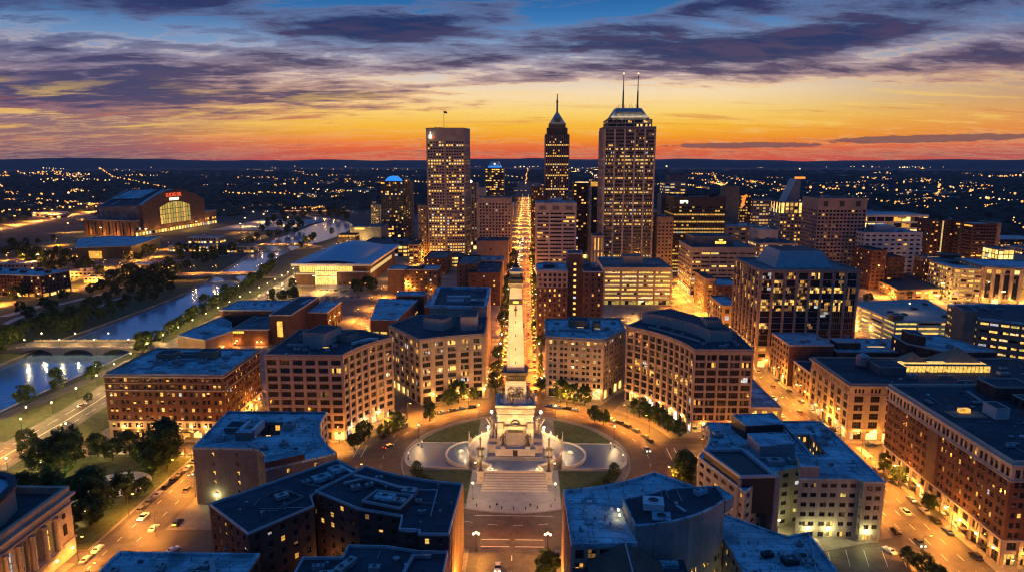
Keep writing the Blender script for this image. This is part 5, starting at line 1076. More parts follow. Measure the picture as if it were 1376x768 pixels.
# broad stone slab tower with the flag
x0, x1, h = fr(572, 624, 173, 632); x2 = fr(572, 629, 173, 632)[1]
B = Bld('skyscraper', 'broad pale slab tower with rows of square windows and flagpole on top', 'skyscraper', wall='limestone', roof='roof_dark', trim='limestone', seed=9)
os_ = [sec(10, 5, 8, ((.1, .9),), (.1, .8), .5, 2, 1, .9, 'SYA', margin=1), sec(None, 4.0, 3.6, ((.18, .84),), (.22, .74), .7, 1, 1, .30, 'YAAP', row=.30, margin=1.2), blank(15.5)]
B.volume([(x0, 634), ((x0 + x1) / 2 - .5, 630), (x1, 634), (x2, 662), (x0 + 3, 664)], h, os_, parapet=1.0, cornice=(.3, 1))
M = MB(); xa = at_y(596.5, 160, 640)[0]; z1 = at_y(596, 149, 640)[1]; M.tube((xa, 640, h), (xa, 640, z1), .3, .2, 'black_metal'); B.part('flagpole', M)
M = MB(); 
for k in range(5): M.face([(xa + k * .9, 640 + .3 * math.sin(k), z1 - .2 - k * .2), (xa + (k + 1) * .9, 640 + .3 * math.sin(k + 1), z1 - .2 - (k + 1) * .2), (xa + (k + 1) * .9, 640 + .3 * math.sin(k + 1), z1 - 3.0 - (k + 1) * .15), (xa + k * .9, 640 + .3 * math.sin(k), z1 - 3.0 - k * .15)], 'dark_brick')
B.part('flag', M)
M = MB()
for k in range(9): x = x0 + 6 + k * 5.2; M.tube((x, 645, h), (x, 645, h + 2 + (k * 5 % 3)), .3, .2, 'black_metal', 5)
M.box(x0 + 10, x0 + 22, 640, 652, h, h + 1.8, 'dark_concrete'); B.part('roof_plant', M)
M = MB(); lx, lz = x0 + 6.6, h - 12.6; M.prism(ccw([(lx - 2.4, 629.5), (lx + 1.6, 629.1), (lx + 1.6, 631.4), (lx - 2.4, 631.9)]), lz, lz + 4.4, 'sign_white', 'sign_white', True); M.box(lx - .7, lx + .3, 629.0, 630.5, lz + 4.4, lz + 8.4, 'sign_white', True); M.face([(lx + 1.7, 629.2, lz), (lx + 5, 629.2, lz), (lx + 4.2, 629.2, lz + 2.6), (lx + 1.7, 629.2, lz + 3.8)], 'sign_red'); M.box(lx - 1.1, lx - .1, 629.0, 629.3, lz + .8, lz + 3, 'black_metal'); B.part('emblem_sign', M); B.done()
# pointed tower
x0, x1, h = fr(733, 765, 181, 704); xm = (x0 + x1) / 2; hw = (x1 - x0) / 2
B = Bld('skyscraper', 'stepped granite tower with steep pyramid top and single spire', 'skyscraper', wall='bronze_cladding', roof='roof_dark', trim='tan_brick', seed=5)
ms_ = [sec(None, 3.9, 2.6, ((.2, .8),), (.25, .75), .4, 1, 1, .40, 'AYP', row=.4, pil=(.7, .5, 'pink_stone')), blank(1)]
B.volume(rect(x0, x1, 704, 740), h, ms_, parapet=.6)
h2 = fr(733, 765, 172, 704)[2]; h3 = fr(733, 765, 166, 704)[2]
B.volume(rect(x0 + 2.4, x1 - 2.4, 707, 737), h2, [blank()], z0=h + .01, parapet=.4); B.volume(rect(x0 + 5, x1 - 5, 709, 735), h3, [blank()], z0=h2 + .01, parapet=.4, )
h4 = fr(733, 765, 150, 704)[2]; h5 = fr(733, 765, 136, 704)[2]; h6 = fr(733, 765, 124, 704)[2]
M = MB(); M.frustum(rect(x0 + 5.4, x1 - 5.4, 709.4, 734.6), h3 + .02, rect(xm - 1.6, xm + 1.6, 720, 723), h4, 'grey_metal', 'grey_metal'); B.part('pyramid_roof', M)
M = MB(); M.box(xm - 4.5, xm + 4.5, 709.6, 714, h3 + 2.4, h3 + 6.8, 'black_metal', True); B.part('dormer', M)
M = MB(); M.tube((xm, 721.5, h4), (xm, 721.5, h5), 1.3, 1.1, 'black_metal'); M.lathe([(1.6, 0), (1.8, .8), (1.2, 1.8)], (xm, 721.5, h5), 'black_metal', 10); M.tube((xm, 721.5, h5 + 1.5), (xm, 721.5, h6), .9, .5, 'black_metal'); M.ball((xm, 721.5, h6 + .6), .8, 'far_warm', 8); B.part('spire', M)
for q in (-6, 6): point_light((xm + q, 703, h3 + 3), 700, WHT, .4, B.empty())
B.done()
# dark tower under the blue lit dome and its brown neighbour
x0, x1, h = fr(511, 541, 244, 899); xm = (x0 + x1) / 2
B = Bld('tower', 'black glass tower crowned by a glowing blue dome', 'tower', wall='dark_granite', roof='roof_dark', trim='black_metal', seed=6)
B.volume(rect(x0, x1, 899, 940), h, [sec(8, 4, 5, ((.1, .9),), (.1, .8), .4, 1, 1, .8, 'YS'), sec(None, 3.7, 3.4, ((.1, .9),), (.15, .85), .3, 1, 1, .20, 'AYD', row=.3, dark='U'), blank(1)], parapet=.8)
M = MB(); M.lathe([(15, 0), (13.2, 3.4), (9.6, 6.6), (5, 8.6), (.01, 9.2)], (xm, 920, h), 'blue_dome', 24); M.smooth = True; B.part('dome', M); B.done()
B = tower('tower', 'plain brown slab tower right behind the blue-domed tower', 541, 551, 244, 905, 36, [sec(None, 3.8, 4, ((.3, .7),), (.3, .7), .2, 1, 1, .06, 'A')], 'brown_brick', cat='tower'); B.ac(B.x0 + 6, 915, B.h, 8, 6, 4); wall_lamp(B, (B.x0 + B.x1) / 2, 904.6, B.h + 1, 0, -1, 400, SOD); B.done()
# dark tower with the blue lit cap
x0, x1, h = fr(652, 677, 226, 1000); xm = (x0 + x1) / 2
B = Bld('tower', 'slim black tower with blue lit stepped cap behind the pale gridded office', 'tower', wall='dark_granite', roof='roof_dark', trim='black_metal', seed=7)
B.volume(rect(x0, x1, 1000, 1034), h, [sec(None, 4, 3.6, ((.08, .92),), (.3, .75), .3, 1, 1, .22, 'AYY', row=.35), blank(1)], parapet=.8)
M = MB(); M.box(x0 + 5, x1 - 5, 1004, 1030, h, h + 3.4, 'blue_dome'); M.frustum(rect(x0 + 6, x1 - 6, 1005, 1029), h + 3.41, rect(xm - 7, xm + 7, 1010, 1024), h + 12, 'grey_metal', 'roof_dark'); M.ball((xm, 1006, h + 7.5), 1.5, 'sign_white', 8); B.part('cap', M)
point_light((xm - 8, 1001, h + 6), 900, (.1, .4, 1), .4, B.empty()); point_light((xm + 8, 1001, h + 6), 900, (.1, .4, 1), .4, B.empty()); B.done()
# pale gridded office left of the avenue
SQW = lambda lit, bay=4.2, fh=4.2: [sec(6, 6, bay, ((.15, .85),), (.05, .75), .5, 1, 1, .8, 'SA'), sec(None, fh, bay, ((.24, .76),), (.2, .75), .5, 1, 1, lit, 'YAP', row=.0), blank(5)]
B = tower('office_building', 'pale square-windowed office left of the avenue, below the slim black tower', 643, 687, 267, 620, 44, SQW(.06), 'limestone', seed=1)
for k in range(6): B.ac(B.x0 + 6 + k * 6.5, 630 + (k % 2) * 6, B.h, 4, 3, 2.5)
B.scatter(B.x0 + 4, B.x1 - 4, 632, 655, B.h, 8, 'ab'); B.done()
B = tower('building', 'plain windowless beige block with one round vent left of the avenue', 640, 683, 325, 515, 40, [blank()], 'tan_brick'); M = MB(); M.lathe([(1.5, 0), (1.5, .6), (.01, .8)], (0, 0, 0), 'black_metal', 10); M.v = [(B.x0 + 17 + p[0], 514.9 - p[2], B.h - 9 + p[1]) for p in M.v]; B.part('round_vent', M); B.scatter(B.x0 + 4, B.x1 - 4, 522, 550, B.h, 5, 'ad'); B.done()
B = tower('office_building', 'cream office with small cornice standing between the blank block and the brick walls', 641, 676, 351, 420, 34, [sec(None, 3.8, 5, PAIR, (.2, .75), .3, 1, 1, .05, 'A'), blank(1)], 'limestone', cornice=(.4, .5), roof='roof_blue'); B.ac(B.x0 + 12, 428, B.h, 5, 4, 3); B.ac(B.x0 + 22, 432, B.h, 6, 5, 3); B.done()
B = tower('brick_building', 'dark brick block with few lit windows beside the avenue, behind the stone office', 629, 672, 368, 330, 70, [sec(None, 4, 9, ((.4, .55),), (.3, .6), .2, 1, 1, .18, 'AY')], 'dark_brick', roof='roof_dark'); B.scatter(B.x0 + 4, B.x1 - 4, 336, 395, B.h, 8, 'ad'); B.done()
B = tower('brick_building', 'dark brick block with roof terrace left of the cream office', 614, 641, 356, 345, 60, [sec(None, 4, 7, ((.35, .6),), (.3, .65), .2, 1, 1, .16, 'AY')], 'brown_brick', roof='roof_grey'); B.scatter(B.x0 + 3, B.x1 - 3, 352, 395, B.h, 6, 'ad'); B.done()
B = tower('brick_building', 'low dark brick block in front of the flagpole tower', 570, 600, 348, 500, 60, [sec(None, 4, 6, ((.35, .65),), (.3, .65), .2, 1, 1, .2, 'A')], 'dark_brick', roof='roof_grey'); B.scatter(B.x0 + 3, B.x1 - 3, 506, 550, B.h, 6, 'ad'); B.done()
B = tower('office_building', 'lit lobby annexe at the foot of the flagpole tower', 598, 622, 345, 560, 30, [sec(None, 4.5, 5, ((.06, .94),), (.2, .8), .3, 2, 1, .85, 'YSP')], 'concrete'); B.done()
# twin brick blocks with the recessed middle
B = Bld('apartment_building', 'twin brown brick apartment blocks joined by a recessed middle near the arena street', 'building', wall='brown_brick', roof='roof_grey', trim='coping', seed=2)
ab = [sec(None, 3.6, 4.5, ((.3, .7),), (.25, .7), .3, 1, 1, .2, 'AYD'), blank(.8)]
B.volume(rect(-136, -119, 392, 420), 23, [blank()], roof='roof_pale'); B.volume(rect(-119, -100, 398, 420), 22, ab, roof='roof_dark'); B.volume(rect(-100, -85, 392, 420), 23, ab, roof='roof_pale'); B.scatter(-116, -102, 402, 416, 22, 4, 'ab'); wall_lamp(B, -110, 397.5, 4, 0, -1, 1500, SOD); wall_lamp(B, -92, 391.6, 4, 0, -1, 1200, SOD); B.done()
# pale blue flat roof left of centre
B = Bld('flat_roofed_building', 'low brick hall with patchy pale blue roof and lit strip windows', 'building', wall='dark_brick', roof='roof_blue', trim='roof_blue', seed=12)
B.volume([(-112, 206), (-92, 204), (-88, 280), (-122, 284)], 15, [sec(7, 3.5, 6, ((.1, .9),), (.25, .8), .3, 2, 1, .8, 'YG'), blank()], parapet=.5)
M = MB(); B.volume(rect(-108, -84, 288, 306), 17, [blank()], roof='roof_blue'); B.scatter(-116, -94, 214, 274, 15, 8, 'av'); B.done()
B = Bld('low_building', 'small dark shed roof between the patchy blue roof and the recessed twin blocks', 'building', wall='brown_brick', roof='roof_pale'); B.volume(rect(-80, -64, 262, 290), 13, [blank()]); B.scatter(-78, -66, 265, 286, 13, 4, 'a'); B.done()
# brick museum-like complex by the avenue
B = Bld('brick_hall', 'sprawling dark brick hall with flat blue roofs and glowing stair window by the avenue', 'hall', wall='dark_brick', roof='roof_blue', trim='coping', seed=13)
B.volume(rect(-236, -188, 228, 266), 16.5, [blank()]); B.volume(rect(-209, -182, 186, 227.9), 11.5, [blank()], roof='roof_grey'); B.volume(rect(-181.9, -166, 190, 258), 21.5, [blank()], roof='roof_dark'); B.volume(rect(-165.9, -150, 226, 268), 15.5, [blank()], sides={'E': [sec(None, 7, 6, ((.3, .7),), (.1, .7), .4, 1, 1, .5, 'A')]})
M = MB(); M.box(-176.5, -172.6, 189.6, 189.99, 6, 17.5, 'lit_amber', True); B.part('stair_window', M); B.skylight((-170, 238), (.1, 1), 18, 3, 21.5, 'roof_pale', 1)
M = MB(); M.box(-208.6, -199, 185.2, 185.9, 9.6, 11.3, 'bronze_cladding', True)
for k in range(7): M.box(-208.2 + k * 1.32, -207.3 + k * 1.32, 185.0, 185.19, 9.8, 11.1, 'sign_gold', True)
B.part('lit_sign', M)
for x, y, z in ((-205, 185.4, 4), (-190, 185.4, 3), (-187, 185.4, 3)): wall_lamp(B, x, y, z, 0, -1, 1500, SOD)
for y in (230, 244, 258): wall_lamp(B, -149.7, y, 9, 1, 0, 1300, SOD)
B.scatter(-205, -186, 192, 224, 11.5, 5, 'ad'); B.scatter(-230, -194, 232, 260, 16.5, 5, 'av'); B.done()
B = Bld('low_building', 'tan flat-roofed pavilion beside the river bridge and avenue', 'building', wall='tan_brick', roof='roof_blue', trim='coping'); B.volume([(-239, 168), (-214, 156), (-206, 182), (-218, 208), (-234, 228 - 1)], 11.5, [blank()]); B.ac(-224, 178, 11.5, 6, 4, 1); B.ac(-218, 200, 11.5, 5, 3, 1)
for x, y in ((-209, 171), (-204.5, 180.5)): wall_lamp(B, x + .3, y, 3.5, .9, -.3, 1500, SOD)
B.done()
# arena
B = Bld('arena', 'sports arena with curved blue roof and tall glowing glass front', 'arena', wall='dark_brick', roof='roof_blue', trim='white_metal', seed=15)
ax0, ax1, ay0, ay1 = -245, -163, 431, 600
B.volume(rect(ax0 + 4, ax1 - 4, ay0 + 6, ay1 - 6), 21, [blank()], parapet=0)
B.volume(rect(ax0 + 1, ax0 + 22, ay0 + 1, ay0 + 5.9), 11.5, [blank()], roof='roof_grey'); B.volume(rect(ax1 - 36, ax1 - 2, ay0 + 1, ay0 + 5.9), 14, [sec(7, 7, 6, ((.2, .6),), (.2, .45), .3, 1, 1, .5, 'Y'), blank()], roof='roof_grey')
M = MB(); M.box(ax0 + 22.2, ax1 - 36.2, ay0 + 2, ay0 + 5.8, .2, 20, 'lit_shop')
for k in range(12): x = ax0 + 22.2 + k * (82 - 58.4) / 11; M.box(x - .15, x + .15, ay0 + 1.7, ay0 + 2, .2, 20, 'frame_dark')
for z in (9.5, 15): M.box(ax0 + 22, ax1 - 36, ay0 + 1.5, ay0 + 1.99, z, z + .9, 'concrete', True)
B.part('glass_front', M)
M = MB(); M.box(ax0 + 5, ax1 - 20, ay0 + 5.2, ay0 + 5.95, 13, 20, 'lit_yellow')
for k in range(14): x = ax0 + 8 + k * 3.6; M.box(x - .12, x + .12, ay0 + 5.0, ay0 + 5.19, 13, 20, 'frame_dark')
B.part('upper_glass', M)
M = MB(); M.box(ax1 - 3.9, ax1 - 3.4, ay0 + 20, ay1 - 30, 10, 14, 'lit_pale'); B.part('side_glass', M)
M = MB(); M.prism(rect(ax0 - 2, ax1 + 2, ay0 - 2, ay1 + 2), 21.01, 23.4, 'white_metal', 'metal_roof', True); B.part('eave', M)
M = MB(); N_ = 16
for i in range(N_):
    for j in range(N_):
        q = []
        for di, dj in ((0, 0), (1, 0), (1, 1), (0, 1)):
            u, v = (i + di) / N_, (j + dj) / N_; q.append((ax0 + 10 + u * (ax1 - ax0 - 24), ay0 + 3 + v * (ay1 - ay0 - 8), 23.42 + 13.0 * math.sin(math.pi * u) ** .8 * math.sin(math.pi * (.04 + v * .92)) ** .8))
        M.face(q, 'metal_roof')
B.part('vaulted_roof', M); point_light((-205, 424, 8), 9000, WRM, 1, B.empty()); point_light((-155, 470, 8), 5000, AMB, .5, B.empty()); B.done()
# stadium
sA = Vector((-668, 900)); sd_ = Vector((.10, 1)).normalized(); sl = Vector((-1, .28)).normalized()
def sp_(u, v): p = sA + sd_ * u + sl * v; return (p.x, p.y)
EL, WL = 225, 118
B = Bld('stadium', 'huge brick gabled stadium with giant lit arched window beyond the river', 'stadium', wall='brown_brick', roof='roof_dark', trim='coping', seed=16, at=sp_(EL / 2, WL / 2))
B.empty()
wl = [sec(8, 8, 9, ((.12, .88),), (.1, .8), .6, 1, 1, .95, 'SSY', margin=1), sec(9, 9, 9, ((.2, .8),), (.3, .75), .5, 1, 1, .55, 'YA', margin=1), blank()]
B.volume([sp_(-14, 6), sp_(EL + 26, 6), sp_(EL + 26, WL), sp_(-14, WL)], 27, wl, roof='roof_grey', sides={'S': [sec(None, 26, 15, ((.4, .6),), (.05, .9), .6, 1, 4, .7, 'AYD', margin=2, pil=(3, 1.2))]})
M = MB(); gp = []
for k in range(21): u = k / 20; gp.append((u * (EL - 30) + 4, 54 + 24 * (1 - abs(2 * u - 1) ** 1.7)))
for a, b in zip(gp, gp[1:]):
    M.face([(*sp_(a[0], 0), 10), (*sp_(b[0], 0), 10), (*sp_(b[0], 0), b[1]), (*sp_(a[0], 0), a[1])], 'dark_brick'); M.face([(*sp_(a[0], 0), a[1]), (*sp_(b[0], 0), b[1]), (*sp_(b[0], 8), b[1]), (*sp_(a[0], 8), a[1])], 'coping'); M.face([(*sp_(a[0], 8), 27), (*sp_(b[0], 8), 27), (*sp_(b[0], 8), b[1]), (*sp_(a[0], 8), a[1])], 'red_brick')
for u in (4, EL - 26): M.face([(*sp_(u, 0), 10), (*sp_(u, 0), 54), (*sp_(u, 8), 54), (*sp_(u, 8), 10)], 'red_brick')
M.face([(*sp_(4, 0), 10), (*sp_(EL - 26, 0), 10), (*sp_(EL - 26, 8), 10), (*sp_(4, 8), 10)], 'red_brick'); B.part('gable', M)
M = MB(); U0, U1 = 52, 148
for k in range(12):
    u0, u1 = U0 + (U1 - U0) * k / 12, U0 + (U1 - U0) * (k + 1) / 12
    t0, t1 = [46 + 9 * (1 - abs(2 * (q - U0) / (U1 - U0) - 1) ** 2) for q in (u0, u1)]
    M.face([(*sp_(u0 + .5, -.3), 16), (*sp_(u1 - .5, -.3), 16), (*sp_(u1 - .5, -.3), t1), (*sp_(u0 + .5, -.3), t0)], 'lit_green' if k % 3 else 'lit_yellow')
    for z in (24, 33, 42): M.face([(*sp_(u0, -.6), z), (*sp_(u1, -.6), z), (*sp_(u1, -.6), z + .9), (*sp_(u0, -.6), z + .9)], 'frame_dark')
    M.face([(*sp_(u0 - .5, -.5), 16), (*sp_(u0 + .6, -.5), 16), (*sp_(u0 + .6, -.5), t0), (*sp_(u0 - .5, -.5), t0)], 'frame_dark')
B.part('arched_window', M)
M = MB()
for (a, b) in (((10, 54), (40, 63)), ((40, 63), (97, 78)), ((97, 78), (155, 63)), ((155, 63), (195, 54))):
    mt = 'roof_dark' if b[0] > 97 or a[0] < 40 else 'roof_dark'
    M.face([(*sp_(a[0], 8), a[1] - 1), (*sp_(b[0], 8), b[1] - 1), (*sp_(b[0], WL - 10), b[1] - 6), (*sp_(a[0], WL - 10), a[1] - 6)], mt)
M.face([(*sp_(42, 34), 63), (*sp_(96, 34), 77), (*sp_(96, 98), 74.8), (*sp_(42, 98), 61.2)], 'roof_blue')
M.face([(*sp_(10, 8), 27), (*sp_(10, WL - 10), 27), (*sp_(10, WL - 10), 48), (*sp_(10, 8), 53)], 'roof_grey'); M.face([(*sp_(195, 8), 27), (*sp_(195, 8), 53), (*sp_(195, WL - 10), 48), (*sp_(195, WL - 10), 27)], 'roof_grey')
for v in (20, 50, 80, 106): M.tube((*sp_(8, v), 50 - v * .03), (*sp_(97, v), 79 - v * .03), 1.1, 1.1, 'grey_metal', 6)
B.part('stadium_roof', M)
def letters(txt, size, u, v, z, m, B):
    c = bpy.data.curves.new('lit_sign', 'FONT'); c.body = txt; c.size = size; c.extrude = .4; c.align_x = 'CENTER'; c.materials.append(MATS[m]); c.resolution_u = 2
    o = bpy.data.objects.new('lit_sign', c); COL.objects.link(o); bpy.context.view_layer.update()
    me = bpy.data.meshes.new_from_object(o.evaluated_get(bpy.context.evaluated_depsgraph_get())); bpy.data.objects.remove(o); o = bpy.data.objects.new('lit_sign', me); COL.objects.link(o); o.parent = B.empty()
    p = sp_(u, v); o.location = (p[0] - B.at[0], p[1] - B.at[1], z); o.rotation_euler = (math.pi / 2, 0, math.atan2(sd_.y, sd_.x))
letters('LUCAS OIL', 10, 98, -.9, 64.5, 'sign_red', B); letters('STADIUM', 7, 98, -.9, 57.5, 'sign_white', B)
for u in (10, 45, 80, 115, 150, 185, 215): p = sp_(u, -6); point_light((p[0], p[1], 7), 12000, AMB, .8, B.empty())
for v in (15, 45, 75, 105): p = sp_(-20, v); point_light((p[0], p[1], 5), 9000, SOD, .8, B.empty())
B.done()
B = Bld('convention_hall', 'low dark hall with sweeping blue roof and two glowing openings in front of the stadium', 'hall', wall='dark_granite', roof='roof_blue', trim='roof_blue')
ch = [G(104, 333, 15), G(176, 331, 15), G(215, 319, 15), G(150, 318, 15), G(108, 321, 15)]
B.volume(ch, 15, [blank()], parapet=.8, lip=2.5, thick=1); a = G(120, 347); 
for px, w in ((129, 17), (173, 12)): a = at_y(px - w / 2, 340, ch[0][1] - 1.5); b = at_y(px + w / 2, 340, ch[0][1] - 1.5); M = MB(); M.box(a[0], b[0], ch[0][1] - 3.5, ch[0][1] - 2.6, 1, 11, 'lit_amber'); B.part('glazed_entrance', M); point_light(((a[0] + b[0]) / 2, ch[0][1] - 8, 5), 4000, SOD, .5, B.empty())
B.done()
B = Bld('apartment_building', 'dark brick apartment block with lit balconies at the left edge beyond the river', 'building', wall='dark_brick', roof='roof_blue', trim='coping'); B.volume([(-560, 372), (-468, 357), (-462, 392), (-556, 408)], 21, [sec(5, 5, 8, ((.1, .9),), (.1, .8), .4, 1, 1, .7, 'SA'), sec(None, 3.4, 8, ((.15, .45), (.6, .85)), (.2, .75), .5, 2, 1, .16, 'APD')]); B.scatter(-545, -475, 372, 392, 21, 6, 'ab')
for k in range(6): wall_lamp(B, -552 + k * 16, 370 - k * 2.5, 4, 0, -1, 1600, SOD)
B.done()
# right of the avenue
B = Bld('hotel', 'dark brick hotel in three stepped slabs beside the avenue behind the beige block', 'hotel', wall='brown_brick', roof='roof_blue', trim='coping', seed=17)
x0, x1, h = fr(722, 763, 364, 190); x3, x4, h3 = fr(784, 811, 366, 190)
dk_ = [sec(None, 3.7, 3.6, ((.3, .68),), (.25, .72), .3, 1, 2, .30, 'YAD'), sec(11, 3.7, 3.6, ((.22, .78),), (.2, .75), .3, 2, 1, .05, 'A', wall='limestone'), blank(1.0, 'limestone')]
B.volume(rect(x0, x1, 190, 225), h, dk_, cornice=(.6, .6)); hc = fr(762, 784, 341, 200)[2]; B.volume(rect(x1 + .02, x3 - .02, 197, 214), hc, [sec(None, 4.2, 5.5, ((.4, .6),), (.3, .68), .3, 1, 1, 1, 'Y', nb=1), blank(5)], roof='roof_dark'); B.volume(rect(x3, x4, 190, 232), h3, [sec(None, 3.7, 3.8, ((.3, .6),), (.25, .7), .3, 1, 1, .15, 'YA')], roof='roof_dark')
B.scatter(x0 + 3, x1 - 2, 194, 222, h, 9, 'ab'); B.tank(x4 - 5, 205, h3, 2.2, 3); B.scatter(x3 + 2, x4 - 4, 212, 228, h3, 4, 'a')
for y in (196, 210, 222): wall_lamp(B, x0 - .3, y, 5, -1, 0, 1200, SOD)
B.done()
B = tower('office_building', 'wide office with every ribbon window lit yellow behind the open parking lot', 811, 904, 361, 335, 62, [sec(5, 5, 14, ((.05, .95),), (.1, .85), .5, 4, 1, .9, 'YGS'), sec(None, 4.0, 14, ((.06, .94),), (.32, .78), .5, 6, 1, .98, 'YYGP', margin=.8, pil=(.9, .4), drop=.05), blank(2)], 'limestone', roof='roof_grey', seed=18)
B.penthouse(rect(B.x0 + 20, B.x0 + 38, 350, 366), B.h, B.h + 9, 'concrete', 'roof_grey'); B.ac(B.x0 + 46, 350, B.h, 8, 4, 2.5); B.ac(B.x0 + 52, 358, B.h, 5, 4, 2); B.scatter(B.x0 + 5, B.x1 - 4, 342, 390, B.h, 8, 'avd'); B.done()
B = tower('office_building', 'white office with long horizontal window bands right of the avenue', 720, 775, 274, 500, 50, [sec(7, 7, 6, ((.1, .9),), (.05, .8), .5, 1, 1, .9, 'S'), sec(None, 4.6, 14, ((.06, .94),), (.30, .72), .6, 4, 1, .16, 'YA', margin=1), blank(9)], 'pale_stone', roof='roof_blue', seed=19)
B.ac((B.x0 + B.x1) / 2, 515, B.h, 14, 12, 6, mm='roof_blue'); B.scatter(B.x0 + 4, B.x1 - 4, 506, 545, B.h, 8, 'ab'); M = MB()
for q in range(3): M.box(B.x0 + 4 + q * 15, B.x0 + 12 + q * 15, 499.8, 499.99, B.h - 7, B.h - 2.5, 'dark_concrete')
B.part('louvre', M)
for y in (505, 520, 540): wall_lamp(B, B.x0 - .3, y, 5, -1, 0, 2500, SOD)
B.done()
B = tower('office_tower', 'wide brown lower block left of the pointed tower, with blue roof box', 714, 731, 252, 690, 40, [sec(None, 3.9, 3, ((.2, .8),), (.25, .75), .4, 1, 1, .30, 'AYD')], 'brown_brick'); B.penthouse(rect(B.x0 + 4, B.x0 + 14, 695, 705), B.h, B.h + 6, 'roof_blue', 'roof_blue'); B.done()
B = tower('office_tower', 'dark bronze office tower with lit rooftop edge left of the twin-mast tower', 771, 792, 247, 640, 40, [sec(6, 6, 5, ((.1, .9),), (.1, .9), .3, 1, 1, .9, 'S'), sec(None, 4, 3.5, ((.1, .9),), (.25, .75), .3, 1, 1, .12, 'AY')], 'bronze_cladding'); M = MB(); M.box(B.x0 + 2, B.x1 - 1, 640.2, 641, B.h + 1.3, B.h + 2.4, 'lit_pale'); B.part('roof_light', M); B.done()
B = tower('office_tower', 'dark bronze slab with pale corner pier beside the twin-mast tower', 793, 812, 252, 600, 40, [blank(40), sec(None, 4, 4, ((.1, .9),), (.3, .7), .3, 1, 1, .06, 'AY')], 'dark_granite'); M = MB(); M.box(B.x0 - .5, B.x0 + 2.2, 599.3, 602, 0, B.h + 1, 'pale_stone'); B.part('corner_pier', M); B.penthouse(rect(B.x0 + 2, B.x0 + 12, 604, 614), B.h, B.h + 7, 'lit_amber', 'roof_dark'); B.done()
B = tower('office_building', 'cream two-part block with flat piers at the foot of the twin-mast tower', 797, 812, 318, 470, 26, [sec(None, 18, 4, ((.3, .7),), (.05, .9), .4, 1, 3, .7, 'AD')], 'limestone'); B.done()
B = tower('office_tower', 'black glass office with long lit floors and white roof sign', 906, 976, 266, 520, 55, [sec(None, 4.3, 3.0, ((.06, .94),), (.3, .72), .3, 1, 1, .42, 'YYA', row=.42), blank(9)], 'dark_granite', trim='black_metal', seed=25)
M = MB(); sx = at_y(914, 272, 519.5)[0]; M.box(sx, sx + 9, 519.3, 519.95, B.h - 6.4, B.h - 3, 'sign_white', True); M.box(sx + 3.8, sx + 7, 519.1, 519.29, B.h - 6.5, B.h - 5, 'black_metal', True); B.part('lit_sign', M); B.scatter(B.x0 + 5, B.x1 - 5, 526, 570, B.h, 8, 'ab'); B.done()
B = tower('tower', 'blank concrete slab tower behind the black glass office', 976, 994, 252, 640, 30, [blank()], 'tan_brick'); B.done()
B = tower('office_building', 'tan corner block with dark grid windows left of the black glass office', 884, 905, 293, 490, 28, [sec(6, 6, 5, ((.2, .8),), (.05, .8), .5, 1, 1, .9, 'SA'), sec(None, 4.2, 4, ((.25, .75),), (.25, .7), .4, 1, 1, .05, 'A'), blank(4)], 'tan_brick', roof='roof_grey'); B.ac(B.x0 + 8, 500, B.h, 5, 4, 3); point_light((B.x0 - 3, 486, 6), 5000, SOD, .5, B.empty()); B.done()
B = tower('office_building', 'narrow concrete tower behind the tan corner block', 889, 905, 262, 580, 26, [blank()], 'concrete'); B.done()
B = tower('office_tower', 'pale lit-topped office with antenna mast far behind the black glass office', 893, 922, 246, 760, 36, [sec(None, 4.2, 8, ((.1, .9),), (.3, .7), .3, 1, 1, .45, 'YP')], 'concrete'); M = MB(); M.tube((B.x0 + 4, 770, B.h), (B.x0 + 4, 770, B.h + 24), .8, .3, 'black_metal'); M.ball((B.x0 + 4, 770, B.h + 24.5), 1.2, 'far_warm', 8); B.part('mast', M); B.done()
B = tower('office_tower', 'dark arched-top office block right behind the pale lit-topped office', 900, 924, 236, 900, 40, [blank()], 'dark_concrete'); M = MB(); M.lathe([(13, 0), (13, 4), (9, 9), (.01, 11)], ((B.x0 + B.x1) / 2, 915, B.h), 'dark_concrete', 16); B.part('round_top', M); B.done()
B = tower('office_building', 'ribbon-windowed stone office with penthouse and glowing sign, east street', 930, 1016, 334, 382, 60, [sec(6, 6, 7, ((.1, .9),), (.1, .8), .4, 2, 1, .9, 'SY'), sec(None, 4.0, 9, ((.05, .95),), (.32, .74), .4, 5, 1, .40, 'YYG', row=.45, margin=.5, drop=.15), blank(3)], 'limestone', roof='roof_grey', seed=27)
B.penthouse(rect(B.x0 + 4, B.x0 + 44, 396, 430), B.h, B.h + 10, 'dark_concrete', 'roof_dark'); M = MB()
for k in range(5): M.box(B.x0 + 26 + k * 2.2, B.x0 + 27.7 + k * 2.2, 395.6, 395.9, B.h + 3, B.h + 5.4 - (k % 2) * .4, 'sign_gold', True)
M.box(B.x0 + 29.5, B.x0 + 33.5, 395.6, 395.9, B.h + 6.2, B.h + 7.2, 'sign_gold', True); B.part('lit_sign', M)
for y in (390, 405, 420, 435): wall_lamp(B, B.x0 - .3, y, 5, -1, 0, 2500, SOD)
B.done()
B = tower('brick_building', 'brick corner block with blue roof below the ribbon-windowed stone office', 963, 998, 385, 300, 40, [sec(None, 4, 6, ((.3, .7),), (.3, .7), .3, 1, 1, .16, 'A')], 'dark_brick', roof='roof_blue'); B.done()
B = tower('brick_building', 'narrow tan-sided block next to the brick corner block', 948, 962, 376, 312, 40, [sec(None, 4, 6, ((.3, .7),), (.3, .7), .3, 1, 1, .2, 'A')], 'tan_brick', roof='roof_dark'); point_light((B.x0 - 3, 318, 6), 5000, SOD, .5, B.empty()); B.done()
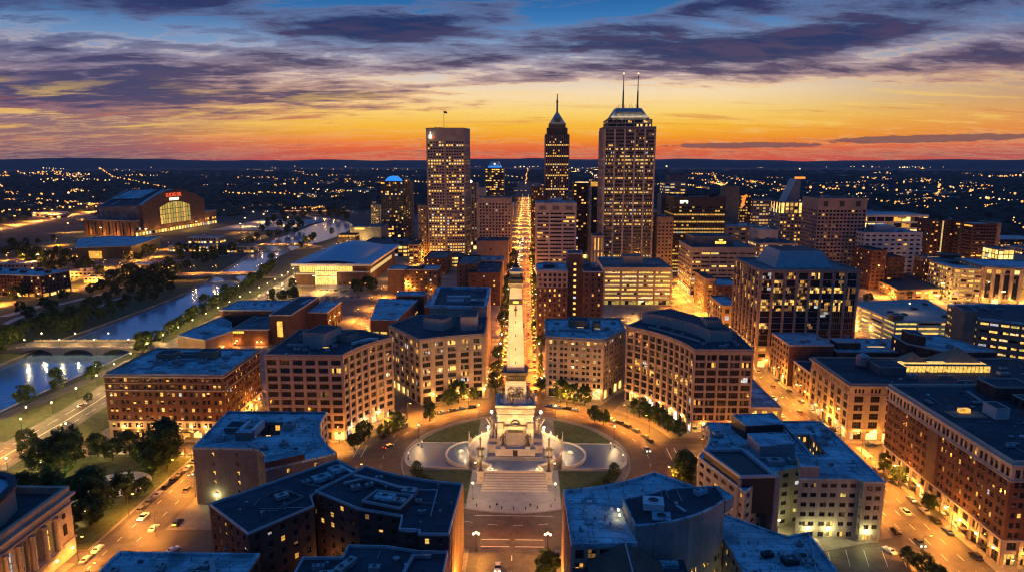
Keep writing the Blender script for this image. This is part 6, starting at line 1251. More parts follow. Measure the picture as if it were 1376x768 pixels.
B = tower('brick_building', 'small tan brick shop beside the dark-glass office on the east street', 971, 996, 412, 225, 40, [sec(None, 5, 6, ((.25, .75),), (.1, .7), .3, 1, 1, .5, 'A')], 'tan_brick', roof='roof_blue'); B.done()
# right-hand towers
GT = [sec(8, 4, 5, ((.1, .9),), (.1, .9), .4, 1, 1, .7, 'AY'), sec(None, 4.1, 4.2, ((.14, .86),), (.22, .74), .6, 2, 1, .07, 'YA', row=.12), blank(11)]
B = tower('office_tower', 'wide beige gridded office tower with blank top storeys on the east side', 1100, 1166, 268, 490, 46, GT, 'pink_stone', roof='roof_dark', trim='pink_stone', seed=29)
B.ac(B.x0 + 12, 500, B.h, 8, 6, 4); M = MB()
for q in range(3): M.box(B.x0 + 6 + q * 18, B.x0 + 11 + q * 18, 489.7, 489.99, B.h - 8, B.h - 2, 'dark_granite')
B.part('louvre', M); B.scatter(B.x0 + 5, B.x1 - 5, 498, 530, B.h, 10, 'abv'); B.done()
B = tower('office_tower', 'slim stone tower with lit crown and slanted roof left of the beige gridded tower', 1049, 1080, 272, 560, 40, [sec(None, 4.1, 4.2, ((.2, .8),), (.22, .74), .5, 1, 1, .20, 'AYD'), sec(14, 14, 5, ((.15, .85),), (.05, .95), .5, 1, 3, .9, 'YS')], 'limestone', seed=30)
M = MB(); xs_, xe = B.x0 + 8, B.x0 + 25; zt = at_y(1075, 240, 580)[1]; M.face([(xs_, 566, B.h), (xe, 566, B.h), (xe, 566, zt), (xe - 5, 566, zt)], 'concrete'); M.face([(xs_, 590, B.h), (xe - 5, 590, zt), (xe, 590, zt), (xe, 590, B.h)], 'concrete'); M.face([(xs_, 566, B.h), (xe - 5, 566, zt), (xe - 5, 590, zt), (xs_, 590, B.h)], 'grey_metal'); M.face([(xe - 5, 566, zt), (xe, 566, zt), (xe, 590, zt), (xe - 5, 590, zt)], 'grey_metal'); M.face([(xe, 566, B.h), (xe, 590, B.h), (xe, 590, zt), (xe, 566, zt)], 'concrete'); B.part('slanted_roof', M)
M = MB(); M.box(xe - 5, xe + 5, 566, 574, zt, zt + 2.2, 'sign_orange', True); M.tube((xe - 2, 570, zt + 2), (xe - 2, 570, zt + 12), .4, .2, 'black_metal'); M.ball((xe - 1, 570, zt + 12), .9, 'far_warm', 8); B.part('beacon', M); B.done()
B = tower('building', 'white stepped hall with blue-grey roof right of the beige gridded tower', 1162, 1240, 314, 470, 50, [sec(None, 5, 7, ((.2, .8),), (.3, .7), .3, 1, 1, .12, 'A')], 'white_concrete', roof='roof_blue', seed=31); B.penthouse(rect(B.x0 + 15, B.x0 + 38, 480, 500), B.h, B.h + 7, 'grey_metal', 'roof_blue'); B.scatter(B.x0 + 40, B.x1 - 5, 476, 510, B.h, 6, 'ab'); B.done()
B = tower('exhibition_hall', 'long low hall with pale curved roof and glowing front beyond the white hall', 1166, 1248, 290, 640, 60, [sec(None, 9, 12, ((.05, .95),), (.1, .8), .4, 2, 1, .6, 'SA')], 'white_concrete', roof='roof_pale'); point_light(((B.x0 + B.x1) / 2, 632, 8), 20000, SOD, 1, B.empty()); B.done()
B = tower('apartment_tower', 'dark brown slab apartment tower, left of the dark pair on the east side', 1252, 1303, 297, 540, 30, [sec(None, 3.6, 4.2, ((.2, .8),), (.3, .75), .4, 1, 1, .12, 'YA')], 'dark_brick', seed=33); M = MB(); M.box(B.x0 + 13, B.x0 + 14.2, 539.2, 539.99, 8, B.h, 'lit_pale'); B.part('stair_light', M); B.scatter(B.x0 + 4, B.x1 - 4, 545, 565, B.h, 5, 'ab'); point_light((B.x1 - 6, 532, 6), 7000, SOD, .5, B.empty()); B.done()
B = tower('apartment_tower', 'dark slab tower with pale end wall, right of the dark pair on the east side', 1308, 1345, 302, 500, 34, [sec(None, 3.8, 30, ((.03, .97),), (.3, .75), .4, 8, 1, .10, 'A')], 'dark_brick', roof='roof_pale', seed=34); M = MB(); M.box(B.x1 - 4, B.x1 + .4, 499.6, 534.4, 0, B.h + 2, 'tan_brick', True); B.part('end_wall', M); B.done()
# curved brick and columned buildings, right edge
B = Bld('brick_building', 'six-storey brick warehouse with pale cornice and bowed corner near the right edge', 'building', wall='dark_brick', roof='roof_grey', trim='limestone', seed=35)
cu = [at_y(1237, 350, 440)[0], at_y(1290, 358, 385)[0], at_y(1318, 358, 385)[0]]
cw = [sec(6, 6, 5, ((.15, .85),), (.05, .8), .4, 1, 1, .7, 'SA'), sec(None, 3.8, 5, PAIR, (.2, .75), .3, 1, 2, .10, 'AP', pil=(.7, .25)), sec(4, 4, 5, PAIR, (.2, .75), .3, 1, 2, .05, 'A', wall='limestone')]
B.volume([(cu[0], 452), (cu[1] - 6, 388), (cu[1], 384), (cu[2], 384), (cu[2], 450)], 31, cw, cornice=(.8, .6)); B.penthouse([(cu[0] + 12, 440), (cu[0] + 30, 420), (cu[0] + 36, 436), (cu[0] + 20, 450)], 31, 35, 'dark_brick'); B.skylight((cu[1] + 6, 436), (1, 0), 18, 3, 31, 'lit_amber', 1)
for x, y in ((cu[0] + 8, 438), (cu[1] - 12, 392), (cu[1] + 12, 383), (cu[2] - 4, 383)): point_light((x - 3, y - 4, 6), 5000, SOD, .5, B.empty())
B.done()
B = Bld('columned_building', 'stone building with tall uplit piers and glowing attic at the right edge', 'building', wall='limestone', roof='roof_blue', trim='limestone', seed=36)
x0 = at_y(1320, 400, 350)[0]
B.volume([(x0, 352), (x0 + 80, 318), (x0 + 100, 380), (x0 + 8, 410)], 34, [sec(5, 5, 7, ((.15, .85),), (.05, .8), .4, 1, 1, .8, 'SA'), sec(None, 22, 7, ((.22, .78),), (.02, .98), 1.0, 2, 6, .12, 'AD', pil=(1.6, .9)), sec(5, 5, 7, ((.25, .75),), (.15, .8), .4, 2, 1, .9, 'YS'), blank(1)], cornice=(1, .7))
for k in range(8): p = Vector((x0, 352)).lerp(Vector((x0 + 80, 318)), k / 8); point_light((p.x, p.y - 3, 5.5), 3000, AMB, .3, B.empty())
B.volume([(x0 - 22, 362), (x0 - .4, 353), (x0 + 7, 405), (x0 - 18, 410)], 31, [sec(None, 4.2, 5, ((.1, .9),), (.3, .8), .3, 3, 1, .75, 'YG')]); B.done()
B = tower('glass_pavilion', 'rooftop-high glass pavilion glowing gold above the columned building', 1342, 1364, 336, 430, 26, [blank(20), sec(None, 5, 5, ((.06, .94),), (.05, .92), .3, 1, 1, .97, 'YS')], 'concrete', roof='roof_grey'); B.done()
B = Bld('low_building', 'long low tan hall with dark roof beside the amber car park', 'building', wall='tan_brick', roof='roof_dark', trim='roof_dark'); B.volume([G(1160, 378), G(1205, 402), G(1262, 401), G(1215, 376)], 9, [sec(None, 6, 8, ((.2, .8),), (.2, .6), .3, 1, 1, .5, 'SA')])
for px, py in ((1175, 392), (1200, 405), (1225, 406), (1250, 405)): p = G(px, py); point_light((p[0], p[1] - 6, 6), 6000, SOD, .5, B.empty())
B.done()
B = tower('brick_building', 'brown brick block with stepped dark roof under the white stepped hall', 1172, 1192, 338, 420, 40, [sec(None, 4, 5, ((.2, .8),), (.3, .7), .3, 1, 1, .05, 'A')], 'red_brick', seed=41); point_light((B.x0 - 4, 412, 5), 9000, SOD, .5, B.empty()); point_light((B.x0 + 12, 410, 4), 6000, SOD, .5, B.empty()); B.done()
B = tower('brick_building', 'low brown shed right of the stepped brown brick block', 1193, 1216, 347, 430, 36, [sec(None, 4, 5, ((.2, .8),), (.3, .7), .3, 1, 1, .05, 'A')], 'dark_brick', seed=42); B.done()
# round-topped hall and dark roofs right of the black office
B = tower('exhibition_hall', 'round low hall with pale drum walls behind the stone office penthouse', 977, 1022, 305, 600, 60, [sec(None, 6, 8, ((.2, .8),), (.3, .7), .3, 1, 1, .3, 'A')], 'limestone', roof='roof_blue', seed=43); B.scatter(B.x0 + 5, B.x1 - 5, 606, 650, B.h, 6, 'ab'); B.done()
B = tower('office_building', 'glass-banded office with leaning orange banner right of the blank slab tower', 995, 1010, 262, 700, 30, [sec(None, 4, 4, ((.15, .85),), (.2, .7), .3, 1, 1, .4, 'YA')], 'bronze_cladding', seed=44); M = MB(); M.face([(B.x0 + 1, 699, B.h - 20), (B.x0 + 5, 699, B.h - 16), (B.x0 + 9, 699, B.h + 1), (B.x0 + 3, 699, B.h - 2)], 'sign_orange'); B.part('lit_banner', M); B.done()
B = tower('office_building', 'low lit-windowed office block left of the slanted-roof tower', 1012, 1048, 270, 720, 40, [sec(None, 4.4, 5, ((.1, .9),), (.3, .75), .3, 1, 1, .5, 'YPA')], 'concrete', seed=45); B.scatter(B.x0 + 4, B.x1 - 4, 725, 755, B.h, 6, 'ab'); B.done()
B = tower('white_hall', 'pale vaulted white hall just left of the slim stone tower', 1020, 1050, 310, 560, 50, [blank()], 'white_concrete', roof='roof_pale', seed=46); B.done()
B = tower('office_building', 'stone office with gold-lit storefront row under the slim stone tower', 1020, 1072, 328, 470, 40, [sec(6, 6, 5, ((.1, .9),), (.05, .85), .4, 1, 1, .9, 'SY'), sec(None, 4.2, 5, ((.2, .8),), (.2, .75), .3, 1, 1, .6, 'YAP')], 'limestone', roof='roof_dark', seed=47); B.scatter(B.x0 + 4, B.x1 - 4, 475, 505, B.h, 8, 'abv'); B.done()
# left of the flagpole tower
B = tower('office_building', 'narrow tan block with lit windows left of the flagpole tower', 561, 573, 277, 640, 30, [sec(None, 3.8, 4, ((.25, .75),), (.2, .75), .3, 1, 1, .3, 'AYD')], 'tan_brick', seed=51); B.done()
B = tower('office_building', 'stone block with lit lobby right behind the flagpole tower', 629, 641, 247, 730, 30, [sec(14, 7, 5, ((.1, .9),), (.1, .8), .3, 1, 1, .9, 'S'), sec(None, 3.9, 3.5, ((.25, .75),), (.2, .75), .3, 1, 1, .2, 'AY')], 'limestone', seed=52); M = MB(); M.ball(((B.x0 + B.x1) / 2 - 3, 732, B.h + 3), 2.2, 'lamp_warm', 8); B.part('roof_beacon', M); B.done()
B = tower('office_building', 'grey blank-topped block between the stone lobby block and the slim black tower', 640, 652, 253, 860, 30, [sec(12, 6, 6, ((.2, .8),), (.2, .8), .3, 1, 1, .9, 'S'), blank()], 'grey_metal', seed=53); B.done()
B = tower('brick_tower', 'pair of brown brick stair towers with lit tops beyond the arena roof', 454, 478, 316, 700, 22, [sec(None, 3.6, 5, ((.3, .7),), (.25, .7), .3, 1, 1, .4, 'AY'), sec(3, 3, 5, ((.1, .9),), (.1, .9), .3, 1, 1, 1, 'A')], 'brown_brick', seed=54); B.done()
B = tower('low_building', 'wide low mall roof with strings of lights beyond the arena', 482, 548, 330, 650, 90, [sec(None, 5, 7, ((.1, .9),), (.2, .8), .4, 1, 1, .75, 'SY')], 'brown_brick', roof='roof_dark', seed=55); B.scatter(B.x0 + 6, B.x1 - 6, 660, 735, B.h, 14, 'abs'); B.done()
B = tower('low_building', 'grey slab-sided block with lit sign left of the blue-domed tower', 470, 512, 306, 830, 60, [blank()], 'concrete', roof='roof_grey', seed=56); M = MB(); M.box(B.x0 + 8, B.x0 + 24, 829.4, 829.9, B.h - 3, B.h - .5, 'sign_gold', True); B.part('lit_sign', M); B.scatter(B.x0 + 6, B.x1 - 6, 836, 880, B.h, 10, 'ab'); B.done()
B = tower('low_building', 'small tan office between the mall roof and flagpole tower', 549, 562, 330, 600, 50, [sec(None, 4, 5, ((.1, .9),), (.2, .8), .3, 1, 1, .5, 'AS')], 'tan_brick', seed=57); B.done()
B = tower('office_building', 'pale block at left behind the mall, tallest by the river bend', 498, 511, 276, 980, 36, [sec(None, 3.9, 4, ((.25, .75),), (.2, .75), .3, 1, 1, .2, 'AY')], 'concrete', seed=58); B.done()
# ------------------------------------------------------------------ low blocks of the wider city
frng = random.Random(77)
def clear_of(x0, x1, y0, y1, pad=5):
    for poly, h in BUILT:
        xs = [p[0] for p in poly]; ys = [p[1] for p in poly]
        if x0 - pad < max(xs) and x1 + pad > min(xs) and y0 - pad < max(ys) and y1 + pad > min(ys): return False
    return True
WALLW = {'tan_brick': 'tan', 'dark_brick': 'dark brick', 'brown_brick': 'brown brick', 'concrete': 'grey concrete', 'limestone': 'cream', 'dark_concrete': 'dark grey', 'white_concrete': 'white'}
ROOFW = {'roof_dark': 'black roof', 'roof_grey': 'grey roof', 'roof_blue': 'blue roof', 'roof_pale': 'pale roof'}
used = set()
def filler(x0, x1, y0, y1, h, where, lit=.25):
    if not clear_of(x0, x1, y0, y1): return
    w, r = frng.choice(list(WALLW)), frng.choice(list(ROOFW))
    size = 'low' if h < 14 else 'mid-height' if h < 30 else 'tall'
    lab = '%s %s block with %s %s' % (size, WALLW[w], ROOFW[r], where); k = 0
    B = Bld('city_block', lab, 'building', wall=w, roof=r, trim='coping', group='lesser city blocks beyond the centre', seed=lab, maxwin=24)
    B.volume(rect(x0, x1, y0, y1), h, [sec(min(5, h * .4), 5, 5, ((.1, .9),), (.1, .8), .3, 1, 1, .55, 'SA'), sec(None, 3.9, frng.choice([4, 5, 7]), ((.2, .8),), (.25, .75), .3, 1, 1, lit, 'AYD', row=.25)], parapet=.8)
    for _ in range(2): B.scatter(x0 + 3, x1 - 5, y0 + 3, y1 - 6, h, 1, 'ab')
    B.done()
rows = [(212, 250, 'first'), (262, 308, 'second'), (324, 372, 'third'), (398, 460, 'fourth'), (480, 530, 'fifth'), (545, 592, 'sixth'), (608, 670, 'seventh'), (690, 750, 'eighth'), (770, 840, 'ninth'), (860, 940, 'tenth'), (970, 1050, 'eleventh'), (1080, 1180, 'twelfth'), (1210, 1330, 'thirteenth')]
for ri, (ya, yb, rn) in enumerate(rows):
    for ci, (xa, xb) in enumerate(((17, 74), (80, 134), (162, 242), (260, 350), (370, 470), (490, 590), (610, 700), (710, 800))):
        if ya < 470 and xa < 75: continue
        if ya < 400 and xa in (162, 260): continue
        if ri < 2 and xa < 140: continue
        wdt = (xb - xa); n = 2 if frng.random() < .6 else 1
        for q in range(n):
            x0 = xa + wdt * q / n + 1; x1 = x0 + wdt / n - frng.uniform(3, 9); y0 = ya + frng.uniform(0, 6); y1 = yb - frng.uniform(2, 14)
            hh_ = frng.choice([7, 9, 12, 15, 18, 24]) if xa > 250 else frng.choice([10, 14, 20, 28, 36, 46])
            if xa > 360 and frng.random() < .45: continue
            filler(x0, x1, y0, y1, hh_, '%s row back, %s plot east of avenue' % (rn, ordw(ci * 2 + q)))
    for ci, (xa, xb) in enumerate(((-62, -17), (-112, -66), (-200, -150), (-262, -210))):
        if ya < 330 or (ya < 660 and xa < -120): continue
        if ri > 9 and xa < -205: continue
        if frng.random() < .2: continue
        filler(xa + 1, xb - frng.uniform(2, 10), ya + frng.uniform(0, 6), yb - frng.uniform(2, 14), frng.choice([10, 14, 18, 26, 34]) if xa > -120 else frng.choice([7, 9, 12]), '%s row back, %s plot west of avenue' % (rn, ordw(ci)))
for k, (x, y, w, d, h) in enumerate(((-470, 520, 34, 20, 8), (-520, 470, 30, 16, 7), (-430, 690, 40, 24, 9), (-520, 700, 60, 30, 8), (-590, 620, 30, 20, 7), (-640, 520, 40, 22, 8), (-480, 440, 24, 14, 6), (-690, 600, 44, 22, 8), (-540, 800, 50, 26, 9), (-590, 430, 36, 18, 8))):
    filler(x, x + w, y, y + d, h, 'among far bank trees, %s one' % ordw(k), .3)

# ------------------------------------------------------------------ street lamps
def proto_lamp(kind, m, power, col, h=9):
    nm = {'cobra': 'street_lamp', 'globe': 'globe_lamp', 'triple': 'triple_globe_lamp', 'mast': 'light_mast'}[kind]
    r = thing(nm, 'street lamp', 'lamp', (0, 0, 0)); kids = []
    M = MB()
    if kind == 'cobra':
        M.tube((0, 0, 0), (0, 0, h), .13, .08, 'black_metal', 6); M.tube((0, 0, h), (1.9, 0, h + .45), .07, .06, 'black_metal', 6); H = MB(); H.lathe([(.02, -.2), (.34, -.16), (.36, .05)], (2.2, 0, h + .4), m, 8, 1.3, .8); H.lathe([(.40, .05), (.3, .16), (.02, .22)], (2.2, 0, h + .4), 'black_metal', 8, 1.35, .85); lp = (2.2, 0, h - .25)
    elif kind == 'globe':
        M.lathe([(.28, 0), (.2, .5), (.1, .9), (.08, h - .4), (.2, h - .3)], (0, 0, 0), 'black_metal', 8); H = MB(); H.ball((0, 0, h), .42, m, 8); lp = (0, 0, h + .75)
    elif kind == 'triple':
        M.lathe([(.35, 0), (.25, .6), (.12, 1.0), (.09, h)], (0, 0, 0), 'black_metal', 8); M.tube((-.9, 0, h - .7), (.9, 0, h - .7), .06, .06, 'black_metal', 6); H = MB()
        for q in (-.9, 0, .9): H.ball((q, 0, h + (.25 if q == 0 else -.3)), .38, m, 8)
        lp = (0, -.2, h + 1.0)
    elif kind == 'mast':
        M.tube((0, 0, 0), (0, 0, h), .3, .18, 'black_metal', 6); M.tube((-1, 0, h), (1, 0, h), .1, .1, 'black_metal', 6); H = MB()
        for q in (-.9, .9): H.lathe([(.1, -.3), (.8, -.1), (.8, .2), (.1, .35)], (q, 0, h), m, 8)
        lp = (0, 0, h - 1.0)
    kids.append(M.build('pole', r)); kids.append(H.build('lamp_head', r))
    if power and kind in ('cobra', 'mast'):      # cut-off heads throw their light down
        l = bpy.data.lights.new('lamp_light', 'SPOT'); l.energy = power * 7.0; l.color = col; l.spot_size = R(142); l.spot_blend = .7; l.shadow_soft_size = .3
        o = bpy.data.objects.new('lamp_light', l); COL.objects.link(o); o.parent = r; o.location = lp; kids.append(o)
        kids.append(point_light((lp[0], lp[1], lp[2] - .5), power * .9, col, .3, r))
    elif power: kids.append(point_light(lp, power * 1.6, col, .3, r))
    KIDS[r.name] = kids; r['_used'] = 0; return r
def put(proto, loc, rz, label, group=None, sc=1):
    if not proto.get('_used'):
        proto['_used'] = 1; proto.location = loc; proto.rotation_euler = (0, 0, rz); proto.scale = (sc, sc, sc) if not isinstance(sc, tuple) else sc; tag(proto, label, None, group); return proto
    r = copy_thing(proto, loc, rz, sc, label, group)
    return r
LA = proto_lamp('cobra', 'lamp_sodium', 4400, SOD); LK = proto_lamp('cobra', 'lamp_sodium', 8000, SOD); LB = proto_lamp('globe', 'lamp_warm', 7500, (1, .58, .16), 6); LC = proto_lamp('triple', 'lamp_warm', 14000, SOD, 7); LD = proto_lamp('globe', 'lamp_warm', 2600, WRM, 7); LE = proto_lamp('mast', 'lamp_warm', 60000, AMB, 17); LF = proto_lamp('cobra', 'lamp_sodium', 6400, SOD, 10); LV = proto_lamp('cobra', 'lamp_sodium', 8500, (1, .27, .02), 9); LM = proto_lamp('mast', 'lamp_sodium', 330000, SOD, 18); LS = proto_lamp('cobra', 'lamp_sodium', 13000, SOD, 10); LW = proto_lamp('globe', 'lamp_white', 700, AMB, 5); LH = proto_lamp('cobra', 'lamp_sodium', 24000, SOD, 10); LG = proto_lamp('globe', 'pool_glow', 300, WRM, 3); LP = proto_lamp('globe', 'lamp_warm', 4200, (1, .68, .25), 4)
n_ = [0]
def lamp_row(proto, pts, desc, frm, group, rz=0):
    for k, p in enumerate(pts):
        put(proto, (p[0], p[1], p[2] if len(p) > 2 else .1), p[3] if len(p) > 3 else rz, '%s, %s %s' % (desc, ordw(k), frm), group)
for s_, nm in ((-1, 'west'), (1, 'east')):
    lamp_row(LV, [(s_ * 12.5, y, .1, 0 if s_ < 0 else math.pi) for y in range(92, 640, 20)], 'orange street lamp on %s kerb of the central avenue' % nm, 'beyond the monument', 'street lamps of the central avenue')
    lamp_row(LH, [(s_ * 12.5, y, .1, 0 if s_ < 0 else math.pi) for y in range(680, 2240, 78)], 'far orange lamp on %s kerb of the long avenue' % nm, 'past the pointed tower', 'street lamps of the central avenue')
    lamp_row(LW, [(s_ * 13.6, y, .19) for y in range(100, 520, 26)], 'white-gold globe lamp on the %s pavement of the central avenue' % nm, 'past the monument', 'pavement globe lamps of the avenue')
    lamp_row(LC, [(s_ * 12.3, -78, .1), (s_ * 13.5, -112, .1)], 'triple-globe lamp on the %s kerb of the south street' % nm, 'from the circle', 'triple-globe lamps of the south street')
    lamp_row(LD, [(s_ * 16.3, -41, .2), (s_ * 47.2, 19.5, .2), (s_ * 20, 47.5, .2)], 'bright globe lamp on the %s edge of the round plaza' % nm, 'from the forecourt', 'plaza globe lamps')
    lamp_row(LG, [(s_ * 48, -5, .6), (s_ * 44, 8, .6)], 'small low globe light beside the %s cascade pool' % nm, 'from the front', 'plaza globe lamps')
lamp_row(LK, [(72 * math.cos(R(a)), 72 * math.sin(R(a)), .19, R(a + 180)) for a in (24, 38, 52, 68, 112, 128, 142, 156, 205, 222, 318, 335)], 'orange lamp on the outer kerb of the circle road', 'counter-clockwise from the east', 'lamps round the circle road')
lamp_row(LF, [(137, y, .1, 0) for y in range(-150, 130, 34)], 'orange lamp on west kerb of east street', 'from the bottom edge', 'lamps of the east street')
lamp_row(LS, [(137, y, .1, 0) for y in range(136, 450, 30)], 'orange lamp on west kerb of east street', 'past the dark-glass office corner', 'lamps of the east street')
lamp_row(LF, [(158.6, y, .1, math.pi) for y in range(-130, 130, 34)], 'orange lamp on hotel side of east street', 'from the bottom edge', 'lamps of the east street')
lamp_row(LS, [(158.6, y, .1, math.pi) for y in range(150, 450, 30)], 'orange lamp on far kerb of east street', 'past the dark-glass office corner', 'lamps of the east street')
lamp_row(LA, [(-145.5, y, .1, 0) for y in (-150, -118, -87, -57, -27, -2)], 'amber lamp on the park side of the west street', 'from the bottom', 'lamps of the west street')
lamp_row(LA, [(-127.6, y, .1, math.pi) for y in (-136, -102, -71, -41, -12)], 'amber lamp on the building side of the west street', 'from the bottom', 'lamps of the west street')
lamp_row(LF, [(-138.5 if k % 2 else -121, 20 + k * 24, .1, 0 if k % 2 else math.pi) for k in range(9)], 'orange lamp between the brick hotel and gridded office', 'from the crossing', 'lamps of the west street')
lamp_row(LS, [(-138 if k % 2 else -115, 240 + k * 26, .1, 0 if k % 2 else math.pi) for k in range(17)], 'orange lamp in the broad street past the arena', 'from the patchy blue roof', 'lamps of the arena street')
lamp_row(LA, [(-238 + k * 22, 13 if k % 2 else -4, .1, -1.57 if k % 2 else 1.57) for k in range(8)], 'orange lamp in the street in front of the brick hotel', 'from the river avenue', 'lamps of the hotel street')
lamp_row(LA, [(84 + k * 20, 18 if k % 2 else -2.5, .1, -1.57 if k % 2 else 1.57) for k in range(10)], 'orange lamp in the cross street south of the beige store', 'from the circle', 'lamps of the east cross street')
def along(pl, step, off, start=0):
    out = []; acc = start
    for a, b in zip(pl, pl[1:]):
        a, b = Vector(a), Vector(b); L = (b - a).length
        while acc < L:
            d = (b - a) / L; p = a + d * acc + Vector((-d.y, d.x)) * off; out.append((p.x, p.y, .1))
            acc += step
        acc -= L
    return out
lamp_row(LB, along(ave, 24, 13.5, 10), 'warm globe lamp on the river side of the riverside avenue', 'from the bottom left', 'lamps of the riverside avenue')
lamp_row(LB, along(ave, 40, -13, 20), 'warm globe lamp on the town side of the riverside avenue', 'from the bottom left', 'lamps of the riverside avenue')
lamp_row(LB, [(-270, 0, .1), (-266, 30, .1), (-256, 42, .1)], 'park globe lamp by the river footway', 'from the bottom left', 'park lamps')
lamp_row(LH, along(wb, 36, 9), 'orange lamp along the far river bank road', 'from the left edge', 'lamps of the far bank road')
lamp_row(LM, along(smooth([G(-30, 314), G(40, 301), G(95, 290), G(135, 284)]), 90, 19), 'tall motorway light mast left of the stadium', 'from the left edge', 'motorway light masts')
for bi, (b, nm) in enumerate(zip(BR, ('the arched bridge', 'the bridge beside the arena', 'the car park bridge', 'the far bend bridge'))):
    a_, b_, w_, z_ = Vector(b[0]), Vector(b[1]), b[2], b[3]; d_ = (b_ - a_).normalized(); nn_ = Vector((-d_.y, d_.x))
    for s_, sn in ((-1, 'near'), (1, 'far')):
        lamp_row(LB if bi == 0 else LA, [(*(a_ + d_ * (6 + k * 24) + nn_ * s_ * (w_ / 2 - .4)), z_, 1.57 * -s_) for k in range(int((b_ - a_).length / 24) + 1)], 'lamp on the %s parapet of %s' % (sn, nm), 'from the left bank', 'bridge lamps')
lamp_row(LP, [(-205, -20, .2), (-198, -14, .2), (-190, -30, .2), (-183, -4, .2), (-172, -44, .2), (-160, -60, .2), (-178, -33, .2), (-160, -33, .2)], 'small park light among trees beside the hall', 'from the north-west', 'park lights')
lamp_row(LH, [(x, y, .1, 1.57) for y in (200, 322, 464, 606, 766) for x in range(180, 720, 110)], 'orange lamp at an eastern cross street', 'counted from the nearest row', 'lamps of the eastern cross streets')
lamp_row(LH, [(x, y, .1, 0) for x in (256, 353, 473, 593) for y in range(240, 760, 140)], 'orange lamp on an eastern side street', 'counted from the nearest street', 'lamps of the eastern side streets')
lamp_row(LE, [(430, 320, .1), (470, 300, .1), (400, 360, .1), (360, 300, .1), (100, 270, .1), (520, 600, .1), (640, 520, .1), (-210, 390, .1), (-560, 1080, .1), (-480, 1100, .1), (-520, 960, .1), (-470, 900, .1), (-560, 1180, .1), (-620, 1000, .1), (-640, 860, .1), (-730, 880, .1), (-840, 960, .1), (440, 400, .1), (500, 400, .1), (560, 330, .1), (560, 450, .1), (-700, 500, .1), (-600, 540, .1)], 'tall car-park light mast with two lamps', 'in order from the amber lot', 'car park light masts')
lamp_row(LH, [G(x, y) + (.1,) for x, y in ((10, 350), (30, 352), (60, 345), (75, 330), (95, 345), (140, 360), (160, 365), (185, 350), (210, 345), (225, 335), (90, 375), (70, 385), (35, 378))], 'amber lamp among far bank trees below the stadium', 'from the left edge', 'lamps among the far bank trees')

for k, (x, y, a, nm) in enumerate(((138, -13, 0, 'north-west of the small car park'), (156.5, -11, 180, 'by the long brown hotel corner'), (138, 24, 0, 'by the low beige annexe'), (156.5, 23, 180, 'by the beige store corner'), (-145, -8, 0, 'at the park corner'), (-128, 13, 180, 'below the gridded office'), (-222, -4, 90, 'where the hotel street meets the avenue'))):
    r = thing('traffic_signal', 'black traffic signal pole with lit lamps ' + nm, 'traffic signal', (x, y, .1), 0, 'traffic signals'); c_, s__ = math.cos(R(a)), math.sin(R(a))
    M = MB(); M.tube((x, y, .1), (x, y, 6.2), .14, .1, 'black_metal', 6); M.tube((x, y, 6), (x + 5 * c_, y + 5 * s__, 6.3), .09, .07, 'black_metal', 6); M.build('pole', r)
    for q in (2.6, 4.8):
        M = MB(); hx, hy = x + q * c_, y + q * s__; M.box(hx - .2, hx + .2, hy - .16, hy + .16, 5.3, 6.4, 'black_metal', True); M.box(hx - .12, hx + .12, hy - .19, hy - .161, 6.05, 6.3, 'taillight', True); M.build('signal_head', r)

# ------------------------------------------------------------------ trees
def tree_proto(seed, h=11, rad=4.6, kind='round'):
    rs = random.Random(seed); r = thing('tree', 'tree', 'tree', (0, 0, 0))
    M = MB(); th = h * (.32 if kind == 'round' else .12); M.tube((0, 0, 0), (0, 0, th), .32, .22, 'bark', 7); cl = []
    nC = 52 if kind == 'round' else 34
    for i in range(nC):
        if kind == 'round':
            a = rs.uniform(0, 6.28); u = rs.random() ** .5; zz = th * .8 + (h - th * .8) * rs.random(); f = math.sqrt(max(.06, 1 - ((zz - h * .58) / (h * .45)) ** 2)); q = rad * f * (.45 + .55 * u) * rs.uniform(.8, 1.12)
        else:
            a = rs.uniform(0, 6.28); zz = th + (h - th) * (i + .5) / nC; q = rad * (1 - (zz - th) / (h - th)) * rs.uniform(.5, 1) + .15
        cl.append((q * math.cos(a), q * math.sin(a), zz))
    for c in rs.sample(cl, 9): M.tube((0, 0, th * rs.uniform(.7, 1)), (c[0] * .8, c[1] * .8, c[2] * .92), .13, .04, 'bark', 5, False)
    tr = M.build('trunk', r); M = MB()
    for (cx, cy_, cz) in cl:
        mt = rs.choice(['leaf', 'leaf', 'leaf_dark', 'leaf_light']); cr = rs.uniform(.9, 1.5) * rad / 4.6
        for _ in range(58):
            while True:
                v = Vector((rs.uniform(-1, 1), rs.uniform(-1, 1), rs.uniform(-1, 1)))
                if v.length < 1: break
            p = Vector((cx, cy_, cz)) + v * cr; s = rs.uniform(.30, .62) * (rad / 4.6) ** .5; t1 = Vector((rs.uniform(-1, 1), rs.uniform(-1, 1), rs.uniform(-.6, .6))).normalized(); t2 = t1.cross(Vector((rs.uniform(-.6, .6), rs.uniform(-.6, .6), 1))).normalized()
            M.face([tuple(p - t1 * s), tuple(p + t2 * s * .6), tuple(p + t1 * s), tuple(p - t2 * s * .6)], mt)
    cr = M.build('crown', r); KIDS[r.name] = [tr, cr]; r['_used'] = 0; return r
TR = [tree_proto(1), tree_proto(2, 12.5, 5.2), tree_proto(3, 9.5, 4.2), tree_proto(4, 13.5, 5.0)]; TC = tree_proto(9, 10, 2.4, 'cone')
trs = random.Random(3)
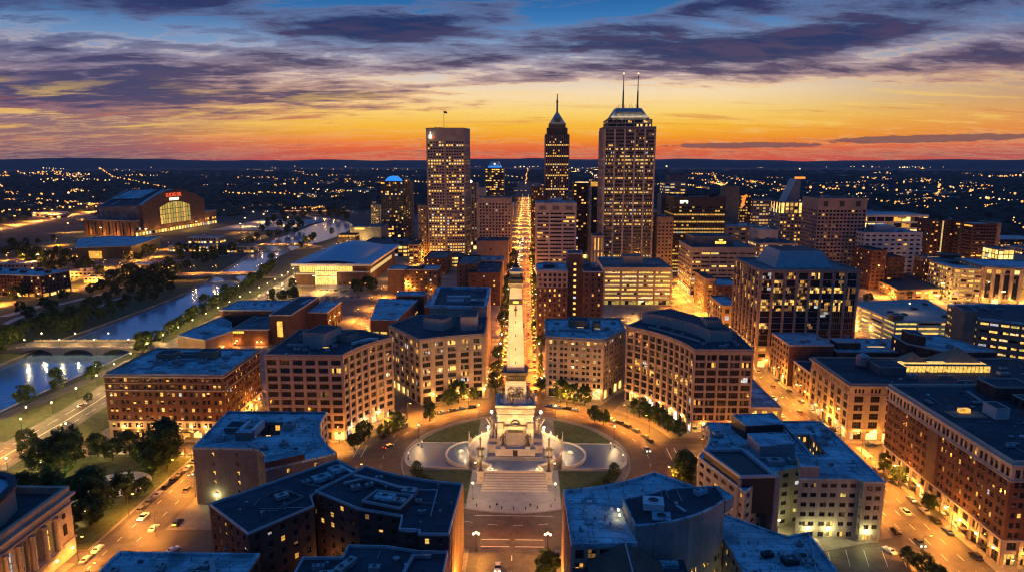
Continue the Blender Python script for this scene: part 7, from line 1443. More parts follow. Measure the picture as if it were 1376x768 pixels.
def trees(pts, desc, frm, group, s0=.85, s1=1.2, protos=None):
    for k, p in enumerate(pts):
        pr = trs.choice(protos or TR); sc = p[2] if len(p) > 2 else trs.uniform(s0, s1)
        put(pr, (p[0], p[1], .05), trs.uniform(0, 6.28), '%s, %s %s' % (desc, ordw(k), frm), group, (sc * trs.uniform(.9, 1.1), sc * trs.uniform(.9, 1.1), sc * trs.uniform(.9, 1.1)))
trees([(-224, -2, .9), (-208, -8, .9), (-197, -14, 1.35), (-203, -22, 1.2), (-190, -4, .95), (-181, -8, 1.0), (-176, -3, .8), (-192, -24, 1.1)], 'leafy tree in the clump north of the columned hall', 'from the river avenue', 'park trees')
trees([(-157, -9, 1.35), (-163, -14, 1.15), (-152, -16, 1.2), (-160, -5, 1.0), (-155, -22, 1.0)], 'big dark tree at the street corner of the park', 'from the corner', 'park trees')
trees([(-182, -46, 1.2), (-172, -52, 1.3), (-164, -50, 1.25), (-177, -60, 1.25), (-168, -64, 1.3), (-158, -56, 1.15), (-156, -64, 1.1), (-186, -54, 1.1), (-163, -72, 1.15), (-153, -46, 1.0), (-150, -38, .7), (-172, -72, 1.0), (-158, -74, .9), (-170, -40, 1.0), (-188, -38, 1.0)], 'dark tree in the grove by the round plaza', 'from the hall', 'park trees')
trees([(-65, 22, .7), (-60, 28, .85), (-72.5, 15, .8), (-75, 6, .75)], 'street tree on the kerb below the gridded office', 'from the lit shops', 'circle trees')
trees([(-33, 70, 1.1), (-38, 65, .7), (-25, 75, .6), (-47, 57, .45), (-45, 42, .75)], 'street tree on the kerb in front of the stone office', 'from the obelisk side', 'circle trees')
trees([(24, 72, .85), (31, 70, .85), (37, 68, .8), (40, 44, .75), (44, 39, .7)], 'street tree in front of the beige stone block', 'from the obelisk side', 'circle trees')
trees([(64, 50, .9), (68, 44, .8), (72, 38, .75), (75, 30, .7), (79, 24, .7)], 'street tree along the kerb of the concave office', 'from the north', 'circle trees')
trees([(72, -20, 1.0), (70, -27, .9), (-71, -30, .9), (-68, -38, .85), (-64, -46, .8), (11.8, -92, .95), (10.6, -97, .7)], 'street tree at the near edge of the circle road', 'round from the east', 'circle trees')
for s_, nm in ((-1, 'west'), (1, 'east')):
    trees([(s_ * trs.uniform(12.6, 14.2), y, trs.uniform(.75, 1.1)) for y in range(90, 700, 31)], 'street tree on the %s side of the central avenue' % nm, 'beyond the monument', 'avenue trees', protos=TR + [TC])
    for k in range(14): pass
rv = [(x, y) for x, y, _ in along(riv_e, 12, -6, 425)][:34]
trees([(x + trs.uniform(-1, 2), y, trs.uniform(.7, 1.15)) for x, y in rv], 'dark tree in the town bank row', 'from the arched bridge', 'river bank trees')
trees([(-268, 84, .9), (-262, 106, .8), (-270, 60, 1.0), (-266, 118, .6), (-272, 20, .8)], 'lone tree on the near bank below the arched bridge', 'from the bridge', 'river bank trees')
trees([(-238.5, 66, .4), (-236, 98, .35), (-232, 92, .5), (-243, 360, .9), (-228, 345, 1.0), (-220, 352, 1.1), (-225, 372, .9), (-232, 330, .7), (-240, 410, .8), (-170, 395, 1.2), (-160, 405, 1.2), (-152, 392, 1.1), (-164, 380, 1.1)], 'verge tree between river avenue and arena', 'from the hotel', 'verge trees')
wbp = []
for px, py, sc in [(8, 470, 1.2), (22, 462, 1.1), (-4, 476, 1.2), (30, 455, 1), (60, 438, 1.2), (72, 430, 1.2), (84, 440, 1.1), (96, 432, 1.2), (110, 436, 1.1), (122, 428, 1.2), (136, 430, 1.0), (150, 424, 1.0), (164, 416, .9), (50, 446, 1.1), (68, 448, 1.1), (88, 450, 1.0), (104, 446, 1.0), (40, 430, 1.0), (28, 422, .9), (60, 415, 1.0), (125, 395, 1.2), (138, 391, 1.2), (150, 388, 1.3), (162, 385, 1.3), (172, 380, 1.3), (182, 384, 1.3), (192, 388, 1.3), (202, 384, 1.3), (212, 386, 1.3), (222, 384, 1.2), (232, 380, 1.2), (198, 376, 1.2), (188, 374, 1.2), (178, 370, 1.1), (210, 374, 1.3), (220, 370, 1.3), (228, 362, 1.2), (240, 372, 1.1), (176, 396, 1.0), (196, 398, 1.1), (214, 396, 1.1), (156, 398, 1), (86, 404, .9), (34, 400, 1.0), (20, 404, 1.0), (230, 392, 1.0), (206, 404, .9), (190, 408, .9), (170, 408, .9), (130, 412, .9), (144, 405, .9)]:
    p = G(px, py); wbp.append((p[0], p[1], sc))
trees(wbp, 'dark full tree on the far river bank', 'from the left edge', 'far bank trees')
wb2 = []
for px, py, sc in [(8, 344, 1.3), (18, 340, 1.4), (28, 342, 1.4), (38, 346, 1.3), (50, 350, 1.4), (30, 352, 1.5), (42, 356, 1.5), (55, 358, 1.4), (66, 352, 1.4), (78, 346, 1.3), (90, 350, 1.4), (98, 356, 1.3), (84, 362, 1.3), (70, 366, 1.2), (60, 372, 1.2), (116, 356, 1.1), (108, 366, 1.2), (124, 368, 1.1), (135, 372, 1.0), (172, 352, 1.1), (196, 345, 1.2), (206, 342, 1.2), (186, 352, 1.2), (52, 328, .9), (72, 325, .8), (36, 330, .8), (240, 342, 1.2), (250, 338, 1.2), (262, 340, 1.2), (274, 344, 1.2), (286, 342, 1.2), (262, 352, 1.3), (276, 356, 1.3), (290, 352, 1.2), (300, 346, 1.2), (312, 340, 1.2), (252, 362, 1.2), (244, 352, 1.2), (324, 334, 1.1), (336, 330, 1.1), (345, 322, 1.1), (352, 312, 1.3), (360, 306, 1.4), (368, 300, 1.4), (376, 306, 1.4), (384, 300, 1.5), (392, 306, 1.5), (400, 300, 1.5), (404, 308, 1.4), (398, 314, 1.3), (386, 314, 1.3), (374, 318, 1.2), (362, 320, 1.2), (408, 294, 1.4), (396, 292, 1.4), (380, 290, 1.4), (416, 288, 1.3), (430, 290, 1.4), (442, 292, 1.4), (454, 294, 1.4), (466, 296, 1.4), (436, 286, 1.4), (448, 288, 1.4), (460, 290, 1.4), (418, 326, 1.2), (422, 322, 1.2), (412, 330, 1.2), (404, 334, 1.1), (446, 316, 1.0)]:
    p = G(px, py); wb2.append((p[0], p[1], sc))
trees(wb2, 'distant dark tree between the stadium and the river bend', 'from the left edge', 'stadium side trees')
trees([(134, -88, .6), (136, -93, .65), (132, -83, .5)], 'small tree in the verge of the little car park', 'from the building', 'street trees by the car park')
trees([(159.8, y, .6) for y in (-12, -24, -46)], 'small street tree in front of the long brown hotel', 'from the far corner', 'hotel street trees')
trees([(280 + (k * 47) % 330, 205 + (k * 83) % 520, trs.uniform(.7, 1.1)) for k in range(34)], 'tree on a kerb of the eastern district', 'in order of planting', 'eastern district trees')
# clipped shrubs along the lawns
def shrub(loc, sx, sy, h, label, group):
    rs = random.Random(label); r = thing('shrub', label, 'shrub', loc, 0, group); M = MB()
    for _ in range(420):
        a = rs.uniform(0, 6.28); q = rs.random() ** .5; z = rs.random(); k = math.sqrt(max(0, 1 - z * z)); p = Vector((sx * q * k * math.cos(a), sy * q * k * math.sin(a), h * z)); s = rs.uniform(.2, .4)
        t1 = Vector((rs.uniform(-1, 1), rs.uniform(-1, 1), rs.uniform(-.6, .6))).normalized(); t2 = t1.cross(Vector((rs.uniform(-.6, .6), rs.uniform(-.6, .6), 1))).normalized(); p += Vector(loc)
        M.face([tuple(p - t1 * s), tuple(p + t2 * s), tuple(p + t1 * s), tuple(p - t2 * s)], rs.choice(['leaf', 'leaf_light', 'leaf_dark']))
    M.build('foliage', r)
for s_, nm in ((-1, 'west'), (1, 'east')):
    for k, a in enumerate((200, 207, 214, 221, 228, 235)):
        a = R(a); x, y = 45.5 * math.cos(a), 45.5 * math.sin(a); shrub((-s_ * x if s_ > 0 else x, y, .25), trs.uniform(2, 3.2), trs.uniform(2, 3.2), trs.uniform(1.6, 3.4) if k else 4.5, 'rounded green shrub on the %s front lawn edge, %s from the cascade' % (nm, ORD[k]), 'lawn shrubs')

# ------------------------------------------------------------------ cars
def car_mesh(paint, L=4.6, W_=1.85, suv=0):
    r = thing('parked_car', 'car', 'car', (0, 0, 0)); h = 1.45 + suv * .25; kids = []
    prof = [(-L / 2, .35), (-L / 2, .75), (-L / 2 + .15, .92), (-L / 2 + .9, .98), (-L / 2 + 1.35, h), (L / 2 - 2.0 + suv * .3, h), (L / 2 - 1.15, .98), (L / 2 - .15, .85), (L / 2, .68), (L / 2, .35)]
    if suv: prof[3] = (-L / 2 + .25, 1.05); prof[4] = (-L / 2 + .5, h)
    M = MB(); n = len(prof); ins = [(.0 if z < 1.0 else .22) for x, z in prof]
    for s_ in (-1, 1): M.face([(x, s_ * (W_ / 2 - i), z) for (x, z), i in (zip(prof, ins) if s_ < 0 else zip(reversed(prof), reversed(ins)))], paint)
    for k in range(n):
        a, b = prof[k], prof[(k + 1) % n]; ia, ib = ins[k], ins[(k + 1) % n]
        M.face([(a[0], W_ / 2 - ia, a[1]), (a[0], -W_ / 2 + ia, a[1]), (b[0], -W_ / 2 + ib, b[1]), (b[0], W_ / 2 - ib, b[1])], paint)
    kids.append(M.build('body', r)); M = MB()
    def pane(a, b, y0, y1):
        d = Vector((b[0] - a[0], 0, b[1] - a[1])).normalized(); nn = Vector((-d.z, 0, d.x)) * .012
        if nn.z < 0: nn = -nn
        p, q = Vector((a[0], 0, a[1])) + d * .06 + nn, Vector((b[0], 0, b[1])) - d * .06 + nn; M.face([(p.x, y0, p.z), (p.x, -y0, p.z), (q.x, -y1, q.z), (q.x, y1, q.z)], 'car_glass')
    pane(prof[3], prof[4], W_ / 2 - .14, W_ / 2 - .30); pane(prof[6], prof[5], W_ / 2 - .14, W_ / 2 - .30)
    for s_ in (-1, 1):
        A, Bq, C_, D_ = prof[3], prof[4], prof[5], prof[6]; yb, yt = s_ * (W_ / 2 - .02 + .0), s_ * (W_ / 2 - .205)
        M.face([(A[0] + .22, yb - s_ * .05, 1.02), (D_[0] - .22, yb - s_ * .05, 1.02), (C_[0] - .05, yt, h - .06), (Bq[0] + .05, yt, h - .06)], 'car_glass')
    kids.append(M.build('window', r))
    for x in (-L / 2 + .85, L / 2 - .9):
        for s_ in (-1, 1): M = MB(); M.tube((x, s_ * (W_ / 2 - .2), .33), (x, s_ * (W_ / 2 + .012), .33), .33, .33, 'tyre', 12); M.tube((x, s_ * (W_ / 2), .33), (x, s_ * (W_ / 2 + .02), .33), .18, .18, 'chrome', 8); kids.append(M.build('wheel', r))
    for s_ in (-1, 1): M = MB(); M.box(L / 2 - .03, L / 2 + .02, s_ * .68 - .2, s_ * .68 + .2, .62, .76, 'paint_silver'); kids.append(M.build('headlight', r)); M = MB(); M.box(-L / 2 - .02, -L / 2 + .03, s_ * .7 - .18, s_ * .7 + .18, .74, .86, 'paint_red'); kids.append(M.build('taillight', r))
    KIDS[r.name] = kids; r['_used'] = 0; return r
CARS = {k: car_mesh('paint_' + k, suv=int(k in ('grey', 'black'))) for k in ('black', 'grey', 'white', 'silver', 'red', 'blue')}
crs = random.Random(8)
def cars(pts, desc, frm, group, cols='black black grey silver black white grey silver blue'.split()):
    for k, (x, y, a, *c) in enumerate(pts):
        col_ = c[0] if c else crs.choice(cols)
        put(CARS[col_], (x, y, c[1] if len(c) > 1 else .06), R(a), '%s car %s, %s %s' % (col_, desc, ordw(k), frm), group, 1.08)
cars([(-143.3, y, 90) for y in (-86.5, -80, -52, -46, -40, -33.5, -27.5, -21.5, -15.5, -9)], 'parked on the park side of the west street', 'from the bottom', 'cars parked on the west street')
cars([(-131.2, -66, 92, 'white')], 'driving up the west street', 'on its own in the lane', 'cars on the west street')
cars([(-124.5, -62, 90, 'black'), (-121.5, -88, 60, 'black'), (-120, -84, 60, 'silver'), (-119, -92, 60, 'black'), (-117, -80, 60, 'white')], 'in the small yard by the dark brick block', 'from the street', 'cars in the yard')
cars([(x, -2.0, 0) for x in (-208, -200, -193, -186, -179.5, -173, -163, -154, -147)] + [(x, 9.8, 0) for x in (-205, -197, -182, -170, -160)], 'parked in the street before the brick hotel', 'from the river end', 'cars parked before the brick hotel')
cars([(66.6 * math.cos(R(a)), 66.6 * math.sin(R(a)), a + 90) for a in (112, 117, 122, 127, 149, 154, 159, 163)], 'parked on the west outer kerb of the circle', 'from the obelisk side', 'cars round the circle')
cars([(66.6 * math.cos(R(a)), 66.6 * math.sin(R(a)), a + 90) for a in (16, 20, 27, 33, 38, 43, 62, 66, 71, 75)], 'parked on the east outer kerb of the circle', 'from the cross street', 'cars round the circle')
cars([(157.6, y, 90) for y in (-104, -92, -78, -62, -54, -47, -38, -20, -11, 27, 34, 46, 60, 74, 92, 112)], 'parked by the hotel side of the east street', 'from the bottom', 'cars on the east street')
cars([(138.8, y, 90) for y in (-62, -30, -20, 4, 30, 40, 52, 66, 88)], 'parked on west kerb of east street', 'from the small car park', 'cars on the east street')
cars([(89, -79, 72, 'white'), (130, -75, 112, 'white')], 'parked in the small painted car park', 'from the left', 'cars in the small car park')
cars([(170 + k * 9, -1.5, 0) for k in range(5)] + [(168 + k * 11, 16, 0) for k in range(4)], 'parked beside the beige store', 'from the corner', 'cars on the east cross street')
cars([(276, 214, 20, 'black', 20.55), (282, 206, 10, 'grey', 20.55), (300, 226, 5, 'black', 20.55), (308, 200, 0, 'black', 20.55), (318, 244, 90, 'black', 20.55)], 'on the top deck of the parking garage', 'from the left', 'cars on the garage roof')
cars([(-170, 372 + 7 * (k // 6), 90) if False else (-196 + 6 * k, 365, 90) for k in range(7)] + [(-206 + 5 * k, 398, 80) for k in range(6)], 'parked in the lot before the arena', 'from the avenue side', 'cars before the arena')
# cars far up the avenue and in the amber lots: too small to show their parts
def small_car(paint, lights):
    M = MB(); M.box(-2.3, 2.3, -.9, .9, .3, .95, paint, True); M.frustum([(-1.7, -.88), (1.1, -.88), (1.1, .88), (-1.7, .88)], .95, [(-1.2, -.7), (.5, -.7), (.5, .7), (-1.2, .7)], 1.5, 'car_glass', paint)
    for s_ in (-.65, .65):
        M.box(2.3, 2.36, s_ - .25, s_ + .25, .5, .85, 'headlight' if lights else 'paint_silver', True); M.box(-2.36, -2.3, s_ - .25, s_ + .25, .6, .9, 'taillight' if lights else 'paint_red', True)
    return M.mesh('car')
SC = {(p, l): small_car('paint_' + p, l) for p in ('black', 'grey', 'white', 'silver') for l in (0, 1)}
def scar(x, y, a, col_, lit, label, group):
    o = bpy.data.objects.new('car', SC[(col_, lit)]); COL.objects.link(o); o.location = (x, y, .07); o.rotation_euler = (0, 0, R(a)); o.scale = (1.1, 1.1, 1.1); tag(o, label, 'car', group)
for s_, nm, a in ((-1, 'southbound', -90), (1, 'northbound', 90)):
    k = 0
    for y in range(86, 900, 17):
        x = s_ * crs.choice([2.2, 6.2]); col_ = crs.choice(['black', 'grey', 'white', 'silver']); scar(x, y + crs.uniform(-5, 5), a, col_, 1, '%s car with lights on, %s on the central avenue, %s past the monument' % (col_, nm, ordw(k)), 'cars driving on the central avenue'); k += 1
    k = 0
    for y in range(90, 520, 12):
        col_ = crs.choice(['black', 'black', 'grey', 'silver', 'white']); scar(s_ * 10, y, 90, col_, 0, 'parked %s car on the %s kerb of the central avenue, %s beyond the monument' % (col_, 'west' if s_ < 0 else 'east', ordw(k)), 'cars parked on the central avenue'); k += 1
k = 0
for y in range(130, 440, 22):
    col_ = crs.choice(['black', 'grey', 'white', 'silver']); scar(147 + crs.choice([-5, 0, 5]), y, 90, col_, 1, '%s car with lights on, east street, %s from the dark-glass office' % (col_, ordw(k)), 'cars driving on the east street'); k += 1
k = 0
for y in range(240, 650, 19):
    col_ = crs.choice(['black', 'grey', 'white', 'silver']); scar(-127 + crs.choice([-5, 4]), y, 90, col_, 1, '%s car with lights on in the arena street, %s from the patchy roof' % (col_, ordw(k)), 'cars on the arena street'); k += 1
k = 0
for x, y, a, col_ in ((-139, -95, 90, 'black'), (-133.5, -36, 90, 'grey'), (-139.5, -58, -90, 'white'), (-137, -20, -90, 'black'), (143, -70, -90, 'grey'), (150, -48, 90, 'white'), (144, -22, -90, 'black'), (151, 12, 90, 'silver'), (143.5, 36, -90, 'black'), (150.5, 58, 90, 'grey'), (144, 80, -90, 'white'), (151, 100, 90, 'black'), (-60, 9, 60, 'black'), (61, 8, -85, 'grey'), (3.5, -96, 90, 'black'), (-4.5, -88, -90, 'silver'), (-100, 2, 0, 'grey'), (-178, 6.5, 180, 'black'), (-212, 2.5, 0, 'white'), (96, 11, 180, 'black'), (112, 5, 0, 'silver')):
    scar(x, y, a, col_, 1, '%s car on the move with lights on near the circle, %s from the park corner' % (col_, ordw(k)), 'cars on the move near the circle'); k += 1
k = 0
for i in range(5):
    for j in range(9):
        if crs.random() < .75: scar(400 + j * 7, 296 + i * 14 - j * 2, 70, crs.choice(['black', 'grey', 'white', 'silver']), 0, 'parked car in the amber lot right of the garage, %s row, %s from left' % (ORD[i], ORD[j]), 'cars in the amber lot')
for i in range(3):
    for j in range(8):
        if crs.random() < .5: scar(80 + j * 6, 258 + i * 20, 90, crs.choice(['black', 'grey', 'white', 'silver']), 0, 'parked car in the lot before the ribbon office, %s row, %s from left' % (ORD[i], ORD[j]), 'cars in the open lot')
k = 0
for p in along(ave, 46, 3.5, 30)[:16]:
    col_ = crs.choice(['black', 'grey', 'white', 'silver']); scar(p[0], p[1], 92, col_, 1, '%s car with lights on along the riverside avenue, %s from the bottom left' % (col_, ordw(k)), 'cars on the riverside avenue'); k += 1
# round plaza in the park
pz = circ(11, 0, 360, 40, (-165, -31))[:-1]; sheet('park_plaza', [(-165 + (x + 165) * 1.15, -31 + (y + 31) * 1.1) for x, y in pz], .215, 'plaza_paving'); 
r = thing('park_fountain', 'round dark fountain basin in the paved park plaza', 'fountain', (-168, -33, .2)); M = MB(); M.ring(circ(4.2, 0, 360, 24, (-168, -33))[:-1], .4, -.2, .2, .9, 'concrete'); M.build('rim', r); M = MB(); M.face([(x, y, .6) for x, y in circ(4.1, 0, 360, 24, (-168, -33))[:-1]], 'car_glass'); M.build('water', r)
sheet('park_lawn', [(-222, -4), (-147, -4), (-147, -80), (-149, -80), (-222, -80)], .2, 'grass')
sheet('hotel_lawn', [(-222, 15), (-206, 15), (-206, 74), (-226, 74)], .2, 'grass')
sheet('open_lot', [(72, 250), (132, 250), (132, 326), (72, 326)], .2, 'roof_grey'); sheet('arena_lot', [(-216, 352), (-150, 352), (-150, 425), (-216, 425)], .2, 'roof_grey')
sheet('stadium_lot', [(-600, 1010), (-450, 1010), (-440, 1250), (-590, 1260)], .1, 'parking_deck'); sheet('amber_lot', [(390, 285), (480, 260), (490, 350), (400, 370)], .2, 'road')

# ------------------------------------------------------------------ far plain: woods and lights
nr = np.random.default_rng(4)
MWAY = smooth([G(-60, 318), G(-30, 314), G(40, 301), G(95, 290), G(135, 284), G(160, 281)], 4)
def woods(name, label, n, r0, r1, s0, s1, hh, a0=-44, a1=46, avoid=True):
    th = np.linspace(0, 2 * np.pi, 9)[:-1]; base = [(math.cos(a), math.sin(a), 0) for a in th] + [(.75 * math.cos(a + .4), .75 * math.sin(a + .4), .6) for a in th] + [(.3 * math.cos(a), .3 * math.sin(a), 1) for a in th[::2]]
    base = np.array(base); fc = [(k, (k + 1) % 8, 8 + (k + 1) % 8, 8 + k) for k in range(8)] + [(8 + 2 * k, 8 + (2 * k + 1), 8 + (2 * k + 2) % 8, 16 + (k + 1) % 4, 16 + k) for k in range(4)] + [(16, 17, 18, 19)]
    V, Fc = [], []; c = 0
    while c < n:
        d = r0 * (r1 / r0) ** nr.random(); a = R(nr.uniform(a0, a1)) - YAW; x, y = CAM[0] + d * math.sin(a), CAM[1] + d * math.cos(a)
        if avoid:
            if abs(x) < 45 and y < 4000: continue
            if -330 < x < 830 and y < 1440: continue
            if x < -330 and y < 1550 and (x > -700 or y < 60): continue
            if -1000 < x < -430 and 560 < y < 1340: continue
            if any(abs(x - mx) < 60 and abs(y - my) < 60 for mx, my in MWAY): continue
        s = nr.uniform(s0, s1) * (1 + d / 4000); b = base * nr.uniform(.75, 1.25, base.shape) * np.array([s, s, hh * nr.uniform(.6, 1.3)]) + np.array([x, y, 0])
        V.append(b); Fc += [tuple(q + c * 20 for q in f) for f in fc]; c += 1
    me = bpy.data.meshes.new(name); me.from_pydata(np.vstack(V).tolist(), [], Fc); me.materials.append(MATS['woods_dark']); me.materials.append(MATS['woods']); me.polygons.foreach_set('material_index', [int(v) for v in np.repeat(nr.integers(0, 2, n), len(fc))]); me.update()
    o = bpy.data.objects.new(name, me); COL.objects.link(o); tag(o, label, None, None, 'stuff')
woods('distant_woods', 'dark wooded suburbs stretching to the horizon', 9000, 900, 9000, 9, 20, 11)
FLM = {}
def far_lamp(x, y, z, r_, m, label, group):
    key = (m, round(r_, 1))
    if key not in FLM:
        M = MB(); M.tube((0, 0, 0), (0, 0, 1), .02, .02, 'black_metal', 4, False); FLM[key] = None
    M = MB(); M.tube((x, y, 0), (x, y, z), .25 + r_ * .05, .2, 'black_metal', 4, False); M.ball((x, y, z), r_, m, 6); o = M.build('far_lamp'); tag(o, label, 'lamp', group); return o
fl = []
def G_far(px, py): return G(px, max(py, 217.5))
lrs = random.Random(12)
def chain(a, b, n, m, jit=1.2, sz=1.0, lab='', pts=None):
    for k in range(n):
        u = (k + lrs.uniform(-.35, .35)) / max(1, n - 1); fl.append((a[0] + (b[0] - a[0]) * u + lrs.uniform(-jit, jit), a[1] + (b[1] - a[1]) * u + lrs.uniform(-jit * .35, jit * .35), m if lrs.random() < .75 else lrs.choice(['far_warm', 'far_amber']), sz * lrs.uniform(.65, 1.35), lab))
chain((130, 224), (152, 240), 14, 'far_amber', 1.5, 1.2, 'on the lit hill road far left of the stadium'); chain((152, 240), (222, 255), 22, 'far_amber', 1.5, 1.2, 'on the lit hill road behind the stadium')
chain((58, 228), (85, 229), 7, 'far_warm', 1, .8, 'in the pale cluster near the left horizon'); chain((98, 243), (145, 245), 9, 'far_warm', 2, .9, 'in the scattered cluster left of the hill road'); chain((172, 238), (210, 238), 10, 'far_amber', 2, 1, 'in the cluster above the stadium'); chain((250, 224), (318, 223), 13, 'far_warm', .6, .8, 'in the line under the horizon above the stadium')
chain((0, 290), (130, 283), 14, 'far_amber', 5, 1.5, 'along the motorway left of the stadium'); chain((5, 265), (135, 262), 9, 'far_amber', 6, 1.4, 'in the dark left of the stadium'); chain((80, 275), (125, 280), 8, 'far_warm', 4, 1.4, 'near the motorway ramp')
chain((300, 262), (345, 265), 12, 'far_amber', 4, 1.2, 'behind the stadium at right'); chain((345, 262), (420, 266), 16, 'far_orange', 2, 1.2, 'on the lit road behind the river bend'); chain((420, 258), (490, 262), 14, 'far_warm', 2, 1.1, 'in the yard right of the river bend'); chain((390, 225), (560, 232), 14, 'far_amber', 9, .8, 'in the plain above the river bend'); chain((350, 252), (470, 245), 9, 'far_amber', 7, 1.3, 'in the dark above the river')
chain((548, 246), (572, 248), 6, 'far_amber', 1, 1, 'between the blue dome and flagpole tower'); chain((632, 238), (652, 240), 4, 'far_amber', 2, 1.1, 'right of the flagpole tower')
chain((694, 226), (732, 225), 10, 'far_warm', 1.5, .9, 'across the end of the avenue'); chain((709, 228), (706, 250), 14, 'far_orange', .8, 1, 'at the far end of the avenue'); chain((764, 228), (812, 240), 22, 'far_warm', 5, 1, 'between the pointed tower and the twin-mast tower'); chain((680, 238), (702, 242), 8, 'far_warm', 2, .9, 'left of the avenue end')
chain((883, 220), (962, 219), 13, 'far_warm', 1, .8, 'on the line under the horizon right of the twin masts'); chain((958, 235), (965, 248), 8, 'far_orange', .6, 1.2, 'on the steep lit slope right of centre'); chain((970, 240), (1040, 252), 28, 'far_amber', 4, 1.0, 'in the lit quarter behind the black glass office'); chain((920, 240), (960, 250), 10, 'far_amber', 3, 1, 'behind the black glass office')
chain((1032, 223), (1048, 225), 5, 'far_warm', 1, .8, 'in the small group near the east horizon'); chain((1142, 226), (1172, 226), 5, 'far_warm', .8, 1, 'in the trio near the east horizon'); chain((1208, 227), (1290, 226), 24, 'far_warm', 1.6, .9, 'in the long line under the east horizon'); chain((1262, 219), (1316, 217), 12, 'far_warm', .8, .8, 'in the upper line on the east horizon'); chain((1342, 240), (1372, 239), 10, 'far_amber', 1.5, 1, 'in the far right cluster')
chain((1090, 255), (1376, 262), 30, 'far_amber', 9, 1.5, 'among the dark suburbs at right'); chain((1165, 272), (1260, 285), 20, 'far_amber', 5, 1.3, 'behind the long pale hall'); chain((1318, 270), (1376, 276), 14, 'far_warm', 3, 1.5, 'in the bright yard at the right edge'); chain((1260, 250), (1268, 272), 5, 'far_amber', 2, 1.5, 'on the short lit road at right'); chain((1360, 300), (1376, 315), 6, 'far_amber', 4, 1.7, 'at the right edge by the dark trees')
for (px, py, m_, sz, lab) in fl[:420]: pass
# warehouses and low halls on the plain beyond the districts
for k in range(64):
    for _ in range(30):
        px = frng.choice([frng.uniform(300, 560), frng.uniform(690, 735), frng.uniform(765, 812), frng.uniform(884, 1376), frng.uniform(884, 1376), frng.uniform(0, 130)]); py = frng.uniform(224, 272) if px > 130 else frng.uniform(262, 300)
        x, y = G(px, py)
        if clear_of(x, x + 70, y, y + 50, 12): break
    w_, d_, h_ = frng.uniform(24, 70) * (1 + y / 6000), frng.uniform(16, 40), frng.uniform(6, 13); B = Bld('warehouse', '%s warehouse with %s on the far plain, %s nearest' % (frng.choice(['long', 'low', 'broad', 'plain']), frng.choice(['pale roof', 'grey roof', 'blue roof']), ordw(k)), 'warehouse', wall=frng.choice(['tan_brick', 'concrete', 'white_concrete']), roof=frng.choice(['roof_pale', 'roof_grey', 'roof_blue']), group='warehouses on the far plain', seed=k)
    B.volume(rect(x, x + w_, y, y + d_), h_, [sec(None, h_, 9, ((.15, .85),), (.15, .6), .3, 1, 1, .5, 'SAY')], parapet=.6)
    if k % 3 == 0: point_light((x + w_ / 2, y - 10, 8), 22000 * (1 + y / 1500), SOD, 1, B.empty())
    B.done()
keep = fl[:]; lrs.shuffle(keep); ind, rest = keep[:290], keep[290:]
def flp(q):
    x, y = G_far(q[0], q[1]); d = math.hypot(x - CAM[0], y - CAM[1]); return x, y, d
for q in ind:
    x, y, d = flp(q)
    far_lamp(x, y, 9 + d * .001, max(.6, d * .00072 * q[3] * lrs.choice([.6, .8, 1.0, 1.25])), q[2], 'one of the %s lights %s' % ({'far_amber': 'amber', 'far_warm': 'pale', 'far_orange': 'orange'}[q[2]], q[4]), 'far lights ' + q[4])  # heads oversized with distance, the glow put into their shape
M = MB(); extra = []
for _ in range(95):      # knots and short rows of small lights
    cx, cy_ = lrs.uniform(-10, 1386), 217 + 70 * lrs.random() ** 1.5; an = lrs.choice([0, 0, 0, .25, -.3, 1.2]); ln = lrs.uniform(4, 42)
    for _k in range(lrs.randint(3, 15)):
        u = lrs.gauss(0, .4); extra.append((cx + ln * u * math.cos(an) + lrs.gauss(0, 1.2), cy_ + ln * .25 * u * math.sin(an) + lrs.gauss(0, .5), lrs.choice(['far_amber', 'far_dim', 'far_dim', 'far_warm']), lrs.choice([.25, .35, .5, .7]), ''))
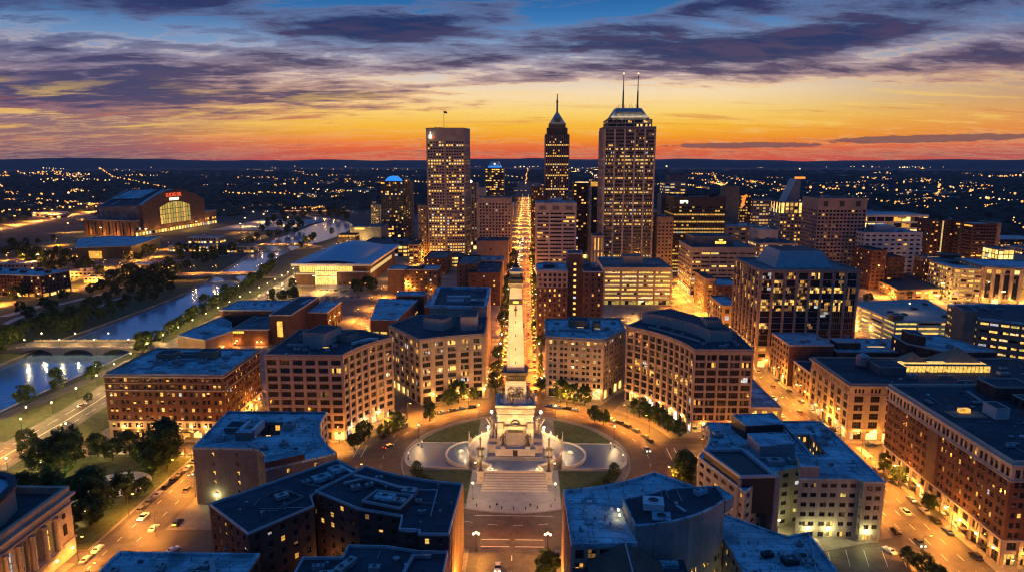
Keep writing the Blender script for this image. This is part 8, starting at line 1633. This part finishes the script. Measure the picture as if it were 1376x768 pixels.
for _ in range(70):      # the nearer, denser quarters
    cx, cy_ = lrs.choice([lrs.uniform(884, 1386), lrs.uniform(884, 1386), lrs.uniform(300, 510), lrs.uniform(-10, 130)]), lrs.uniform(232, 292); an = lrs.choice([0, 0, .15, -.2, .9]); ln = lrs.uniform(8, 40)
    for _k in range(lrs.randint(4, 14)):
        u = lrs.gauss(0, .4); extra.append((cx + ln * u * math.cos(an) + lrs.gauss(0, 1.2), cy_ + ln * .3 * u * math.sin(an) + lrs.gauss(0, .8), lrs.choice(['far_amber', 'far_amber', 'far_orange', 'far_dim', 'far_warm']), lrs.choice([.5, .7, .9, 1.2]), ''))
for q in rest + extra:
    if q[1] < 216.5: continue
    x, y, d = flp(q)
    if -330 < x < 830 and y < 900: continue
    if d < 1000: continue
    M.ball((x, y, 8 + d * .001), max(.5, d * .00075 * q[3]), q[2], 5)
tag(M.build('distant_lights'), 'scattered tiny lights across the dark plain', None, None, 'stuff')

# ------------------------------------------------------------------ evening haze over the plain
HAZE = 2.6e-5
if HAZE:
    M = MB(); M.box(-15500, 15500, -900, 16500, -7, 300, 'soil', True); hz_ = M.build('haze'); tag(hz_, None, kind='stuff')
    m = bpy.data.materials.new('haze'); m.use_nodes = True; T = NT(m.node_tree); T.n.clear()
    pv = T.node('ShaderNodeVolumePrincipled', {'Color': (.45, .60, .90, 1), 'Density': HAZE, 'Anisotropy': .1})
    T.l.new(pv.outputs[0], T.node('ShaderNodeOutputMaterial').inputs['Volume']); hz_.data.materials.clear(); hz_.data.materials.append(m)
    CYC.volume_bounces = 0
for pr in [LA, LB, LC, LD, LE, LF, LG, LV, LH, LW, LM, LS, LP, LK] + TR + [TC] + list(CARS.values()):
    if not pr.get('_used'):
        for ch in KIDS[pr.name]: bpy.data.objects.remove(ch)
        bpy.data.objects.remove(pr)
    elif '_used' in pr: del pr['_used']
for o in S.objects:
    if '_used' in o: del o['_used']
import sys
if '--' in sys.argv: pass
for o in S.objects:
    l = o.get('label')
    if l and o.parent is None and not 4 <= len(l.split()) <= 16: print('LONG', len(l.split()), o.name, l)
print('WINDOWS', NWIN, 'OBJ', len(S.objects))
